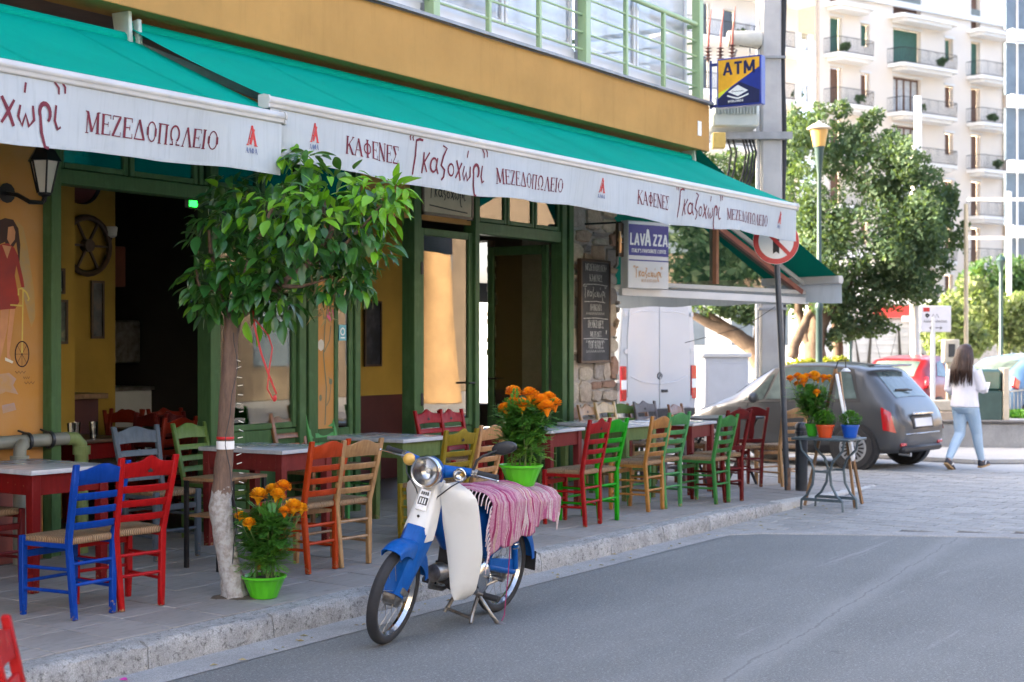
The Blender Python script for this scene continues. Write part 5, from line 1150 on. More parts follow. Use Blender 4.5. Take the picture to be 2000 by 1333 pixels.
# ------------------------------------------------------------------ marigolds and pots
def potmat(n, c): return mat(n, c, .32, var=.12, scale=8)
K['lime_pot'] = potmat('lime_pot', (0.085,0.46,0.012)); K['orange_pot'] = potmat('orange_pot', (0.56,0.07,0.012)); K['blue_pot'] = potmat('blue_pot', (0.008,0.08,0.42)); K['lime_pot2'] = potmat('lime_pot2', (0.06,0.40,0.02))
K['mari_leaf'] = leafmat('mari_leaf', ((0.04,0.16,0.018),(0.06,0.22,0.026),(0.095,0.29,0.036),(0.045,0.18,0.034)), .5, .3)
K['mari_low'] = leafmat('mari_low', ((0.10,0.27,0.025),(0.16,0.36,0.04),(0.07,0.21,0.02)), .5, .35)
K['stem'] = mat('stem', (0.13,0.20,0.05), .6)
K['marigold'] = leafmat('marigold', ((0.80,0.20,0.003),(0.88,0.30,0.006),(0.72,0.14,0.002),(0.92,0.36,0.01)), .6, .2, .2)
K['marigold_y'] = leafmat('marigold_y', ((0.85,0.34,0.006),(0.90,0.42,0.012),(0.80,0.26,0.004)), .6, .2, .2)
K['soil'] = mat('soil', (0.05,0.035,0.025), .95, bump=.8)
def blossom_mesh(mt):
    m = MB()
    for ring in range(7):
        el = R(-20+ring*17); n = max(4,int(17*math.cos(el)))
        for k in range(n):
            a = 2*math.pi*(k+.5*(ring%2))/n+rnd.uniform(-.15,.15); rr = .044*math.cos(el)*rnd.uniform(.85,1.1); zz = .030*math.sin(el)
            o = Vector((math.cos(a),math.sin(a),0)); c = o*rr+Vector((0,0,zz)); tng = Vector((-math.sin(a),math.cos(a),0)); out = (o*math.cos(el)+Vector((0,0,math.sin(el)+.25))).normalized(); w = .0095
            b = c-out*.02; m.add([b-tng*w*.5,b+tng*w*.5,c+tng*w+out*.004+Vector((0,0,rnd.uniform(-.003,.003))),c+out*.008,c-tng*w+out*.004], [(0,1,2,3,4)])
    m.lathe([(.004,-.05),(.014,-.03),(.026,-.012),(.001,-.008)], n=8)
    return m.mesh('blossom', mt, smooth=0)
BLO = [blossom_mesh(K['marigold']), blossom_mesh(K['marigold']), blossom_mesh(K['marigold_y'])]
def marigold(name, label, loc, pot, pr, ph, height, spread, blooms, var, seed, cat='potted plant', fluted=True):
    r_ = random.Random(seed); t_ = thing(name, label, cat, loc, r_.uniform(0,6), 'potted marigolds')
    rf = (lambda a,z: 1+(.03*math.cos(16*a) if .02 < z < ph*.82 else 0)) if fluted else None
    m = MB(); m.lathe([(.001,0),(pr*.58,0),(pr*.62,.008),(pr*.70,ph*.3),(pr*.80,ph*.55),(pr*.90,ph*.80),(pr*.95,ph*.86),(pr*1.02,ph*.9),(pr*1.03,ph),(pr*.98,ph*1.01),(pr*.95,ph*.96),(pr*.6,.03)], n=64, rf=rf); m.build('pot', pot, t_, smooth=50)
    m = MB(); m.lathe([(pr*.94,ph*.86),(pr*.5,ph*.92),(.001,ph*.93)], n=18); m.build('soil', K['soil'], t_)
    st = MB(); hi = MB(); lo = MB(); tips = []
    for k in range(9):
        a = r_.uniform(0,6.28); rr = spread*r_.uniform(.3,1); top = Vector((rr*math.cos(a),rr*math.sin(a),ph+height*r_.uniform(.75,.95))); b = Vector((pr*.4*math.cos(a),pr*.4*math.sin(a),ph*.9)); mid = b.lerp(top,.5)+Vector((r_.uniform(-.02,.02),r_.uniform(-.02,.02),0)); st.tube([b,mid,top], [.006,.005,.003], 6); tips.append((b,mid,top))
    for i in range(620):
        b, mid, top = r_.choice(tips); f = r_.uniform(.12,1)**.75; p = b.lerp(mid,f*2) if f < .5 else mid.lerp(top,f*2-1)
        d = Vector((r_.gauss(0,1),r_.gauss(0,1),r_.uniform(-.35,.8))).normalized(); L = r_.uniform(.06,.12)*(1 if f > .3 else 1.15)
        tgt = hi if f > .38 or r_.random() < .25 else lo
        p = p+d*r_.uniform(0,.05); s_ = d.cross(Vector((0,0,1))).normalized()
        for q in range(1, 7):           # pinnate leaflets
            c = p+d*(L*q/6)-Vector((0,0,.012*(q/6)**2)); ll = .040*(1-.45*abs(q/6-.45)*2)
            for sg in (-1,1):
                e = (s_*sg+d*.75+Vector((0,0,r_.uniform(-.25,.15)))).normalized(); w = d.cross(Vector((0,0,1))).cross(e).normalized()*.0045 if False else d*.0085
                tgt.add([c-w*.3, c+e*ll*.5+w*1.3, c+e*ll, c+e*ll*.5-w*1.3], [(0,1,2,3)])
    o = st.build('stems', K['stem'], t_, smooth=60); o['kind'] = 'stuff'
    o = hi.build('foliage', K['mari_leaf'], t_, smooth=0); o['kind'] = 'stuff'; o = lo.build('lower_foliage', K['mari_low'], t_, smooth=0); o['kind'] = 'stuff'
    inv = Matrix.Rotation(-t_.rotation_euler.z, 3, 'Z')
    for (x,y,z,s) in blooms:
        p = inv @ Vector((x,y,z)); b = link('blossom', BLO[r_.choice(var)], t_, p, (r_.uniform(-.3,.3),r_.uniform(-.3,.3),r_.uniform(0,6))); b.scale = (s*1.05,s*1.05,s*1.15)
        sm = MB(); sm.tube([p-Vector((0,0,.03)), p*.8-Vector((0,0,-.0)), Vector((p.x*.5,p.y*.5,ph+height*.45))][0::2], [.004,.004], 6); sm.build('flower_stalk', K['stem'], t_)
    return t_
def bl_at(pts, u0, v0, d):             # blooms laid out across the view: right, up
    out = []
    for u, v, dep, s in pts:
        a = (u-u0)*d/2900; out.append((VY*a+VX*dep, -VX*a+VY*dep, (v0-v)*d/2900, s))
    return out
marigold('potted_marigold', 'lime bowl of orange marigolds standing at the foot of the tree', (6.76,6.19,.150), K['lime_pot'], .133, .135, .42, .13,
  bl_at([(490,972,.0,1.1),(512,964,.08,.9),(527,970,-.02,.9),(535,957,.05,1.0),(545,1000,-.1,.75),(560,993,-.05,1.1),(573,998,0,.8),(455,1012,-.02,.7),(478,1022,-.12,.8),(524,978,.1,.9)], 500, 1172, 9.05), (0,2,2), 3)
# ------------------------------------------------------------------ moped
def xf(mb, M): mb.v = [tuple(M @ Vector(p)) for p in mb.v]; return mb
MP_LOC = (7.81,5.20,0.0)
mp = thing('moped', 'old blue and white step-through moped parked at the kerb', 'moped', MP_LOC, 0, None, (R(-8.5),0,R(183)))
K['mp_blue'] = paint('mp_blue', (0.006,0.085,0.33), (0.25,0.35,0.40), .76, .32); K['mp_white'] = mat('mp_white', (0.62,0.61,0.57), .38, col2=(0.50,0.48,0.43), scale=3, lo=.5, hi=.85)
K['mp_yellow'] = mat('mp_yellow', (0.66,0.38,0.08), .3, var=.2); K['mp_engine'] = mat('mp_engine', (0.06,0.055,0.05), .6, .4, var=.4, scale=14); K['seatv'] = mat('seatv', (0.02,0.02,0.025), .6)
SA = Vector((.905,0,.98)); STEER = Matrix.Translation(SA) @ Matrix.Rotation(R(9), 4, Vector((-.42,0,.9)).normalized()) @ Matrix.Translation(-SA)
I4 = Matrix.Identity(4)
def wheel(x, z, M, nm):
    tyre = MB(); prof = []
    for k in range(14):
        a = 2*math.pi*k/14; prof.append((.250+.031*math.cos(a), .033*math.sin(a)))
    tyre.lathe(prof+[prof[0]], (x,0,z), 48, 'y'); 
    rim = MB(); rim.lathe([(.222,-.022),(.228,-.022),(.218,-.012),(.214,0),(.218,.012),(.228,.022),(.222,.022),(.210,.0),(.222,-.022)], (x,0,z), 48, 'y')
    w = xf(rim, M).build(nm, K['chrome'], mp); xf(tyre, M).build('tyre', K['rubber'], w)
    h = MB(); h.lathe([(.001,-.055),(.022,-.055),(.028,-.045),(.062,-.04),(.062,.035),(.03,.045),(.022,.055),(.001,.055)], (x,0,z), 24, 'y'); xf(h, M).build('hub', K['dull_steel'], w)
    for k in range(20):
        a = 2*math.pi*k/20; b = a+(.5 if k%2 else -.5); sd = .032 if k%4 < 2 else -.032
        s_ = MB(); s_.tube([(x+.058*math.cos(b),sd,z+.058*math.sin(b)),(x+.214*math.cos(a),0,z+.214*math.sin(a))], .0016, 4); xf(s_, M).build('spoke', K['dull_steel'], w)
    return w
wheel(0,.281,I4,'rear_wheel'); wheel(1.17,.281,STEER,'front_wheel')
def fender(cx, cz, r, a0, a1, hwid, drop, M, name, mt, flare=0):
    rg = []
    for i in range(19):
        f = i/18; a = R(a0+(a1-a0)*f); c, s = math.cos(a), math.sin(a); dr = drop(f) if callable(drop) else drop
        def pt(y, dd): return (cx+(r-dd)*c, y, cz+(r-dd)*s)
        k = hwid
        o = [pt(-k,dr),pt(-k,dr*.4),pt(-k*.85,.01),pt(-k*.45,0),pt(k*.45,0),pt(k*.85,.01),pt(k,dr*.4),pt(k,dr)]
        q = .005; inn = [pt(k-q,dr),pt(k-q,dr*.4),pt(k*.85-q,.01+q),pt(k*.45,q),pt(-k*.45,q),pt(-k*.85+q,.01+q),pt(-k+q,dr*.4),pt(-k+q,dr)]
        rg.append(o+inn)
    m = MB(); m.loft(rg); xf(m, M); return m.build(name, mt, mp, smooth=60)
fender(1.17,.281,.325,62,168,.062,lambda f: .055+.06*math.sin(math.pi*f)**2, STEER,'front_fender',K['mp_blue'])
fender(0,.281,.33,14,172,.068,lambda f: .05+.03*math.sin(math.pi*f),I4,'rear_fender',K['mp_blue'])
m = MB(); m.box((-.335,0,.30),(.008,.13,.13),(0,.1,0)); m.build('mud_flap', K['rubber'], mp, bevel=.003)
# pressed steel fork
rg = []
for f in np.linspace(0,1,9):
    cx = 1.025+(1.225-1.025)*f; cz = .66+(.30-.66)*f; w = .074-.010*f; dpt = .12-.065*f
    px, pz = .88,.475       # across the fork, towards the rear
    fr = (cx+.035*px, cz+.035*pz)
    o = [(cx-dpt*px,-w,cz-dpt*pz),(cx,-w,cz),(fr[0],-w*.6,fr[1]),(fr[0],w*.6,fr[1]),(cx,w,cz),(cx-dpt*px,w,cz-dpt*pz)]
    q = .008; inn = [(cx-dpt*px,w-q,cz-dpt*pz),(cx-.004,w-q,cz-.003),(fr[0]-q*1.2,w*.55,fr[1]-q*.5),(fr[0]-q*1.2,-w*.55,fr[1]-q*.5),(cx-.004,-w+q,cz-.003),(cx-dpt*px,-w+q,cz-dpt*pz)]
    rg.append(o+inn)
m = MB(); m.loft(rg); xf(m, STEER).build('fork', K['mp_blue'], mp, smooth=50)
for s_ in (-1,1):
    m = MB(); m.bar((1.215,s_*.062,.335),(1.13,s_*.062,.285),.016,.035); m.tube([(1.10,s_*.05,.34),(1.02,s_*.05,.56)], .014, 8); xf(m, STEER).build('fork_link', K['dull_steel'], mp)
m = MB(); m.lathe([(.001,-.075),(.014,-.075),(.014,.075),(.001,.075)], (1.17,0,.281), 10, 'y'); xf(m, STEER).build('front_axle', K['dull_steel'], mp)
# head cover in white with the badge plate
rg = []
for x, z, w, d in ((.915,.93,.058,.050),(.935,.86,.066,.056),(.965,.76,.074,.062),(1.0,.66,.084,.07),(1.02,.585,.086,.066)):
    rg.append([(x-d,-w,z),(x+d*.5,-w*.9,z),(x+d*.8,-w*.5,z),(x+d*.8,w*.5,z),(x+d*.5,w*.9,z),(x-d,w,z)])
m = MB(); m.loft(rg); xf(m, STEER).build('head_cover', K['mp_white'], mp, bevel=.008)
def hp(a, b, o): x = .915+.046+(.93-b)*.31; return STEER @ Vector((x+.009+o, a, b))
m = MB(); m.add([hp(-.032,.875,.004),hp(.032,.875,.004),hp(.034,.76,.004),hp(-.034,.76,.004)], [(0,1,2,3)]); bp = m.build('badge_plate', K['chrome'], mp, smooth=0)
m = MB(); m.add([hp(-.027,.832,.006),hp(.027,.832,.006),hp(.028,.79,.006),hp(-.028,.79,.006)], [(0,1,2,3)]); letters('I', BLK, .02, 1, lambda a,b,o: hp(-a,b,.0065+o), -.02, .845, mb=m)
for q in range(4): m.add([hp(-.024+.013*q,.862,.006),hp(-.016+.013*q,.862,.006),hp(-.016+.013*q,.845,.006),hp(-.024+.013*q,.845,.006)], [(0,1,2,3)])
m.build('badge_print', K['ink_black'], bp, smooth=0)
m = MB()
for q in range(3): m.add([hp(-.02+.015*q,.826,.0075),hp(-.012+.015*q,.826,.0075),hp(-.012+.015*q,.796,.0075),hp(-.02+.015*q,.796,.0075)], [(0,1,2,3)])
m.build('badge_marks', K['white_ink'], bp, smooth=0)
m = MB(); m.ell(hp(0,.725,.004), (.006,.009,.009)); m.build('badge_screw', K['ink_black'], mp)
# leg shield wings
for s_ in (-1,1):
    def wing(zf, wf):
        z = .925-.70*zf; inner = .066+(.055*max(0,(zf-.35))/.65)+(.03*max(0,.06-zf)/.06)
        outer = .11+.135*min(1,zf/.12)**.5 if zf < .12 else .245+.015*math.sin((zf-.12)*3)-.05*max(0,zf-.6)/.4
        if zf > .93: outer -= .05*(zf-.93)/.07; inner += .02*(zf-.93)/.07
        y = inner+(outer-inner)*wf; x = .945-.19*zf-.03*math.sin(math.pi*zf*.9)-.10*wf**2+.012*(1-wf)
        return (x, s_*y, z)
    m = MB(); m.grid(wing, list(np.linspace(0,1,20)), list(np.linspace(0,1,9))); o = m.build('leg_shield', K['mp_white'], mp, smooth=180)
    md = o.modifiers.new('thickness','SOLIDIFY'); md.thickness = .012; md.offset = 0; bv = o.modifiers.new('edge','BEVEL'); bv.width = .004; bv.segments = 2; bv.limit_method = 'ANGLE'
# frame and body
m = MB(); m.tube([(.90,0,.80),(.80,0,.66),(.66,0,.52),(.50,0,.47),(.34,0,.52),(.2,0,.62)], [.055,.06,.06,.065,.075,.08], 12, sq=(1,.85)); m.build('frame_spine', K['mp_blue'], mp, smooth=80)
rg = []
for x, z0, z1, w in ((.50,.50,.60,.05),(.46,.44,.68,.095),(.38,.40,.74,.12),(.26,.38,.75,.13),(.12,.42,.74,.125),(-.02,.55,.73,.11),(-.16,.62,.72,.09),(-.26,.64,.70,.06)):
    rg.append([(x,w*math.cos(a)*(1 if abs(math.cos(a)) < .9 else .98),(z0+z1)/2+(z1-z0)/2*math.sin(a)) for a in np.linspace(0,2*math.pi,17)[:-1]])
m = MB(); m.loft(rg); m.build('body', K['mp_blue'], mp, smooth=80)
m = MB(); m.loft([[(x,w*c,z+h*s) for c,s in ((1,-.6),(1,.3),(.8,.9),(0,1),(-.8,.9),(-1,.3),(-1,-.6))] for x,w,z,h in ((.47,.06,.755,.02),(.42,.12,.765,.04),(.25,.135,.765,.045),(.08,.13,.77,.045),(.02,.09,.765,.02))]); m.build('saddle', K['seatv'], mp, smooth=60)
# carrier
for y in (-.11,.11):
    m = MB(); m.tube([(.02,y,.765),(-.20,y,.765),(-.36,y*.9,.765),(-.40,y*.6,.765)], .008, 8); m.tube([(-.2,y,.765),(-.12,y,.66)], .007, 8); m.build('carrier_rail', K['chrome'], mp)
for x in (-.05,-.16,-.27,-.40):
    m = MB(); m.tube([(x,-.11,.765),(x,.11,.765)], .006, 8); m.build('carrier_bar', K['chrome'], mp)
# engine
m = MB(); m.lathe([(.001,-.10),(.10,-.10),(.115,-.08),(.115,.06),(.10,.09),(.001,.09)], (.42,0,.30), 24, 'y'); m.lathe([(.001,-.05),(.085,-.05),(.085,.05),(.001,.05)], (.31,0,.31), 20, 'y'); m.build('crankcase', K['mp_engine'], mp)
m = MB(); m.lathe([(.06,.085),(.098,.092),(.105,.105),(.09,.125),(.05,.135),(.001,.137)], (.42,0,.30), 24, 'y'); m.build('engine_cover', K['chrome'], mp)
m = MB()
for q in range(8): m.box((.53+.022*q,0,.32+.004*q),(.010,.15-.004*q,.15-.004*q))
m.box((.60,0,.33),(.18,.09,.09)); m.build('cylinder_fins', K['mp_engine'], mp, bevel=.002)
m = MB(); m.lathe([(.001,-.06),(.05,-.06),(.055,-.04),(.055,.04),(.05,.06),(.001,.06)], (.735,0,.36), 16, 'x'); m.build('cylinder_head', K['dull_steel'], mp)
m = MB(); m.tube([(.70,-.06,.30),(.66,-.09,.24),(.50,-.11,.20),(.30,-.13,.22),(.05,-.14,.25),(-.25,-.14,.27)], [.018,.018,.018,.022,.036,.034], 10); m.build('exhaust', K['dull_steel'], mp)
m = MB(); m.box((.66,.0,.46),(.10,.08,.11)); m.build('carburettor', K['mp_engine'], mp, bevel=.01)
for y in (-.085,.085):
    m = MB(); m.tube([(.33,y,.36),(.15,y*1.08,.315),(0,y*1.08,.283)], [.024,.022,.02], 10); m.build('swing_arm', K['mp_blue'], mp)
    m = MB(); m.tube([(.01,y*1.25,.31),(.07,y*1.25,.52)], .021, 12); m.build('shock_body', K['mp_blue'], mp)
    m = MB(); P = []
    for k in range(73):
        a = k*2*math.pi/9; f = k/72; P.append((.045+.06*f+.026*math.cos(a)*.9,y*1.25+.026*math.sin(a),.44+.22*f))
    m.tube(P, .0048, 5); m.build('shock_spring', K['chrome'], mp)
m = MB(); m.box((.16,.10,.35),(.34,.012,.075),(0,R(-8),0)); m.build('chain_case', K['mp_blue'], mp, bevel=.02)
m = MB(); m.tube([(.46,-.24,.215),(.46,.24,.215)], .010, 8); m.build('footrest', K['dull_steel'], mp)
for y in (-.22,.22):
    m = MB(); m.tube([(.46,y-.05,.215),(.46,y+.05,.215)], .02, 10); m.build('footrest_rubber', K['rubber'], mp)
m = MB(); m.tube([(.42,.11,.24),(.36,.14,.27),(.33,.18,.30)], .01, 8); m.tube([(.33,.14,.30),(.33,.21,.30)], .014, 8); m.build('kick_lever', K['dull_steel'], mp)
m = MB(); m.tube([(.40,.10,.19),(.36,.17,.09),(.335,.215,.035)], .013, 8); m.box((.325,.235,.036),(.05,.075,.012),(R(-8.5),0,0)); m.build('side_stand', K['dull_steel'], mp, bevel=.003)
m = MB(); m.tube([(.36,.07,.19),(.44,.09,.06),(.46,.10,.028)], .012, 8); m.tube([(.36,-.07,.19),(.43,-.09,.08),(.45,-.10,.05)], .012, 8); m.tube([(.44,-.09,.07),(.45,.09,.055)], .01, 8); m.build('centre_stand', K['dull_steel'], mp)
m = MB(); m.tube([(.30,.12,.75),(.22,.16,.60),(.20,.17,.3),(.22,.19,.06),(.26,.2,.035)], .0035, 6); m.build('strap_cord', mat('cord_magenta', (0.35,0.02,0.12), .7), mp)
# handlebar, lamps, mirror
def S(mb, nm, mt, **k): return xf(mb, STEER).build(nm, mt, mp, **k)
m = MB(); m.tube([(.88,-.21,1.015),(.90,-.12,1.0),(.93,-.05,.985),(.93,.05,.985),(.90,.12,1.0),(.88,.21,1.015)], [.024,.03,.042,.042,.03,.024], 12); m.tube([(.93,0,.97),(.915,0,.90)], [.055,.055], 12); S(m, 'handlebar_cover', K['mp_blue'], smooth=80)
for s_ in (-1,1):
    m = MB(); m.tube([(.88,s_*.20,1.015),(.865,s_*.24,1.018)], .021, 10); m.box((.865,s_*.225,1.01),(.05,.035,.04)); S(m, 'switch_block', K['dull_steel'], bevel=.006)
    m = MB(); m.tube([(.866,s_*.24,1.018),(.845,s_*.35,1.015)], [.0165,.0175], 12); m.lathe([(.001,-.006),(.021,-.006),(.021,.006),(.001,.006)], (.846,s_*.35,1.015), 12, 'y'); S(m, 'grip', K['rubber'])
    m = MB(); m.tube([(.90,s_*.215,1.01),(.915,s_*.27,1.012),(.90,s_*.34,1.01),(.892,s_*.375,1.008)], .005, 6); m.ell((.892,s_*.378,1.008), (.008,.008,.008)); S(m, 'brake_lever', K['chrome'])
m = MB(); m.lathe([(.078,-.07),(.088,-.02),(.092,.0),(.092,.02),(.088,.03),(.078,.028)], (1.03,0,.985), 32, 'x'); S(m, 'headlamp_rim', K['chrome'], smooth=50)
m = MB(); m.lathe([(.001,-.045),(.03,-.04),(.06,-.02),(.082,.02)], (1.03,0,.985), 28, 'x'); S(m, 'headlamp_reflector', K['chrome'], smooth=80)
m = MB(); m.ell((1.012,0,.985), (.018,.014,.014)); S(m, 'headlamp_bulb', K['white_ink'])
m = MB(); m.lathe([(.086,.018),(.06,.034),(.03,.04),(.001,.042)], (1.03,0,.985), 28, 'x'); S(m, 'headlamp_lens', glass('lens_glass', (0.9,0.9,0.9), 1.2, .05, .08), smooth=80)
m = MB(); m.lathe([(.001,-.05),(.05,-.05),(.085,-.03),(.088,0),(.078,.0)], (1.03-.02,0,.985), 28, 'x'); S(m, 'headlamp_shell', K['mp_blue'], smooth=60)
m = MB(); m.ell((.925,-.17,1.005), (.034,.037,.037), 16, 10); S(m, 'turn_lamp', K['mp_yellow'], smooth=80)
m = MB(); m.lathe([(.001,-.04),(.025,-.035),(.036,-.01),(.039,.012),(.041,.016),(.036,.018),(.03,.0),(.012,-.01),(.001,-.011)], (.93,.165,.995), 24, 'x'); S(m, 'turn_lamp', K['chrome'], smooth=50)
m = MB(); m.ell((.925,.165,.995), (.008,.009,.009)); S(m, 'turn_lamp_bulb', K['mp_yellow'])
m = MB(); m.tube([(.88,.215,1.03),(.875,.225,1.09),(.86,.25,1.12),(.83,.315,1.165)], [.009,.009,.007,.006], 8); S(m, 'mirror_stalk', K['black_plastic'])
m = MB(); m.loft([[(.80+dx,.345+q*.075*math.cos(a)*.97+.0,1.185+q*.04*math.sin(a)+.022*math.cos(a)*q) for a in np.linspace(0,2*math.pi,25)[:-1]] for q,dx in ((.6,.022),(.93,.016),(1,.004),(1,-.008),(.95,-.01))]); S(m, 'mirror', K['black_plastic'], smooth=60)
m = MB(); m.tube([(.90,-.20,1.0),(.95,-.16,.93),(.96,-.08,.86),(.95,-.05,.8)], .004, 6); m.tube([(.89,.2,.99),(.95,.13,.92),(.96,.06,.84),(1.02,.05,.6),(1.12,.06,.36)], .004, 6); S(m, 'control_cable', K['black_plastic'])
# ------------------------------------------------------------------ rag rug over the saddle
def rugmat():
    m, nt, bs = nodes('rag_rug'); tc = nt.nodes.new('ShaderNodeTexCoord'); mp_ = nt.nodes.new('ShaderNodeMapping'); nt.links.new(tc.outputs['Object'], mp_.inputs[0]); mp_.inputs['Scale'].default_value = (17,.35,.35)
    n = noise(nt, mp_.outputs[0], 1.6, 2, .5); r = nt.nodes.new('ShaderNodeValToRGB'); r.color_ramp.interpolation = 'CONSTANT'; el = r.color_ramp.elements
    cs = ((0,(.34,.10,.19)),(.36,(.45,.21,.29)),(.42,(.50,.37,.38)),(.47,(.40,.11,.22)),(.52,(.52,.43,.42)),(.56,(.28,.03,.10)),(.60,(.46,.23,.31)),(.66,(.48,.34,.28)),(.72,(.40,.13,.26)))
    while len(el) < len(cs): el.new(.9)
    for i, (p, c) in enumerate(cs): el[i].position = p; el[i].color = (*c,1)
    nt.links.new(n, r.inputs[0]); n2 = noise(nt, tc.outputs['Object'], 90, 3); n3 = noise(nt, tc.outputs['Object'], 22, 4, .7)
    c = mix(nt, ramp(nt, n2, .35, .7), r.outputs[0], mix(nt, .35, r.outputs[0], (.1,.02,.05))); c = mix(nt, ramp(nt, n3, .68, .74), c, (.30,.01,.08))
    nt.links.new(c, bs.inputs['Base Color']); bs.inputs['Roughness'].default_value = .9; bs.inputs['Specular IOR Level'].default_value = .1; bumpn(nt, bs, n2, .8, .006); return m
K['rug'] = rugmat()
rg_ = thing('rag_rug', 'pink striped rag rug with fringe draped over the moped saddle', 'rug', MP_LOC, 0, None, (R(-8.5),0,R(183)))
def rugP(x, t_, off=0):
    """x along the moped, t_ in -1..1 across: top of the saddle, then hanging down each side"""
    xf_ = (.52-x)/.90                        # 0 at the front edge, 1 at the tail
    topz = .838-.012*math.sin(xf_*3)-.040*max(0,min(1,(.02-x)/.1))+.005*math.sin(x*37)+.004*math.sin(x*83)
    halfw = .146 if x > -.03 else .140
    Lh = (.37-.24*xf_+.022*math.sin(x*13)+.012*math.sin(x*41)) if t_ > 0 else .15
    tot = halfw+Lh; s = abs(t_)*tot; sg = 1 if t_ > 0 else -1
    fold = .020*math.sin(x*21+1.3)+.012*math.sin(x*47+.4)
    if s < halfw*.8: y, z = s, topz-.012*(s/halfw)**2+.004*math.sin(x*30+s*40)
    elif s < halfw*.8+.06:
        a = (s-halfw*.8)/.06*1.45; y = halfw*.8+.042*math.sin(a)+fold*.15*a; z = topz-.010-.042*(1-math.cos(a))
    else:
        q = s-halfw*.8-.06; y = halfw*.8+.046+.06*q+fold*min(1,.25+q*5)+.012; z = topz-.048-q
    return (x+(.10*max(0,s-halfw)*math.sin(x*6+.8)+.012*math.sin(s*25)*min(1,s*3)), sg*y, z)
m = MB(); m.grid(rugP, list(np.linspace(.52,-.34,80)), list(np.linspace(-1,1,56))); o = m.build('cloth', K['rug'], rg_, smooth=180)
md = o.modifiers.new('thickness','SOLIDIFY'); md.thickness = .007; md.offset = 1
for k in range(26):
    t_ = -.3+1.3*k/25; a = Vector(rugP(.52,t_)); fl_ = MB(); fl_.tube([a, a+Vector((.022,.004*(1 if t_ > 0 else -1),-.02)), a+Vector((.03+rnd.uniform(-.008,.008),.008,-.062+rnd.uniform(-.012,.012)))], [.0045,.004,.003], 5); fl_.build('fringe', mat('fringe', (.66,.52,.52), .9) if k == 0 else bpy.data.materials['fringe'], rg_)
e_ = Vector(rugP(-.32,.98)); m = MB(); m.tube([e_+Vector((0,0,.02)),e_+Vector((0,.004,-.03)),e_+Vector((-.01,.006,-.09))], [.014,.010,.003], 6); m.build('corner_tassel', bpy.data.materials['fringe'], rg_)
mw = (Matrix.Translation(MP_LOC) @ Euler((R(-8.5),0,R(183))).to_matrix().to_4x4())
pt_ = mw @ Vector((-.10,.015,.806))
PT = marigold('potted_marigold', 'lime bowl of orange marigolds standing on the rug of the moped', tuple(pt_), K['lime_pot'], .137, .135, .42, .15,
  bl_at([(965,800,0,1.0),(980,768,.06,1.0),(983,788,0,1.0),(998,790,-.1,1.0),(1010,770,0,1.0),(1020,776,.1,.9),(1032,786,-.05,1.2),(1048,780,.05,1.0),(1058,790,0,1.0),(1043,795,-.12,1.1),(1012,792,.05,1.0)], 995, 948, 9.55), (0,1,0), 9)
m = MB()
for k in range(70):
    lx_ = rnd.uniform(5,13) if k < 50 else rnd.uniform(12.6,15.2); ly_ = rnd.gauss(5.62,.07) if k < 50 else rnd.gauss(5.68,.14); sz = rnd.uniform(.008,.028); a = rnd.uniform(0,6.3); c, s_ = math.cos(a)*sz, math.sin(a)*sz; zz = .008 if k < 50 else .020
    m.add([(lx_-c,ly_-s_,zz),(lx_+s_*.4,ly_-c*.4,zz+rnd.uniform(0,.01)),(lx_+c,ly_+s_,zz),(lx_-s_*.4,ly_+c*.4,zz+rnd.uniform(0,.01))], [(0,1,2,3)])
tag(m.build('leaf_litter', K['leaf_dry'], None, smooth=0), 'dry leaves and scraps strewn along the gutter', 'litter', kind='stuff')
# a fallen pink petal and litter
lit = MB(); lit.lathe([(.001,.004),(.012,.010),(.02,.002)], n=7, rf=lambda a,z: 1+.4*math.sin(3*a)); tag(lit.build('fallen_blossom', mat('bougain', (0.45,0.02,0.28), .7), None, (5.20,5.70,.006)), 'small magenta blossom lying in the gutter at the bottom left', 'blossom')
# ------------------------------------------------------------------ vehicles
class Car:
    """body from cross-sections: x forward from the tail, y left, z up"""
    def __init__(s, keys): s.k = keys; s.x = [k[0] for k in keys]
    def par(s, x):
        return [float(np.interp(x, s.x, [k[i] for k in s.k])) for i in range(1,7)]   # zb, zmid, zbelt, ztop, w, wtop
    def half(s, x):
        zb, zm, zl, zt, w, wt = s.par(x)
        return [(0,zb),(w*.80,zb),(w*.95,zb+.05),(w*.99,zb+(zm-zb)*.5),(w,zm),(w*.985,zm+(zl-zm)*.6),(w*.94,zl),(w*.94+(wt-w*.94)*.45,zl+(zt-.06-zl)*.45),(wt,zt-.055*min(1,(zt-zl)/.2+.1)),(wt*.86,zt-.018*min(1,(zt-zl)/.2+.1)),(wt*.5,zt),(0,zt+.004)]
    def S(s, x, t_, side=1, off=0):
        h = s.half(x); q = max(0,min(len(h)-1.0001,t_)); i = int(q); f = q-i
        y = h[i][0]+(h[i+1][0]-h[i][0])*f; z = h[i][1]+(h[i+1][1]-h[i][1])*f
        dy, dz = h[i+1][0]-h[i][0], h[i+1][1]-h[i][1]; n = math.hypot(dy,dz) or 1
        return (x, side*(y+off*dz/n), z-off*dy/n)
    def body(s, N=60):
        m = MB(); rg = []
        for x in np.linspace(s.x[0], s.x[-1], N):
            h = s.half(x); rg.append([(x,y,z) for y,z in h]+[(x,-y,z) for y,z in h[-2:0:-1]])
        m.loft(rg); return m
    def topz(s, x, y):
        h = s.half(x)[5:]
        for (a,za),(b,zb) in zip(h, h[1:]):
            if b <= abs(y) <= a: return za+(zb-za)*((a-abs(y))/((a-b) or 1))
        return h[0][1]
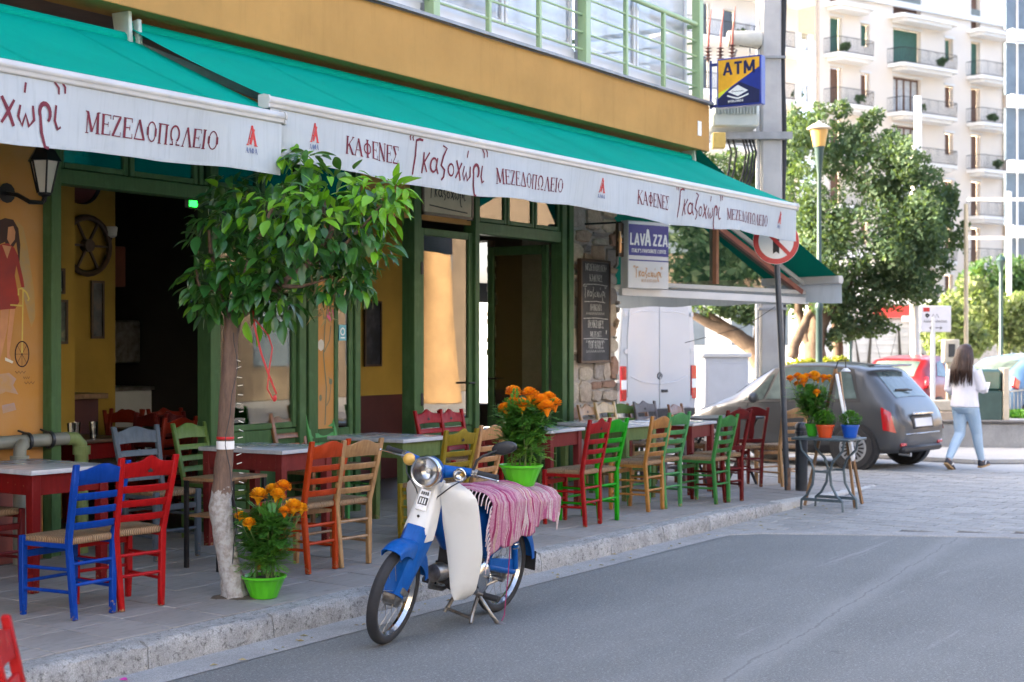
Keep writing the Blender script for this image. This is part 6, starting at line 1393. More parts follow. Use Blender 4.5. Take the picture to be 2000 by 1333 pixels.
def wheel_parts(parent, x, y, r, side, slots, cover, w=.19):
    m = MB(); m.lathe([(r*.66,-w/2),(r*.93,-w/2),(r,-w/2+.03),(r,w/2-.03),(r*.93,w/2),(r*.66,w/2)], (x,y,r), 36, 'y'); wl = m.build('wheel', K['rubber'], parent, smooth=50)
    yo = y+side*(w/2-.012)
    m = MB(); m.lathe([(r*.67,side*.0),(r*.64,side*.012),(r*.56,side*.004),(r*.2,side*.018),(.001,side*.02)], (x,yo,r), 32, 'y'); m.build('rim', cover, wl, smooth=50)
    for k in range(slots):
        a = 2*math.pi*k/slots; m = MB(); m.box((0,0,0),(r*.26,.006,r*.085)); M = Matrix.Translation((x+.42*r*math.cos(a),yo+side*.0165,r+.42*r*math.sin(a))) @ Matrix.Rotation(-a,4,'Y'); xf(m, M).build('rim_slot', K['black_plastic'], wl)
    m = MB(); m.lathe([(r*.14,side*.016),(r*.12,side*.026),(.001,side*.027)], (x,yo,r), 16, 'y'); m.build('hub_cap', K['dark_metal'], wl)
def patch(mb, fn, poly, nu=10, nv=6):
    """four corners (p,q) of a quad in surface space, filled bilinearly"""
    a, b, c, d = poly
    def f(u, v):
        p = [(a[i]*(1-u)+b[i]*u)*(1-v)+(d[i]*(1-u)+c[i]*u)*v for i in (0,1)]; return fn(*p)
    mb.grid(f, list(np.linspace(0,1,nu)), list(np.linspace(0,1,nv)))
def car_paint(n, c, metal=.6): return mat(n, c, .34, metal, var=.08, scale=2, coat=.5)
K['car_grey'] = car_paint('car_grey', (0.060,0.062,0.064), .15); K['car_red'] = car_paint('car_red', (0.20,0.010,0.014), .2); K['car_blue'] = car_paint('car_blue', (0.10,0.19,0.30), .2)
K['tail_red'] = mat('tail_red', (0.50,0.006,0.012), .15, coat=.6); K['plate'] = mat('plate', (0.70,0.72,0.74), .4, var=.08); K['silver'] = mat('silver', (0.55,0.56,0.57), .32, .5, var=.15)
K['car_in'] = mat('car_in', (0.02,0.02,0.022), .8)
def build_car(label, loc, yaw, keys, pt, wheels, r, slots, detail, group=None):
    t_ = thing('car', label, 'car', loc, yaw, group); c = Car(keys)
    o = c.body(70).build('body', pt, t_, smooth=60); 
    mod = o.modifiers.new('smooth','SUBSURF'); mod.levels = 1; mod.render_levels = 1
    for wx in wheels:
        for s_ in (-1,1):
            hwid = c.par(wx)[4]
            m = MB(); m.lathe([(.001,-.10),(r*1.14,-.10),(r*1.14,.012),(.001,.012)] if s_ > 0 else [(.001,.10),(r*1.14,.10),(r*1.14,-.012),(.001,-.012)], (wx,s_*hwid,r*1.04), 32, 'y'); m.build('wheel_arch', K['black_plastic'], t_)
            wheel_parts(t_, wx, s_*(hwid-.075), r, s_, slots, K['silver'])
    for nm, mt, side, poly in detail.get('side', []):
        for s_ in ((1,-1) if side in (0,9) else (side,)):
            m = MB(); patch(m, lambda x,q: c.S(x,q,s_,.004 if side == 9 else .010), poly); m.build(nm, mt, t_, smooth=180)
    for nm, mt, poly in detail.get('top', []):
        m = MB(); patch(m, lambda x,y: (x,y,c.topz(x,y)+.006), poly, 12, 10); m.build(nm, mt, t_, smooth=180)
    for xx, a, b in detail.get('seam', []):
        m = MB(); m.tube([c.S(xx,q,1,.001) for q in np.linspace(a,b,10)], .004, 5); m.build('door_seam', K['black_plastic'], t_)
    return t_, c
# grey hatchback in the side street
fk = [(0.0,.40,.52,.60,.62,.60,.50),(.04,.28,.52,.70,.72,.70,.56),(.12,.24,.54,.84,.95,.76,.58),(.22,.22,.56,.90,1.06,.785,.585),(.38,.21,.57,.93,1.24,.80,.59),(.56,.20,.58,.93,1.405,.81,.60),(.75,.19,.58,.925,1.455,.815,.60),(1.2,.18,.58,.91,1.49,.815,.60),(1.7,.18,.57,.90,1.475,.815,.60),(2.0,.18,.57,.89,1.43,.81,.59),(2.35,.18,.56,.88,1.22,.80,.60),(2.68,.18,.55,.875,.985,.79,.62),(2.9,.19,.54,.83,.90,.77,.62),(3.2,.21,.52,.74,.80,.71,.56),(3.42,.24,.50,.62,.66,.58,.44),(3.53,.32,.46,.52,.54,.42,.3)]
yaw = R(82)
cr, cc = build_car('grey two-door hatchback parked in the side street behind the pots', (19.83,6.25,0.004), yaw, fk, K['car_grey'], (.62,2.92), .305, 16,
 {'side': [('window_trim', K['black_plastic'], 9, ((.54,6.05),(2.50,6.05),(1.95,8.15),(.72,8.1))), ('side_window', K['car_glass'], 0, ((.98,6.25),(2.02,6.25),(1.86,7.95),(1.02,7.95))), ('quarter_window', K['car_glass'], 0, ((.60,6.3),(.93,6.25),(.96,7.9),(.74,7.7))), ('quarter_light', K['car_glass'], 0, ((2.06,6.25),(2.42,6.3),(2.12,7.3),(1.93,7.8))), ('sill_trim', K['black_plastic'], 0, ((.95,1.5),(2.6,1.5),(2.6,2.6),(.95,2.6))), ('tail_lamp', K['tail_red'], 0, ((.045,4.05),(.20,4.05),(.25,5.75),(.115,5.75)))],
  'top': [('rear_window', K['car_glass'], ((.17,-.46),(.17,.46),(.50,.42),(.50,-.42))), ('windscreen', K['car_glass'], ((2.62,-.55),(2.62,.55),(2.08,.48),(2.08,-.48)))],
  'seam': [(.955,2.6,6.2),(2.30,2.6,6.2)]})
for s_ in (-1,1):
    m = MB(); m.box((.03,s_*.54,.36),(.03,.16,.05)); m.build('rear_fog_lamp', K['tail_red'], cr, bevel=.01)
cr.scale = (1,1,.96)
m = MB(); m.box((.022,0,.66),(.03,.62,.19),(0,R(8),0)); m.build('plate_recess', K['black_plastic'], cr, bevel=.02)
m = MB(); m.box((.004,0,.655),(.012,.50,.12),(0,R(8),0)); m.build('number_plate', K['plate'], cr, bevel=.004)
m = MB(); m.box((.02,0,.775),(.05,.56,.04),(0,R(12),0)); m.build('boot_handle', K['chrome'], cr, bevel=.012)
m = MB(); m.box((.015,0,.50),(.035,1.0,.022)); m.build('bumper_strip', K['chrome'], cr, bevel=.008)
m = MB(); m.box((.05,0,.29),(.10,1.16,.10)); m.build('bumper_skirt', K['black_plastic'], cr, bevel=.03)
m = MB(); m.tube([(-.02,.42,.22),(.15,.42,.23)], .03, 12); m.build('exhaust_tip', K['chrome'], cr)
m = MB(); m.tube([(.20,-.05,1.10),(.235,.18,1.105),(.245,.34,1.10)], .011, 6); m.box((.24,.16,1.112),(.02,.36,.018)); m.build('rear_wiper', K['black_plastic'], cr)
m = MB(); m.loft([[(.56+dx,y,1.455+dz) for dx,dz in ((0,0),(-.10,.005),(-.13,-.012),(-.04,-.03))] for y in np.linspace(-.55,.55,9)]); m.build('roof_spoiler', K['car_grey'], cr, smooth=60)
for s_ in (-1,1):
    m = MB(); m.ell((2.12,s_*.90,.97),(.06,.11,.075)); m.bar((2.12,s_*.78,.93),(2.12,s_*.86,.95),.05,.03); m.build('door_mirror', K['car_grey'], cr, smooth=80)
    m = MB(); m.box((1.12,s_*.822,.84),(.16,.02,.03)); m.build('door_handle', K['chrome'], cr, bevel=.008)
m = MB(); m.bb(.7,2.2,-.55,.55,.5,.92); m.build('cabin', K['car_in'], cr)
# red and blue cars beyond the low wall
hk = [(0.0,.42,.55,.62,.64,.62,.52),(.06,.30,.56,.78,.80,.76,.60),(.18,.26,.58,.92,1.0,.83,.62),(.40,.24,.60,.97,1.20,.855,.62),(.75,.22,.60,.97,1.40,.865,.62),(1.3,.2,.6,.95,1.47,.865,.61),(2.0,.2,.59,.92,1.45,.865,.60),(2.5,.2,.58,.91,1.25,.86,.60),(3.0,.2,.57,.90,.99,.85,.64),(3.4,.22,.55,.84,.90,.82,.64),(3.75,.25,.52,.70,.76,.74,.55),(3.95,.34,.48,.56,.58,.58,.4)]
det = {'side': [('side_window', K['car_glass'], 0, ((1.30,6.3),(2.30,6.3),(2.10,7.9),(1.34,7.9))), ('quarter_window', K['car_glass'], 0, ((.72,6.5),(1.22,6.3),(1.26,7.85),(.98,7.7))), ('quarter_light', K['car_glass'], 0, ((2.34,6.3),(2.80,6.3),(2.45,7.2),(2.16,7.8)))],
  'top': [('rear_window', K['car_glass'], ((.24,-.5),(.24,.5),(.66,.46),(.66,-.46))), ('windscreen', K['car_glass'], ((2.92,-.6),(2.92,.6),(2.3,.5),(2.3,-.5)))], 'seam': [(1.26,2.6,6.2),(2.55,2.6,6.2)]}
def far_car(label, u, d, yawdeg, pt, z=0.0):
    x, y = spot((u-1000)/2900, d); t_, c = build_car(label, (x,y,z), R(yawdeg), hk, pt, (.62,3.15), .30, 10, det, 'cars parked across the side street')
    for s_ in (-1,1):
        m = MB(); m.box((.20,s_*.80,.92),(.22,.08,.20),(0,R(20),s_*R(-18))); m.build('tail_lamp', K['tail_red'], t_, bevel=.02)
        m = MB(); m.ell((2.62,s_*.95,.99),(.06,.10,.07)); m.build('door_mirror', pt, t_, smooth=80)
    m = MB(); m.box((.02,0,.60),(.02,.5,.11)); m.build('number_plate', K['plate'], t_)
    m = MB(); m.bb(.9,2.6,-.6,.6,.5,.94); m.build('cabin', K['car_in'], t_); return t_
far_car('dark red hatchback parked beyond the low wall', 1728, 29.5, -6, K['car_red'], -.015)
far_car('light blue hatchback at the right edge beyond the railing', 1905, 27.9, -30, K['car_blue'], .03)
# white delivery van, its tail towards us
vn = thing('delivery_van', 'white delivery van seen from behind at the cafe corner', 'van', (23.2,12.0,0.0), math.atan2(.963,.27))
K['van_white'] = mat('van_white', (0.43,0.455,0.48), .3, var=.06, scale=1.2, coat=.4)
def vsec(x, w, zt, k=1.0):
    h = [(w*.93,.42),(w*.985,.55),(w,.95),(w*.985,1.35),(w*.955,1.8),(w*.90,2.3),(w*.86,zt-.16),(w*.80,zt-.06),(w*.62,zt),(0,zt+.02)]
    return [(x,y,z) for y,z in h]+[(x,-y,z) for y,z in h[-2::-1]]
m = MB(); m.loft([vsec(0.0,.97,2.62),vsec(.05,.99,2.66),vsec(.5,1.0,2.68),vsec(3.6,1.0,2.68),vsec(4.3,.99,2.6),vsec(4.9,.97,1.9),vsec(5.5,.94,1.35),vsec(5.8,.85,1.2)]); m.build('body', K['van_white'], vn, bevel=.01, smooth=50)
def vq(y0, z0, y1, z1, nm, mt, x=-.008, th=.012, par=vn, bv=.004):
    m = MB(); m.bb(x-th,x,y0,y1,z0,z1); return m.build(nm, mt, par, bevel=bv)
for s_ in (-1,1):
    ds = MB(); pts = [(s_*.006,.55),(s_*.80,.55),(s_*.80,1.8),(s_*.74,2.45),(s_*.006,2.5)]; ds.prism(pts, .016, lambda a,b,t__: (-.002-t__,a,b)); dd_ = ds.build('rear_door', K['van_white'], vn, bevel=.006)
    for z in (.72,1.55,2.2): vq(s_*.80,z-.04,s_*.88,z+.04,'hinge',K['van_white'],-.004,.02,dd_)
    m = MB(); m.tube([(-.022,s_*.70,2.20),(-.024,s_*.40,2.25),(-.024,s_*.06,2.25)], .006, 6); m.build('door_crease', K['white_alu'], dd_); m = MB(); m.tube([(-.022,s_*.72,1.12),(-.026,s_*.45,1.02),(-.026,s_*.02,.98)], .007, 6); m.build('door_crease', K['white_alu'], dd_)
    tl = MB(); tl.bb(-.03,.01,min(s_*.83,s_*.965),max(s_*.83,s_*.965),.70,1.30); tl = tl.build('tail_lamp', K['tail_red'], vn, bevel=.01)
    m = MB(); m.bb(-.034,.0,min(s_*.835,s_*.96),max(s_*.835,s_*.96),.90,1.06); m.build('reversing_lamp', K['white_ink'], tl)
m = MB(); m.lathe([(.06,-.0),(.065,.01),(.05,.015),(.045,.005)], (-.03,0,1.12), 20, 'x'); m.build('emblem_ring', K['dark_metal'], vn)
m = MB(); m.bar((-.03,.02,1.09),(-.03,-.02,1.15),.01,.012); m.build('emblem_bar', K['dark_metal'], vn)
vq(-.20,.83,-.04,.88,'door_handle',K['black_plastic'],-.018,.02); vq(-.85,.40,.85,.54,'rear_bumper',K['black_plastic'],.0,.10)
for x in (.9,4.4):
    for s_ in (-1,1): wheel_parts(vn, x, s_*.86, .34, s_, 8, K['silver'], .22)
for z in (1.1,1.62):
    m = MB(); m.tube([(.1,1.0,z),(3.4,1.0,z)], .012, 6); m.build('side_crease', K['white_alu'], vn)
# ------------------------------------------------------------------ woman walking
wo_ = thing('person', 'woman with long brown hair in a white blouse and light jeans, walking away', 'person', (19.98,5.74,.0), 0)
F = Vector((VY*.74+VX*.67,-VX*.74+VY*.67,0)); wo_.rotation_euler = (0,0,math.atan2(F.y,F.x))
K['skin'] = mat('skin', (0.50,0.30,0.21), .5, var=.12); K['jeans'] = mat('jeans', (0.30,0.42,0.55), .8, col2=(0.40,0.52,0.63), scale=5, bump=.3, bscale=200); K['blouse'] = mat('blouse', (0.72,0.70,0.74), .8, var=.08, bump=.2, bscale=30, bdist=.01); K['hair'] = mat('hair', (0.030,0.014,0.009), .45, col2=(0.065,0.03,0.018), scale=5, stretch=(9,9,.7), bump=.6, bscale=14); K['shoe'] = mat('shoe', (0.02,0.022,0.035), .6); K['gum'] = mat('gum', (0.42,0.26,0.12), .7)
def remesh(o, vox, it=3):
    a = o.modifiers.new('join','REMESH'); a.mode = 'VOXEL'; a.voxel_size = vox; a.use_smooth_shade = True
    b = o.modifiers.new('soft','SMOOTH'); b.iterations = it; b.factor = .5
hipz = .86
legF = [(0,-.085,hipz),(.16,-.08,.50),(.30,-.07,.10)]; legB = [(0,.085,hipz),(.0,.08,.47),(-.30,.075,.135)]
armL = [(.0,.165,1.33),(-.02,.23,1.08),(.16,.17,.98)]; armR = [(.0,-.165,1.33),(.02,-.24,1.10),(.24,-.15,1.06)]
b = MB()
def tor(z, cx, rx, ry): return [(cx+rx*math.cos(a),ry*math.sin(a),z) for a in np.linspace(0,2*math.pi,17)[:-1]]
b.loft([tor(.80,0,.09,.14),tor(.90,-.01,.10,.155),tor(1.02,.0,.085,.125),tor(1.18,.01,.095,.14),tor(1.32,0,.085,.16),tor(1.38,0,.06,.10),tor(1.42,.0,.045,.05),tor(1.48,.015,.045,.045)])
b.ell((.03,0,1.56), (.088,.072,.11), 14, 10); b.ell((.115,0,1.55), (.02,.013,.022)); b.ell((.10,0,1.505), (.018,.025,.012)); b.ell((.03,.075,1.55), (.018,.01,.03)); b.ell((.03,-.075,1.55), (.018,.01,.03))
for L, rr in ((legF,(.085,.052,.034)),(legB,(.085,.052,.034))): b.tube(L, rr, 12); b.ell(L[1], (.052,.052,.06)); e = Vector(L[2]); b.tube([e, e+Vector((.09,0,-.05))], [.034,.026], 8)
for A in (armL,armR):
    b.tube(A, (.045,.036,.024), 10); h = Vector(A[2]); dr = (h-Vector(A[1])).normalized(); b.ell(h+dr*.05, (.04,.024,.022))
    for q in range(4): fx = h+dr*.08+Vector((0,0,.012*(q-1.5))); b.tube([fx, fx+dr*.035, fx+dr*.05+Vector((0,-.02 if A is armL else .02,0))], [.009,.008,.007], 6)
    b.tube([h+dr*.04+Vector((0,0,.02)), h+dr*.07+Vector((0,0,.045))], [.010,.008], 6)
remesh(b.build('body', K['skin'], wo_, smooth=180), .009)
j = MB(); j.loft([tor(.97,0,.10,.14),tor(.90,-.02,.125,.17),tor(.82,-.025,.125,.165),tor(.76,-.01,.09,.14)])
for L, rr in ((legF,(.105,.072,.045)),(legB,(.105,.072,.045))):
    a, k_, e = [Vector(p) for p in L]; j.tube([a,a.lerp(k_,.5)+Vector((.01,0,0)),k_,k_.lerp(e,.45)+Vector((-.012,0,0)),e+(k_-e).normalized()*.02], [rr[0],.088,rr[1],.062,rr[2]], 14)
remesh(j.build('jeans', K['jeans'], wo_, smooth=180), .010)
c_ = MB(); c_.loft([tor(.84,-.01,.155,.20),tor(.92,-.01,.145,.19),tor(1.05,0,.135,.175),tor(1.2,.01,.13,.18),tor(1.32,0,.105,.19),tor(1.385,0,.07,.12),tor(1.41,0,.055,.07)])
for A in (armL,armR):
    a, k_, e = [Vector(p) for p in A]; c_.tube([a,a.lerp(k_,.5),k_,k_.lerp(e,.42)], [.075,.072,.068,.066], 12)
o = c_.build('blouse', K['blouse'], wo_, smooth=180); remesh(o, .011, 2)
hr = MB(); rg = []
for z, cx, rx, ry in ((1.685,.02,.02,.02),(1.67,.01,.08,.065),(1.62,-.005,.10,.088),(1.55,-.02,.10,.095),(1.46,-.045,.085,.10),(1.36,-.07,.06,.10),(1.28,-.085,.03,.07)):
    rg.append([(cx+rx*math.cos(a)*(1.0 if math.cos(a) < .2 or z > 1.6 else .55),ry*math.sin(a),z) for a in np.linspace(0,2*math.pi,33)[:-1]])
hr.loft(rg)
for k in range(110):
    a = rnd.uniform(R(70),R(290)); c, s_ = math.cos(a), math.sin(a); e = rnd.uniform(1.10,1.30); w = rnd.uniform(.9,1.25)
    hr.tube([(.01+.06*c,.05*s_,1.665),(-.005+.105*c,.093*s_,1.60),(-.03+.10*c,.108*s_*w,1.48),(-.075+.075*c+rnd.uniform(-.01,.01),.125*s_*w,1.36),(-.10+.06*c+rnd.uniform(-.02,.01),.125*s_*w+rnd.uniform(-.02,.02),e)], [.012,.015,.015,.012,.003], 5)
o = hr.build('hair', K['hair'], wo_, smooth=180)
m = MB(); m.box((.075,.06,1.63),(.03,.012,.015)); m.build('hair_clip', K['white_ink'], wo_, bevel=.003)
for L, pitch, zz in ((legF,-.12,.0),(legB,.55,.02)):
    e = Vector(L[2]); M = Matrix.Translation((e.x,e.y,e.z-.055)) @ Matrix.Rotation(pitch,4,'Y')
    m = MB(); m.loft([[(x,w*math.cos(a),z0+h*max(-.25,math.sin(a))) for a in np.linspace(0,2*math.pi,13)[:-1]] for x,w,z0,h in ((-.06,.02,.02,.05),(-.045,.034,.02,.07),(.0,.038,.02,.075),(.07,.04,.015,.05),(.13,.04,.01,.035),(.17,.028,.01,.025),(.185,.01,.01,.012))]); xf(m, M).build('shoe', K['shoe'], wo_, smooth=60)
    m = MB(); m.loft([[(x,w*sx_,zq) for sx_,zq in ((-1,-.022),(1,-.022),(1,.0),(-1,.0))] for x,w in ((-.062,.028),(-.04,.037),(.07,.042),(.14,.042),(.185,.02))]); xf(m, M).build('shoe_sole', K['gum'], wo_, bevel=.004)
    for sd in (-.041,.041):
        m = MB(); m.bar((.03,sd,.015),(.055,sd,.06),.004,.014); xf(m, M).build('shoe_stripe', K['white_ink'], wo_)
ph = F*.30+Vector((-F.y,F.x,0))*(-.13)
tag(MB().box((0,0,0),(.012,.10,.15)).build('leaflet', K['white_ink'], None, (19.98+ph.x,5.74+ph.y,1.10), (0,R(25),math.atan2(F.y,F.x)), bevel=.003), 'white leaflet held by the walking woman', 'leaflet')

# ------------------------------------------------------------------ street furniture near the corner
sp_ = thing('road_sign', 'round red-ringed no-turn sign on a leaning grey pole', 'road sign', (15.42,6.38,.02), 0, None)
lean = Vector((VY,-VX,0))*(-.135)
m = MB(); m.tube([(0,0,0),tuple(lean*.5+Vector((0,0,1.5))),tuple(lean*1.08+Vector((0,0,3.1)))], .032, 12); m.build('pole', mat('pole_grey', (0.075,0.085,0.10), .45, .4, var=.3, scale=6), sp_)
m = MB(); m.tube([(0,0,.0),(0,0,.30)], .0335, 12); m.build('rusty_foot', mat('rust', (0.20,0.12,0.08), .9, var=.5, scale=20, bump=.5), sp_)
ctr = lean+Vector((0,0,2.80)); fx, fr_ = Vector((VY,-VX,0)), Vector((-VX,-VY,0))
def SG(a, b, o): p = ctr+fx*a+Vector((0,0,b))+fr_*(.036+o); return tuple(p)
def disc(r0, r1, o, nm, mt, par=sp_):
    n = 40; m = MB()
    for k in range(n):
        a, c = 2*math.pi*k/n, 2*math.pi*(k+1)/n; m.add([SG(r0*math.cos(a),r0*math.sin(a),o),SG(r1*math.cos(a),r1*math.sin(a),o),SG(r1*math.cos(c),r1*math.sin(c),o),SG(r0*math.cos(c),r0*math.sin(c),o)], [(0,1,2,3)])
    return m.build(nm, mt, par, smooth=0, weld=True)
n = 40; m = MB(); m.prism([(.255*math.cos(2*math.pi*k/n),.255*math.sin(2*math.pi*k/n)) for k in range(n)], .006, lambda a,b,t__: SG(a,b,t__-.006)); dk = m.build('sign_plate', K['white_ink'], sp_)
K['sign_red'] = mat('sign_red', (0.50,0.02,0.022), .4, var=.15)
disc(.195,.252,.002,'red_ring',K['sign_red'])
m = MB(); m.add([SG(-.035,.10,.0015),SG(-.035,-.14,.0015),SG(.0,-.115,.0015),SG(.035,-.14,.0015),SG(.035,.10,.0015)], [(0,1,2,3,4)]); m.add([SG(-.08,.09,.0017),SG(.0,.18,.0017),SG(.08,.09,.0017)], [(0,1,2)]); m.build('arrow', K['ink_black'], sp_, smooth=0)
m = MB(); m.add([SG(-.155,.125,.003),SG(-.125,.155,.003),SG(.155,-.125,.003),SG(.125,-.155,.003)], [(0,1,2,3)]); m.build('red_bar', K['sign_red'], sp_, smooth=0)
m = MB(); m.tube([tuple(ctr+Vector((0,0,-.72))), tuple(ctr+fx*(-.35)+Vector((0,0,-.95))), tuple(ctr+fx*(-1.0)+Vector((0,0,-1.12)))], .004, 5); m.build('loose_wire', K['black_plastic'], sp_)
bo = thing('bollard', 'dark cast metal bollard with ringed head beside the sign pole', 'bollard', (15.52,6.26,.03))
m = MB(); m.lathe([(.001,0),(.085,0),(.085,.02),(.068,.03),(.068,.60),(.074,.61),(.074,.63),(.066,.635),(.066,.665),(.074,.67),(.074,.69),(.066,.695),(.066,.72),(.072,.725),(.07,.755),(.05,.785),(.001,.795)], n=24); m.build('post', K['dark_metal'], bo, smooth=40)
# iron stand with pots
ps = thing('plant_stand', 'grey iron treadle table carrying three coloured pots', 'plant stand', (14.34,5.49,.018), R(-3))
K['iron_grey'] = mat('iron_grey', (0.10,0.135,0.155), .45, .5, var=.3, scale=8)
m = MB(); m.box((0,0,.715), (.46,.62,.025)); m.build('tabletop', K['iron_grey'], ps, bevel=.006)
for sx in (-.17,.17):
    for s_ in (-1,1):
        m = MB(); P = [(sx,s_*.24,.70),(sx,s_*.22,.60),(sx,s_*.12,.50),(sx,s_*.085,.40),(sx,s_*.10,.26),(sx,s_*.16,.15),(sx,s_*.22,.10),(sx,s_*.225,.0)]; m.tube(P, [.013,.013,.014,.014,.014,.013,.013,.012], 8); m.build('leg', K['iron_grey'], ps, smooth=80)
    m = MB(); m.bar((sx,-.09,.39),(sx,.09,.39),.016,.022); m.build('cross_rail', K['iron_grey'], ps, bevel=.003); m = MB(); m.bar((sx,-.21,.105),(sx,.21,.105),.02,.03); m.build('cross_rail', K['iron_grey'], ps, bevel=.003)
m = MB(); m.bar((-.17,0,.39),(.17,0,.39),.016,.02); m.build('cross_rail', K['iron_grey'], ps)
zt_ = .018+.7285
marigold('potted_marigold', 'green pot of tall orange marigolds on the iron stand', (14.42,5.70,zt_), K['lime_pot2'], .075, .125, .38, .15,
  bl_at([(1548,745,0,.8),(1565,741,.05,.9),(1571,745,-.05,1.0),(1580,742,0,.9),(1571,752,-.1,.8),(1596,740,0,1.2),(1606,744,.08,1.0),(1626,744,0,.8),(1567,757,.1,.8),(1594,772,-.18,.8),(1613,744,-.06,.9)], 1592, 860, 14.9), (2,0,2), 21, fluted=False)
K['basil'] = leafmat('basil', ((0.05,0.20,0.015),(0.08,0.27,0.02),(0.035,0.15,0.012)), .5, .3)
for nm, lab, x, y, pk, sd in (('potted_basil','bushy basil in an orange pot on the iron stand',14.26,5.50,'orange_pot',4),('potted_basil','bushy basil in a blue pot on the iron stand',14.40,5.29,'blue_pot',5)):
    t_ = thing(nm, lab, 'potted plant', (x,y,zt_)); r_ = random.Random(sd)
    m = MB(); m.lathe([(.001,0),(.062,0),(.065,.01),(.088,.11),(.094,.112),(.094,.13),(.086,.13),(.06,.03)], n=28); m.build('pot', K[pk], t_, smooth=45)
    m = MB(); m.lathe([(.085,.115),(.001,.12)], n=16); m.build('soil', K['soil'], t_)
    m = MB()
    for k in range(900):
        a, q, hh = r_.uniform(0,6.28), r_.random()**.5, r_.random()
        rr = .115*q*math.sin(math.pi*(.2+.72*hh)); p = Vector((rr*math.cos(a),rr*math.sin(a),.12+.14*hh)); d = (Vector((math.cos(a),math.sin(a),r_.uniform(-.2,1)))+Vector((r_.gauss(0,.5),r_.gauss(0,.5),0))).normalized(); s_ = d.cross(Vector((0,0,1))).normalized()*.009; m.add([p,p+d*.014+s_,p+d*.03,p+d*.014-s_], [(0,1,2,3)])
    o = m.build('foliage', K['basil'], t_, smooth=0); o['kind'] = 'stuff'
# easel board
ea = thing('easel_board', 'wooden easel with a white-edged menu board and small lamp behind the pots', 'easel', (0,0,0))
def EP(l, d, z): x, y = spot(l, d); return (x,y,z)
top = EP(.2178,15.3,1.43)
for q in ((.1972,15.35,.02),(.2310,15.12,.02),(.2358,15.5,.02)):
    m = MB(); m.bar(EP(*q), top if q[0] != .2310 else EP(.2205,15.2,1.40), .026,.026); m.build('leg', K['wood_mid'], ea)
m = MB(); a, b_, c_, d_ = EP(.2175,15.05,1.38), EP(.2185,15.62,1.38), EP(.2295,15.62,.50), EP(.2285,15.05,.50); off = Vector((VY,-VX,0))*.03
m.add([a,b_,c_,d_]+[tuple(Vector(p)+off) for p in (a,b_,c_,d_)], [(0,1,2,3),(7,6,5,4),(0,4,5,1),(1,5,6,2),(2,6,7,3),(3,7,4,0)]); m.build('menu_board', K['white_alu'], ea, bevel=.004)
m = MB(); m.tube([top, EP(.2200,15.3,1.52), EP(.2245,15.3,1.52), EP(.2248,15.3,1.44)], .006, 6); m.build('lamp_arm', K['black_iron'], ea)
m = MB(); m.lathe([(.02,.03),(.05,.0),(.052,-.004),(.04,.0)], EP(.2248,15.3,1.41), 14); m.build('lamp_shade', K['white_alu'], ea)
# ------------------------------------------------------------------ far apartment house
RV = Vector((VY,-VX,0)); DV = Vector((VX,VY,0))
A0, D0, FA, FD = 11.0, 84.0, .82, .57
fdir = (RV*FA+DV*FD).normalized(); fnor = (RV*FD-DV*FA).normalized(); f0 = RV*A0+DV*D0
def fs(u): l = (u-1000)/2900; return (D0*l-A0)/(FA-FD*l)
def FP(s, n, z): p = f0+fdir*s+fnor*n; return (p.x,p.y,z)
K['apt_pink'] = mat('apt_pink', (0.72,0.65,0.56), .9, var=.06, scale=.4, ws=True); K['apt_white'] = mat('apt_white', (0.70,0.69,0.66), .85, var=.06, scale=.5, ws=True)
K['shut_green'] = mat('shut_green', (0.04,0.12,0.085), .7); K['shut_brown'] = mat('shut_brown', (0.16,0.085,0.055), .7); K['pane_dark'] = mat('pane_dark', (0.10,0.13,0.16), .15, var=.3, scale=1); K['curtain_pale'] = mat('curtain_pale', (0.55,0.56,0.56), .6)
apt = thing('apartment_house', 'tall cream apartment house with balconies far behind the tree', 'building', (0,0,0))
def wall_holes(s0, s1, z0, z1, holes, n0, depth, mt, name):
    S_ = sorted(set([s0,s1]+[h[0] for h in holes]+[h[1] for h in holes])); Z_ = sorted(set([z0,z1]+[h[2] for h in holes]+[h[3] for h in holes])); m = MB()
    for a, b in zip(S_, S_[1:]):
        for c, d in zip(Z_, Z_[1:]):
            if any(h[0] <= a+1e-6 and b <= h[1]+1e-6 and h[2] <= c+1e-6 and d <= h[3]+1e-6 for h in holes): continue
            m.add([FP(a,n0,c),FP(b,n0,c),FP(b,n0,d),FP(a,n0,d)], [(0,1,2,3)])
    for a, b, c, d in holes:
        for p, q in (((a,c),(a,d)),((a,d),(b,d)),((b,d),(b,c)),((b,c),(a,c))): m.add([FP(p[0],n0,p[1]),FP(q[0],n0,q[1]),FP(q[0],n0-depth,q[1]),FP(p[0],n0-depth,p[1])], [(0,1,2,3)])
    return m.build(name, mt, apt, smooth=0)
def fbox(m, s0, s1, n0, n1, z0, z1):
    m.add([FP(s0,n0,z0),FP(s1,n0,z0),FP(s1,n1,z0),FP(s0,n1,z0),FP(s0,n0,z1),FP(s1,n0,z1),FP(s1,n1,z1),FP(s0,n1,z1)], [(0,3,2,1),(4,5,6,7),(0,1,5,4),(1,2,6,5),(2,3,7,6),(3,0,4,7)]); return m
SE, SL = fs(1592), fs(1962)
FLO = [22.15,19.1,16.05,13.0,9.95,6.9,3.85]
cols_ = [('door',fs(1621),fs(1644),fs(1609),fs(1686)),('win',fs(1681),fs(1698),0,0),('big',fs(1744),fs(1798),fs(1733),fs(1848)),('win',fs(1845),fs(1861),0,0),('door',fs(1896),fs(1914),fs(1887),fs(1957))]
holes = []; feats = []
for r_i, zf in enumerate(FLO):
    for kind, a, b, ba, bb_ in cols_:
        if r_i == 0 and kind == 'win': continue
        h = (a,b,zf+(.05 if kind != 'win' else .85),zf+2.35 if kind != 'win' else zf+2.25); holes.append(h); feats.append((r_i,kind,h,ba,bb_,zf))
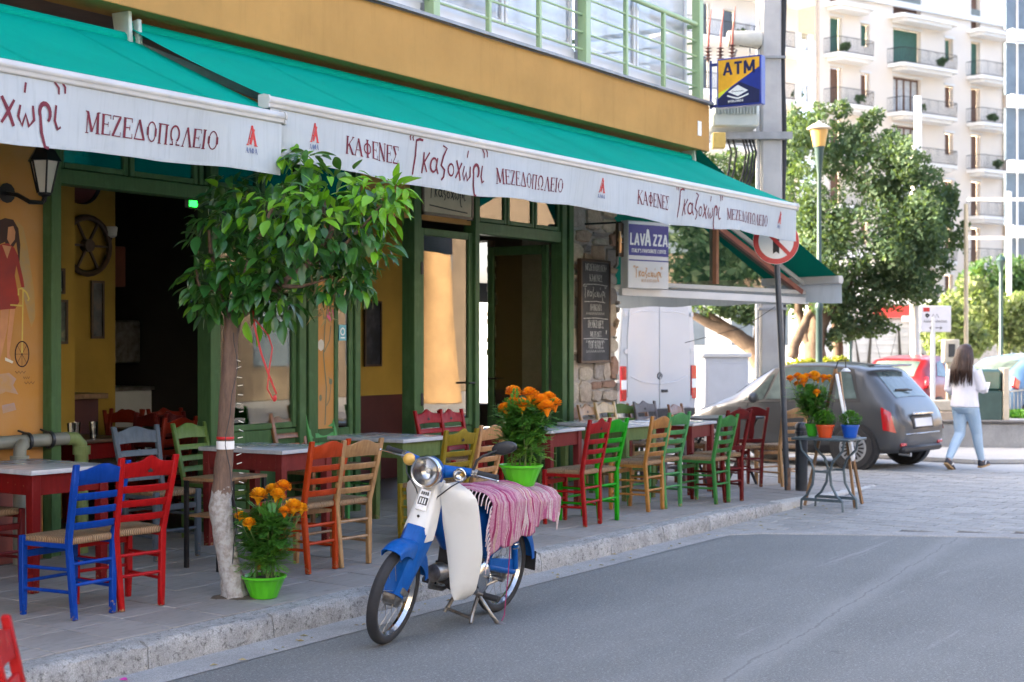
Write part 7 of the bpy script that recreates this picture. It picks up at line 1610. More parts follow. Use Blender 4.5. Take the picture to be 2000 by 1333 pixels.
wall_holes(SE,SL,0,23.4,holes,0,.35,K['apt_pink'],'wall')
for r_i, kind, h, ba, bb_, zf in feats:
    m = MB(); shut = K['shut_green'] if r_i == 1 else K['shut_brown']
    fbox(m, h[0]+.03, h[1]-.03, -.33,-.30, h[2]+.03, h[3]-.03)
    if kind == 'big' and r_i >= 2:
        w = m.build('window', K['curtain_pale'], apt, smooth=0); fr_m = MB(); W_ = h[1]-h[0]
        for q in range(5): fbox(fr_m, h[0]+W_*q/4-.05, h[0]+W_*q/4+.05, -.30,-.24, h[2], h[3])
        fbox(fr_m, h[0], h[1], -.30,-.235, h[3]-.12, h[3]); fr_m.build('frame', K['shut_brown'], w, smooth=0)
    else: m.build('window', shut, apt, smooth=0)
    if kind != 'win':
        m = MB(); pts = [(ba,.0),(ba+.1,.95),(ba+.35,1.15),(bb_-.35,1.15),(bb_-.1,.95),(bb_,0)]
        for zt2, zb2, g in ((zf,zf-.22,1.0),(zf-.22,zf-.42,.86)):
            mid = (ba+bb_)/2; P = [(mid+(p-mid)*g,n_*g) for p,n_ in pts]; n = len(P)
            m.add([FP(p,n_,zb2) for p,n_ in P]+[FP(p,n_,zt2) for p,n_ in P], [tuple(range(n-1,-1,-1)),tuple(range(n,2*n))]+[(i,(i+1)%n,n+(i+1)%n,n+i) for i in range(n)])
        m.build('balcony', K['apt_white'], apt, smooth=0)
        if r_i > 0:
            rl = MB(); rp = [(p,max(0,n_-.06)) for p,n_ in pts]
            for z in (.06,.92): rl.tube([FP(p,n_,zf+z) for p,n_ in rp], .022, 5)
            for (p,n_),(p2,n2) in zip(rp, rp[1:]):
                k_ = max(2,int(math.hypot(p2-p,n2-n_)/.14))
                for q in range(k_): f = q/k_; a_, b_ = p+(p2-p)*f, n_+(n2-n_)*f; rl.bar(FP(a_,b_,zf+.06), FP(a_,b_+.05*math.sin(q),zf+.9), .016,.016)
            o = rl.build('balcony_railing', K['black_iron'], apt, smooth=0)
    m = MB(); fbox(m, h[0]-.12, h[1]+.12, 0,.06, h[3]+.02, h[3]+.16); m.build('window_head', K['apt_white'], apt, smooth=0)
m = MB(); fbox(m, SE, SL, -12,-.002, 23.2,23.6); fbox(m, SE+.5, SL-3.5, -10,-1.2, 23.6,26.2); m.build('roof_storey', mat('roof_dark', (0.20,0.22,0.20), .8), apt, smooth=0)
m = MB(); fbox(m, SE, SL, 0,.25, 22.75,23.1); m.build('cornice', K['apt_white'], apt, smooth=0)
m = MB(); fbox(m, SL-.01, SL+.30, -12,.05, 0,23.4); m.build('corner_pier', K['apt_pink'], apt, smooth=0)
m = MB(); m.tube([FP(SL-.15,.12,0),FP(SL-.15,.12,23)], .10, 8); m.tube([FP(SE+.15,.10,0),FP(SE+.15,.10,23)], .07, 8); m.build('down_pipe', mat('pipe_warm', (0.55,0.45,0.36), .7), apt)
# its white wing with long balconies
S0 = -3.0
wh_ = []
for zf in FLO: wh_ += [(fs(1404),fs(1420),zf+.05,zf+2.3),(fs(1445),fs(1470),zf+.3,zf+2.1),(fs(1552),fs(1566),zf+.05,zf+2.3)]
wall_holes(S0,SE,0,25.5,wh_,-1.4,.3,K['apt_white'],'wing_wall')
for h in wh_:
    m = MB(); fbox(m, h[0]+.02, h[1]-.02, -1.68,-1.66, h[2]+.02, h[3]-.02); m.build('window', K['pane_dark'], apt, smooth=0)
for zf in FLO:
    m = MB(); fbox(m, S0, SE-.2, -1.398,.15, zf-.28, zf); m.build('balcony', K['apt_white'], apt, smooth=0)
    rl = MB()
    for z in (.08,.95): rl.tube([FP(S0,.08,zf+z),FP(SE-.3,.08,zf+z),FP(SE-.28,-1.3,zf+z)], .025, 5)
    for q in range(int((SE-S0)/.16)): rl.bar(FP(S0+q*.16,.08,zf+.08), FP(S0+q*.16,.08,zf+.94), .018,.018)
    rl.build('balcony_railing', K['black_iron'], apt, smooth=0)
    for q in (fs(1482),fs(1556),fs(1580)):
        m = MB(); fbox(m, q-.22, q+.22, -.02,.16, zf, zf+.98); m.build('balcony_pier', K['apt_white'], apt, smooth=0)
for u_, z_ in ((1458,22.9),(1500,19.9)):
    ac = MB(); fbox(ac, fs(u_)-.4, fs(u_)+.4, -1.39,-1.05, z_, z_+.6); a_ = ac.build('air_conditioner', K['white_alu'], apt, smooth=0)
    m = MB(); m.tube([FP(fs(u_)+.1+.22*math.cos(t__),-1.04,z_+.3+.22*math.sin(t__)) for t__ in np.linspace(0,6.28,15)[:-1]], .02, 5, closed=True); m.build('fan_ring', K['dark_metal'], a_)
# modern grey building at the right edge
mb_ = thing('office_building', 'grey modern building with glass bands at the right edge', 'building', (0,0,0))
g0 = RV*27.6+DV*82; gd = (RV*.93+DV*.36).normalized(); gn = (RV*.36-DV*.93).normalized()
def GP(s, n, z): p = g0+gd*s+gn*n; return (p.x,p.y,z)
def gbox(m, s0, s1, n0, n1, z0, z1): m.add([GP(s0,n0,z0),GP(s1,n0,z0),GP(s1,n1,z0),GP(s0,n1,z0),GP(s0,n0,z1),GP(s1,n0,z1),GP(s1,n1,z1),GP(s0,n1,z1)], [(0,3,2,1),(4,5,6,7),(0,1,5,4),(1,2,6,5),(2,3,7,6),(3,0,4,7)]); return m
K['panel_grey'] = mat('panel_grey', (0.50,0.47,0.43), .8, var=.08, scale=.5, ws=True); K['band_grey'] = mat('band_grey', (0.52,0.55,0.60), .6, var=.08)
for k in range(6):
    z = 1.0+3.6*k; m = MB(); gbox(m, -.3, 14, 0,.5, z+2.9, z+3.55); m.build('floor_band', K['band_grey'], mb_, smooth=0)
    m = MB(); gbox(m, 1.2, 14, -.2,.1, z, z+2.9); m.build('panel_wall' if k < 4 else 'window', K['panel_grey'] if k < 4 else K['pane_dark'], mb_, smooth=0)
    m = MB(); gbox(m, -.3, 1.18, -.3,-.1, z, z+2.9); w = m.build('window', K['pane_dark'], mb_, smooth=0)
    m = MB(); gbox(m, .4, .46, -.1,-.02, z, z+2.9); m.build('mullion', K['white_alu'], w, smooth=0)
m = MB()
for q in range(5): gbox(m, -1.5, 14, -1,1.6, 22.8+.45*q, 23.0+.45*q)
m.build('roof_louvres', mat('louvre', (0.30,0.32,0.34), .6), mb_, smooth=0)
bh = thing('background_house', 'pale house wall behind the trees beyond the crossing', 'building', (0,0,0))
def bigbox(nm, l, d, w, h, mt, th=6.0, par=bh, z0=0.0):
    x, y = spot(l, d); m = MB(); c = Vector((x,y,0)); vs = []
    for z in (z0,h):
        for a, b_ in ((-w/2,0),(w/2,0),(w/2,th),(-w/2,th)): p = c+RV*a+DV*b_; vs.append((p.x,p.y,z))
    m.add(vs, [(0,3,2,1),(4,5,6,7),(0,1,5,4),(1,2,6,5),(2,3,7,6),(3,0,4,7)]); return m.build(nm, mt, par, smooth=0)
bigbox('wall', .155, 62, 14, 5.2, K['apt_white']); bigbox('roof', .155, 61.7, 14.6, 5.5, K['band_grey'], 6.6, bh, 5.21)
for q in range(5): bigbox('window', .155+(-4+2*q)/62, 61.95, .9, 3.2, K['pane_dark'], .1, bh, 1.6)
bh = thing('rear_house', 'cream house half hidden behind the bushes at the right', 'building', (0,0,0))
bigbox('wall', .335, 72, 14, 3.6, K['gutter'], 6, bh); bigbox('roof', .335, 71.6, 14.8, 3.8, K['band_grey'], 7, bh, 3.61)
for q in range(5): bigbox('window', .335+(-5+2.5*q)/72, 71.95, 1.0, 3.0, K['pane_dark'], .1, bh, 1.2)
# shuttered shop with graffiti
sh = thing('shuttered_shop', 'low shop with grey roller shutters and black graffiti letters', 'building', (0,0,0))
K['shutter'] = mat('shutter', (0.40,0.42,0.45), .5, .3, var=.15, scale=3)
bigbox('wall', .255, 50.2, 5.4, 3.0, K['gutter'], 4, sh)
for q in range(17): bigbox('shutter_slat', .255, 50.10-.03*(q%2), 5.2, .10+.14*q+.135, K['shutter'], .06, sh, .10+.14*q)
bigbox('sign_band', .259, 49.9, 1.5, 2.95, K['red_ink'], .1, sh, 2.55); bigbox('sign_board', .275, 49.85, 1.2, 2.6, K['white_ink'], .08, sh, 2.42); bigbox('sign_board', .283, 49.8, 1.0, 3.15, K['white_ink'], .08, sh, 2.7)
x, y = spot(.255,50.0)
def GF(a, b, o): p = Vector((x,y,0))+RV*a-DV*(.05+o); return (p.x,p.y,b)
m = MB()
for P in ([(-1.5,.3),(-1.25,2.2),(-1.0,.4)],[(-.8,.3),(-.65,2.3),(-.2,.5),(.25,2.3),(.35,.3)],[(.75,2.2),(.65,.4)],[(.7,2.15),(1.2,2.1)],[(.7,1.3),(1.1,1.25)],[(.65,.45),(1.2,.5)],[(1.5,.4),(1.6,2.2),(2.1,1.9),(1.65,1.3),(2.2,.4)]): stroke(m, P, .16, GF, .002)
m.build('graffiti', K['ink_black'], sh, smooth=0)
# ------------------------------------------------------------------ trees and bushes
def foliage(clumps, n, size, seed, split=7):
    r_ = np.random.RandomState(seed); sub_ = []
    for c in clumps:
        sub_.append((*c[:3],c[3]*.72,c[4]*.72,c[5]*.72))
        for k in range(split):
            v = r_.normal(size=3); v /= np.linalg.norm(v); v[2] = v[2]*.9-.08; q = r_.uniform(.55,1.0); p = np.array(c[:3])+np.array(RV)*v[0]*c[3]*q+np.array(DV)*v[1]*c[4]*q+np.array([0,0,1.])*v[2]*c[5]*q
            f = r_.uniform(.22,.46); sub_.append((*p,c[3]*f,c[4]*f,c[5]*f*r_.uniform(.8,1.5)))
    clumps = sub_
    w = np.array([c[3]*c[4]*c[5] for c in clumps])**.7; w = w/w.sum(); idx = r_.choice(len(clumps), n, p=w)
    C_ = np.array([c[:6] for c in clumps])[idx]; v = r_.normal(size=(n,3)); v /= np.linalg.norm(v,axis=1)[:,None]; rad = r_.uniform(.35,1.0,(n,1))**.55
    lump = 1+.22*np.sin(v[:,0:1]*5+idx[:,None])*np.cos(v[:,2:3]*6+idx[:,None]*2)
    off = v*rad*lump*C_[:,3:6]; P = C_[:,0:3]+off[:,0:1]*np.array(RV)+off[:,1:2]*np.array(DV)+off[:,2:3]*np.array([0,0,1.])
    d = v*.6+r_.normal(size=(n,3))*.7; d /= np.linalg.norm(d,axis=1)[:,None]; q = np.cross(d, r_.normal(size=(n,3))); q /= np.linalg.norm(q,axis=1)[:,None]
    s = size*r_.uniform(.6,1.4,(n,1)); V = np.stack([P-d*s*.5, P+q*s*.28, P+d*s*.6, P-q*s*.28],1).reshape(-1,3)
    return V, [(4*i,4*i+1,4*i+2,4*i+3) for i in range(n)]
def px(u, v, ru, rv, d, dep=0, rd=None):     # clump: bearing and height seen at depth d
    l = (u-1000)/2900; D_ = d+dep; x, y = spot(l, D_); k = D_/2900; return (x,y,1.7-(v-670)*k,ru*k,(rd if rd else (ru+rv)*.5*k),rv*k)
def big_tree(name, label, trunk, limbs, clumps, n, size, mt, bark, seed, group='trees beyond the crossing'):
    t_ = thing(name, label, 'tree', (0,0,0), group=group)
    crooked([Vector(p) for p in trunk[0]], trunk[1], 10, 4, .02).build('trunk', bark, t_, smooth=70)
    for P, r_ in limbs: crooked([Vector(p) for p in P], r_, 8, 4, .03).build('limb', bark, t_, smooth=70)
    if n:
        V, Fc = foliage(clumps, n, size, seed); me = bpy.data.meshes.new('crown'); me.from_pydata([tuple(p) for p in V], [], Fc); me.materials.append(mt); link('crown', me, t_)
    return t_
K['olive'] = leafmat('olive', ((0.026,0.055,0.032),(0.040,0.075,0.042),(0.065,0.10,0.055),(0.032,0.062,0.036),(0.10,0.13,0.075)), .65, .25, .15)
K['olive2'] = leafmat('olive2', ((0.10,0.14,0.05),(0.15,0.19,0.07),(0.08,0.11,0.045),(0.19,0.21,0.10)), .6, .3, .3); K['deepgreen'] = leafmat('deepgreen', ((0.02,0.06,0.018),(0.035,0.09,0.025),(0.05,0.11,0.03)), .5, .25, .4); K['yellowleaf'] = leafmat('yellowleaf', ((0.22,0.22,0.02),(0.36,0.30,0.02),(0.10,0.16,0.02)), .6, .35, .3)
K['bark_far'] = mat('bark_far', (0.12,0.082,0.055), .9, var=.4, scale=6, bump=.6, bscale=20, bdist=.03, ws=True)
def q3(u, v, d): x, y = spot((u-1000)/2900, d); return (x,y,1.7-(v-670)*d/2900)
DA = 31.0
big_tree('olive_tree','large dense olive tree behind the street lamp',([q3(1592,860,DA),q3(1596,760,DA),q3(1590,680,DA),q3(1600,600,DA),q3(1620,520,DA)],[.30,.24,.22,.20,.15]),
 [([q3(1592,690,DA),q3(1566,640,DA),q3(1555,580,DA)],[.14,.10,.07]),([q3(1600,640,DA),q3(1640,570,DA),q3(1700,500,DA)],[.14,.10,.06]),([q3(1545,700,DA-.5),q3(1560,660,DA-.5),q3(1585,610,DA-.2)],[.13,.11,.08]),([q3(1640,720,DA+.5),q3(1632,640,DA+.5),q3(1650,560,DA+.5)],[.13,.11,.08])],
 [px(*c) for c in ((1585,300,70,75,DA),(1640,270,60,50,DA,.5),(1700,330,95,90,DA),(1780,370,80,85,DA,-.3),(1700,460,130,110,DA,-.5),(1815,440,68,70,DA,.2),(1610,440,90,110,DA,-.3),(1610,570,70,70,DA,-.2),(1715,570,110,62,DA,0),(1555,400,50,110,DA,.6),(1660,610,80,45,DA,.2),(1570,250,35,45,DA,.4),(1850,410,36,50,DA,.2),(1760,500,80,70,DA,-.6),(1550,540,50,80,DA,.5),(1868,470,24,26,DA,.2),(1882,445,16,18,DA,.2),(1830,520,36,40,DA,.1),(1790,560,40,44,DA,0),(1640,215,22,26,DA,.3),(1700,235,28,30,DA,.3),(1600,215,16,24,DA,.4),(1755,275,26,28,DA,.2),(1690,640,60,24,DA,.2),(1640,655,36,24,DA,0))], 46000, .095, K['olive'], K['bark_far'], 5)
DBt = 33.5
big_tree('leaning_tree','tree with a leaning trunk and yellowing leaves behind the utility pole',([q3(1500,840,DBt),q3(1490,720,DBt),q3(1470,680,DBt),q3(1430,650,DBt),q3(1390,635,DBt),q3(1350,615,DBt)],[.24,.22,.20,.16,.12,.08]),
 [([q3(1480,690,DBt),q3(1495,600,DBt),q3(1470,500,DBt),q3(1440,400,DBt)],[.2,.16,.12,.06]),([q3(1430,650,DBt),q3(1405,628,DBt),q3(1365,600,DBt)],[.12,.09,.06])],
 [px(*c) for c in ((1420,330,75,50,DBt),(1490,340,60,80,DBt,.5),(1440,430,80,80,DBt),(1400,520,70,60,DBt),(1480,560,50,70,DBt),(1385,600,45,28,DBt),(1440,610,45,25,DBt),(1540,300,30,60,DBt,.6),(1545,240,22,35,DBt,.6))], 18000, .10, K['olive'], K['bark_far'], 8)
V, Fc = foliage([px(*c) for c in ((1375,632,18,12,DBt),(1450,640,16,12,DBt),(1440,660,10,10,DBt),(1375,618,20,10,DBt))], 260, .12, 3)
big_tree('pale_tree','pale olive bush right of the white sign',([q3(1850,760,46),q3(1850,690,46),q3(1855,640,46)],[.16,.14,.1]),[],[px(*c) for c in ((1850,620,50,50,46),(1900,600,55,55,46,1),(1880,650,70,40,46),(1830,660,40,40,46))],7000,.15,K['olive2'],K['bark_far'],11)
big_tree('pale_tree','pale olive bush at the right edge above the blue car',([q3(1965,760,48),q3(1965,690,48),q3(1968,640,48)],[.16,.14,.1]),[],[px(*c) for c in ((1960,620,55,60,48),(2010,610,60,60,48),(1980,655,70,40,48),(1925,640,40,45,48,1))],7000,.15,K['olive2'],K['bark_far'],12)
big_tree('dark_tree','dark green tree behind the pale bushes at the right',([q3(1960,740,60),q3(1960,640,60),q3(1962,590,60)],[.25,.2,.15]),[],[px(*c) for c in ((1920,540,45,50,60),(1970,560,55,50,60),(2010,545,50,60,60),(1950,610,90,40,60),(1905,575,30,40,60))],7000,.2,K['deepgreen'],K['bark_far'],13)
sb = thing('flowering_shrub','shrub with yellow blossoms behind the grey car roof','shrub',(0,0,0))
V, Fc = foliage([px(*c) for c in ((1560,712,30,12,29),(1610,706,28,12,29),(1640,708,22,10,29),(1590,735,60,30,29),(1375,632,18,12,29))][:4], 1500, .10, 4); me = bpy.data.meshes.new('blossoms'); me.from_pydata([tuple(p) for p in V],[],Fc); me.materials.append(K['yellowleaf']); link('blossoms', me, sb)
m = MB()
for q in range(7): a = q3(1550+16*q,860,29); b_ = q3(1545+18*q,715,29); m.tube([a,b_], [.02,.01], 5)
m.build('stems', K['bark_far'], sb)
# ------------------------------------------------------------------ utility pole with transformer
ux, uy = spot(.1738, 22.0); up_ = thing('utility_pole', 'square concrete utility pole carrying a transformer and cables', 'utility pole', (ux,uy,0), -math.atan2(VX,VY))
K['pole_conc'] = mat('pole_conc', (0.42,0.41,0.40), .85, var=.2, scale=2.5, bump=.4, bscale=30, ws=True); K['transf'] = mat('transf', (0.45,0.48,0.44), .5, var=.15, scale=3)
k_ = 22/2900
def U(u, v, dy=0): return ((u-1504)*k_, dy, 1.7-(v-670)*k_)      # local x to the right, y away
m = MB(); m.loft([[(-a,-a,z),(a,-a,z),(a,a,z),(-a,a,z)] for a,z in ((.185,0),(.15,7.5),(.14,9))]); m.build('mast', K['pole_conc'], up_, bevel=.035)
m = MB(); m.tube([(-.20,-.06,0),(-.195,-.06,2.4),(-.17,-.05,8.9)], .035, 8); m.build('conduit', K['white_alu'], up_)
m = MB(); m.tube([(.17+.012*math.sin(z*3),-.10,z) for z in np.linspace(0,9,24)], .048, 8); m.build('cable_bundle', K['rubber'], up_)
for z in (2.2,3.0,4.7,5.9,7.3):
    m = MB(); m.box((0,0,z),(.40,.40,.035)); m.build('strap', K['grey_metal'], up_)
for dy in (-.22,.22):
    m = MB(); m.bb(U(1398,0)[0],U(1542,0)[0],dy-.03,dy+.03,U(0,276)[2],U(0,262)[2]); m.build('cross_beam', K['grey_metal'], up_)
m = MB(); m.bb(U(1385,0)[0],U(1474,0)[0],-.42,.42,U(0,256)[2],U(0,196)[2]); m.build('transformer_tank', K['transf'], up_, bevel=.03)
for q in range(14):
    m = MB(); x_ = U(1388+6*q,0)[0]; m.bb(x_,x_+.012,-.50,-.425,U(0,232)[2],U(0,205)[2]); m.build('cooling_fin', K['transf'], up_)
m = MB(); m.lathe([(.001,-.26),(.10,-.26),(.125,-.24),(.125,.22),(.10,.25),(.001,.25)], (U(1452,80)[0],-.1,U(1452,80)[2]), 20, 'x'); m.build('oil_drum', mat('drum', (0.55,0.52,0.44), .6), up_, smooth=40)
m = MB(); m.tube([U(1437,100,-.1),U(1432,112,-.1),U(1430,200,-.1)], .015, 6); m.tube([U(1462,98,-.1),U(1458,200,-.1)], .015, 6); m.build('drum_bracket', K['grey_metal'], up_)
for u_ in (1382,1406,1425):
    m = MB(); m.lathe([(.001,-.06)]+[(r_,z) for q in range(4) for r_,z in ((.022,.0+.05*q),(.06,.015+.05*q),(.022,.03+.05*q))]+[(.001,.22)], U(u_,118,-.25+.1*(u_%3)), 12); m.build('insulator', mat('insul', (0.12,0.04,0.03), .3) if u_ == 1382 else bpy.data.materials['insul'], up_)
    m = MB(); c0 = U(u_,102,-.25+.1*(u_%3)); m.tube([c0,(c0[0]+.01,c0[1],c0[2]+.25),(c0[0]+.05,c0[1],c0[2]+.62)], [.02,.016,.006], 6); m.build('bushing_lead', mat('lead_red', (0.35,0.06,0.03), .5) if u_ == 1382 else bpy.data.materials['lead_red'], up_)
for q, u_ in enumerate((1418,1428,1447,1453,1460,1466)):
    m = MB(); m.tube([U(u_,270,-.1),U(u_+8,300,-.12),U(u_+2,340,-.14),U(u_-14,390,-.15)], .016, 6); m.build('hanging_cable', K['rubber'], up_)
m = MB(); m.tube([U(1440,95,-.2),U(1480,100,-.15),U(1504,60,0)], .008, 5); m.build('hanging_cable', K['rubber'], up_)
m = MB(); m.bb(U(1383,0)[0],U(1408,0)[0],-.5,-.35,U(0,298)[2],U(0,268)[2]); m.build('meter_box', mat('yel_box', (0.65,0.42,0.10), .6), up_, bevel=.01)
# street lamp
lx, ly = spot((1600-1000)/2900, 28.0); sl = thing('street_lamp', 'green street lamp with an amber glass head before the olive tree', 'street lamp', (lx,ly,0))
K['lamp_green'] = mat('lamp_green', (0.025,0.055,0.052), .5, .2, var=.2, scale=4)
m = MB(); m.lathe([(.001,0),(.12,0),(.12,.3),(.07,.36),(.06,2.3),(.075,2.32),(.075,2.42),(.048,2.46),(.038,4.9),(.05,4.95),(.09,5.35),(.11,5.4),(.001,5.4)], n=16); m.build('post', K['lamp_green'], sl, smooth=40)
m = MB(); m.lathe([(.11,5.4),(.13,5.52),(.16,5.66),(.165,5.72)], n=20)
gm = mat('amber_glass', (0.50,0.29,0.08), .3, var=.1); m.build('lamp_glass', gm, sl, smooth=40)
m = MB(); m.lathe([(.21,5.72),(.24,5.745),(.12,5.82),(.03,5.86),(.001,5.90)], n=20); m.build('lamp_cap', mat('lampcap', (0.55,0.48,0.38), .5), sl, smooth=40)
for lab, u_, d_, top in (('slim green lamp post right of the thin tall mast',1955,40,3.6),('short green lamp post behind the olive trunk',1660,38,2.0)):
    x_, y_ = spot((u_-1000)/2900, d_); t_ = thing('lamp_post', lab, 'lamp post', (x_,y_,0))
    m = MB(); m.lathe([(.001,0),(.12,0),(.11,.5),(.06,.6),(.05,top),(.001,top)], n=12); m.build('post', K['lamp_green'], t_)
    m = MB(); m.lathe([(.04,top),(.12,top+.3),(.14,top+.32),(.02,top+.48),(.001,top+.5)], n=8); m.build('lantern', K['lamp_green'], t_)
# masts, board, box, bin and planter on the raised ground
def post_at(name, label, u, d, r, h, mt, cat, z=0.0, lean=0):
    x_, y_ = spot((u-1000)/2900, d); t_ = thing(name, label, cat, (x_,y_,z)); m = MB(); m.tube([(0,0,0),(lean,0,h)], r, 10); m.build('post', mt, t_); m = MB(); m.lathe([(.001,0),(r*2,0),(r*2,.03),(r,.05)], n=12); m.build('base_plate', K['grey_metal'], t_); return t_
K['mast_white'] = mat('mast_white', (0.66,0.65,0.62), .5, var=.1)
K['mast_warm'] = mat('mast_warm', (0.55,0.45,0.30), .5, var=.2)
post_at('flag_mast','thick white mast beside the parking board',1787,32,.105,6.0,K['mast_white'],'mast')
post_at('thin_mast','thin tall tan mast right of the parking board',1887,31,.045,4.6,K['mast_warm'],'mast')
gm_ = post_at('white_mast','pale mast with cross arms far behind at the right edge',1971,58,.10,7.6,K['mast_white'],'mast')
for z_, a_, b_ in ((7.3,-1.6,1.2),(5.8,-1.6,-.2)):
    m = MB(); m.bar(tuple(RV*a_+Vector((0,0,z_))), tuple(RV*b_+Vector((0,0,z_))), .12,.12); m.build('cross_arm', K['mast_white'], gm_)
post_at('white_mast','pale mast among the tree tops in front of the apartments',1793,50,.12,10.0,K['mast_white'],'mast')
bx, by_ = spot((1822-1000)/2900, 24.9); pbd = thing('parking_board', 'white information board on a white post in a planter', 'sign', (bx,by_,.42), -math.atan2(VX,VY))
m = MB(); m.tube([(0,0,.30),(0,0,1.72)], .042, 10); m.build('post', K['mast_white'], pbd)
m = MB(); m.bb(-.22,.30,-.025,.025,1.46,1.90); m.build('board', mat('board_lilac', (0.62,0.60,0.62), .6, var=.08), pbd, bevel=.01)
fn = lambda a,b,o: (a,-.026-o,b)
m = MB(); stroke(m, [(-.13,1.745),(-.10,1.71),(-.07,1.745),(-.10,1.76),(-.13,1.745)], .035, fn, .001); stroke(m, [(-.03,1.70),(.0,1.76),(.03,1.70),(.06,1.76),(.09,1.70)], .012, fn, .001)
for q in range(11): stroke(m, [(-.16+.036*q,1.62),(-.15+.036*q,1.66),(-.13+.036*q,1.62)], .011, fn, .0012)
stroke(m, [(-.06,1.53),(.14,1.53)], .012, fn, .001); stroke(m, [(-.03,1.555),(-.07,1.53),(-.03,1.505)], .01, fn, .0014); stroke(m, [(.11,1.555),(.15,1.53),(.11,1.505)], .01, fn, .0014); m.build('board_print', K['ink_black'], pbd, smooth=0)
m = MB(); m.add([fn(-.17,1.80,.001),fn(-.06,1.80,.001),fn(-.06,1.87,.001),fn(-.17,1.87,.001)], [(0,1,2,3)]); m.build('red_mark', K['red_ink'], pbd, smooth=0)
x_, y_ = spot((1833-1000)/2900, 24.9); plb = thing('planter_box', 'cream stone planter box at the foot of the white board', 'planter', (x_,y_,.40), -math.atan2(VX,VY))
K['planter'] = mat('planter', (0.48,0.42,0.33), .8, var=.2, scale=5)
m = MB(); m.bb(-.22,.24,-.2,.2,.16,.34); m.build('upper_box', K['planter'], plb, bevel=.02); m = MB(); m.bb(-.18,.30,-.24,.24,0,.158); m.build('lower_box', mat('planter2', (0.40,0.32,0.24), .8), plb, bevel=.02)
x_, y_ = spot((1856-1000)/2900, 25.3); pb2 = thing('payment_box', 'beige ticket machine on a post beside the white board', 'ticket machine', (x_,y_,.40), -math.atan2(VX,VY))
m = MB(); m.bb(-.13,.13,-.1,.1,.96,1.36); m.build('housing', mat('beige', (0.50,0.45,0.36), .6), pb2, bevel=.015); m = MB(); m.bb(-.06,.05,-.108,-.101,1.06,1.28); m.build('screen', K['dark_metal'], pb2); m = MB(); m.bb(-.06,.06,-.06,.06,0,.958); m.build('post', mat('beige2', (0.42,0.36,0.27), .7), pb2)
x_, y_ = spot((1918-1000)/2900, 25.0); bn = thing('waste_bin', 'dark green waste bin with cream side frame behind the woman', 'bin', (x_,y_,.40), -math.atan2(VX,VY)-.2)
m = MB(); m.bb(-.40,.30,-.3,.3,.0,.50); m.build('bin_body', mat('bin_green', (0.035,0.075,0.065), .5), bn, bevel=.02); m = MB(); m.bb(-.37,.28,-.28,.28,.502,.86); m.build('bin_hood', mat('bin_glass', (0.05,0.12,0.10), .1, coat=.5), bn, bevel=.04)
m = MB(); m.bb(.305,.40,-.32,.32,0,.88); m.build('side_frame', K['planter'], bn, bevel=.01)
rw = thing('railing', 'metal bar railing above grass at the right edge', 'railing', (0,0,0))
for q in range(24):
    a = spot((1966-1000)/2900+.0028*q*.9, 26.5-.03*q); m = MB(); m.bar((a[0],a[1],.40),(a[0],a[1],.82+.008*q),.015,.015); m.build('bar', K['grey_metal'], rw)
a = spot((1962-1000)/2900, 26.5); b_ = spot((1966-1000)/2900+.0028*24*.9, 25.8); m = MB(); m.bar((a[0],a[1],.82),(b_[0],b_[1],1.02),.03,.03); m.bar((a[0],a[1],.45),(b_[0],b_[1],.45),.025,.025); m.build('rail', K['grey_metal'], rw)
V, Fc = foliage([(*spot((1985-1000)/2900,25.9),.42,.7,.4,.10)], 1500, .09, 17); me = bpy.data.meshes.new('grass'); me.from_pydata([tuple(p) for p in V],[],Fc); me.materials.append(K['basil']); tag(link('grass', me), 'strip of bright grass below the railing', 'grass', kind='stuff')
x_, y_ = spot((1415-1000)/2900, 24.5); ub = thing('utility_cabinet', 'pale grey utility cabinet between the van and the utility pole', 'cabinet', (x_,y_,0), -math.atan2(VX,VY))
m = MB(); m.bb(-.36,.36,-.25,.25,0,1.46); m.build('body', K['band_grey'], ub, bevel=.01); m = MB(); m.bb(-.40,.40,-.29,.29,1.462,1.53); m.build('lid', K['white_alu'], ub, bevel=.01); m = MB(); m.bb(-.30,.30,-.262,-.252,.2,1.36); m.build('door', K['band_grey'], ub, bevel=.004)
big_tree('street_tree','leafy tree across the street, reflected in the glazed gable',([(25.5,-5.2,0),(25.4,-5.1,1.5),(25.3,-5.0,3.2)],[.22,.18,.14]),[],[(25.3,-5.0,4.4,2.2,2.2,1.6),(26.5,-6.2,4.8,1.8,1.8,1.5),(24.2,-4.2,4.2,1.6,1.6,1.3),(27.5,-8.0,4.6,2.2,2.2,1.8)],9000,.2,K['olive'],K['bark_far'],31,'trees across the street')
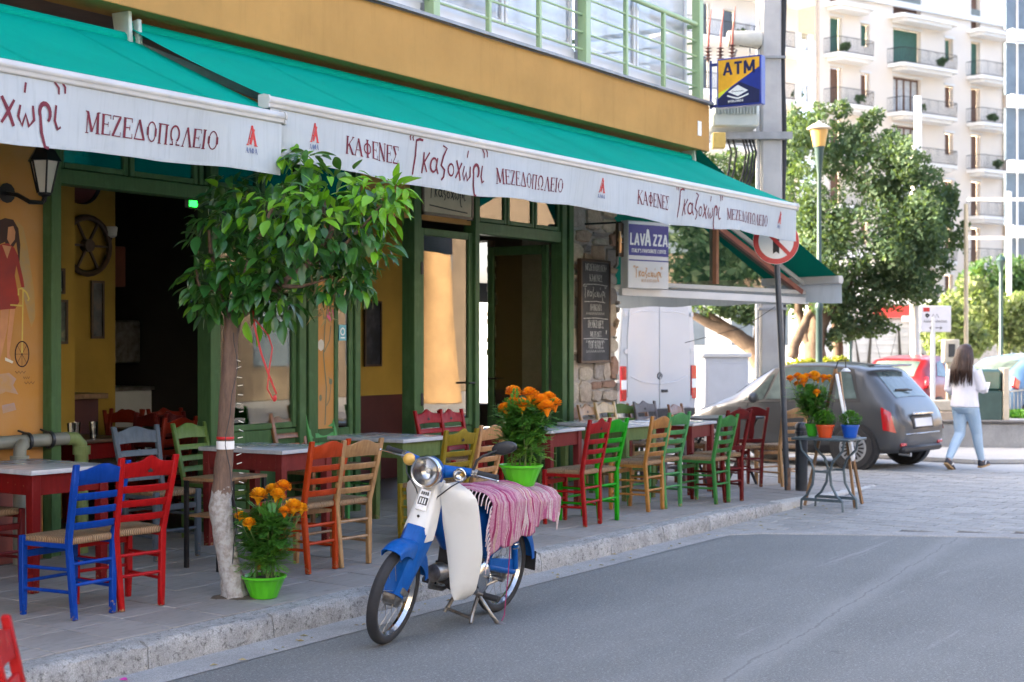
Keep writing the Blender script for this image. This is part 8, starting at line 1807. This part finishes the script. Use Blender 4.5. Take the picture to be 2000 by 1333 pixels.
# ------------------------------------------------------------------ the other side of the street, which the shop windows reflect
op = thing('opposite_house', 'long cream house across the street, reflected in the shop windows', 'building', (0,0,0))
m = MB(); m.bb(-30,22,-16,-12,0,9.5); m.build('wall', mat('opp_wall', (0.22,0.20,0.175), .85, var=.15, scale=.6, ws=True), op)
for k in range(15):
    for z in (1.0,4.2,7.0):
        m = MB(); m.bb(-28+3.2*k,-26.6+3.2*k,-12.0,-11.96,z,z+1.9); m.build('window', K['pane_dark'], op)
op2 = thing('brown_house', 'dull brown house farther along across the street', 'building', (0,0,0))
m = MB(); m.bb(26,90,-20,-13,0,8.5); m.build('wall', mat('brown_wall', (0.15,0.115,0.08), .85, var=.35, scale=.8, ws=True), op2)
for k in range(14):
    for z in (1.0,4.2):
        m = MB(); m.bb(28+4.2*k,29.6+4.2*k,-13.0,-12.96,z,z+1.9); m.build('window', K['pane_dark'], op2)
cl = thing('round_column', 'thick round painted column across the street, reflected in the glazed door', 'column', (34.4,-8.0,0))
m = MB(); m.lathe([(.75,0),(.62,1.0),(.50,2.4),(.42,4.2),(.40,5.0),(.001,5.0)], n=24); m.build('shaft', mat('col_sand', (0.38,0.24,0.11), .8, var=.3, scale=2), cl, smooth=40)
m = MB(); m.lathe([(.43,5.0),(.50,5.05),(.50,5.2),(.001,5.2)], n=24); m.build('cap', K['planter'], cl)
# potted plants and aerials on the apartment balconies
for k, (u_, r_i) in enumerate(((1632,1),(1780,2),(1820,1),(1920,2),(1660,2),(1930,3),(1560,2),(1450,1))):
    s_ = fs(u_); nn = .75 if u_ > 1592 else -.1; V, Fc = foliage([(*FP(s_,nn,FLO[r_i]+.45)[:2],FLO[r_i]+.45,.45,.25,.35)], 160, .22, 40+k, 2); me = bpy.data.meshes.new('balcony_plant'); me.from_pydata([tuple(p) for p in V],[],Fc); me.materials.append(K['deepgreen']); link('balcony_plant', me, apt)
for u_ in (1700,1830,1900):
    m = MB(); b0 = FP(fs(u_),-3,23.5); m.tube([b0,(b0[0],b0[1],25.6)], .04, 5); m.bar(FP(fs(u_)-.6,-3,25.2), FP(fs(u_)+.6,-3,25.2), .04,.04); m.build('aerial', K['grey_metal'], apt)
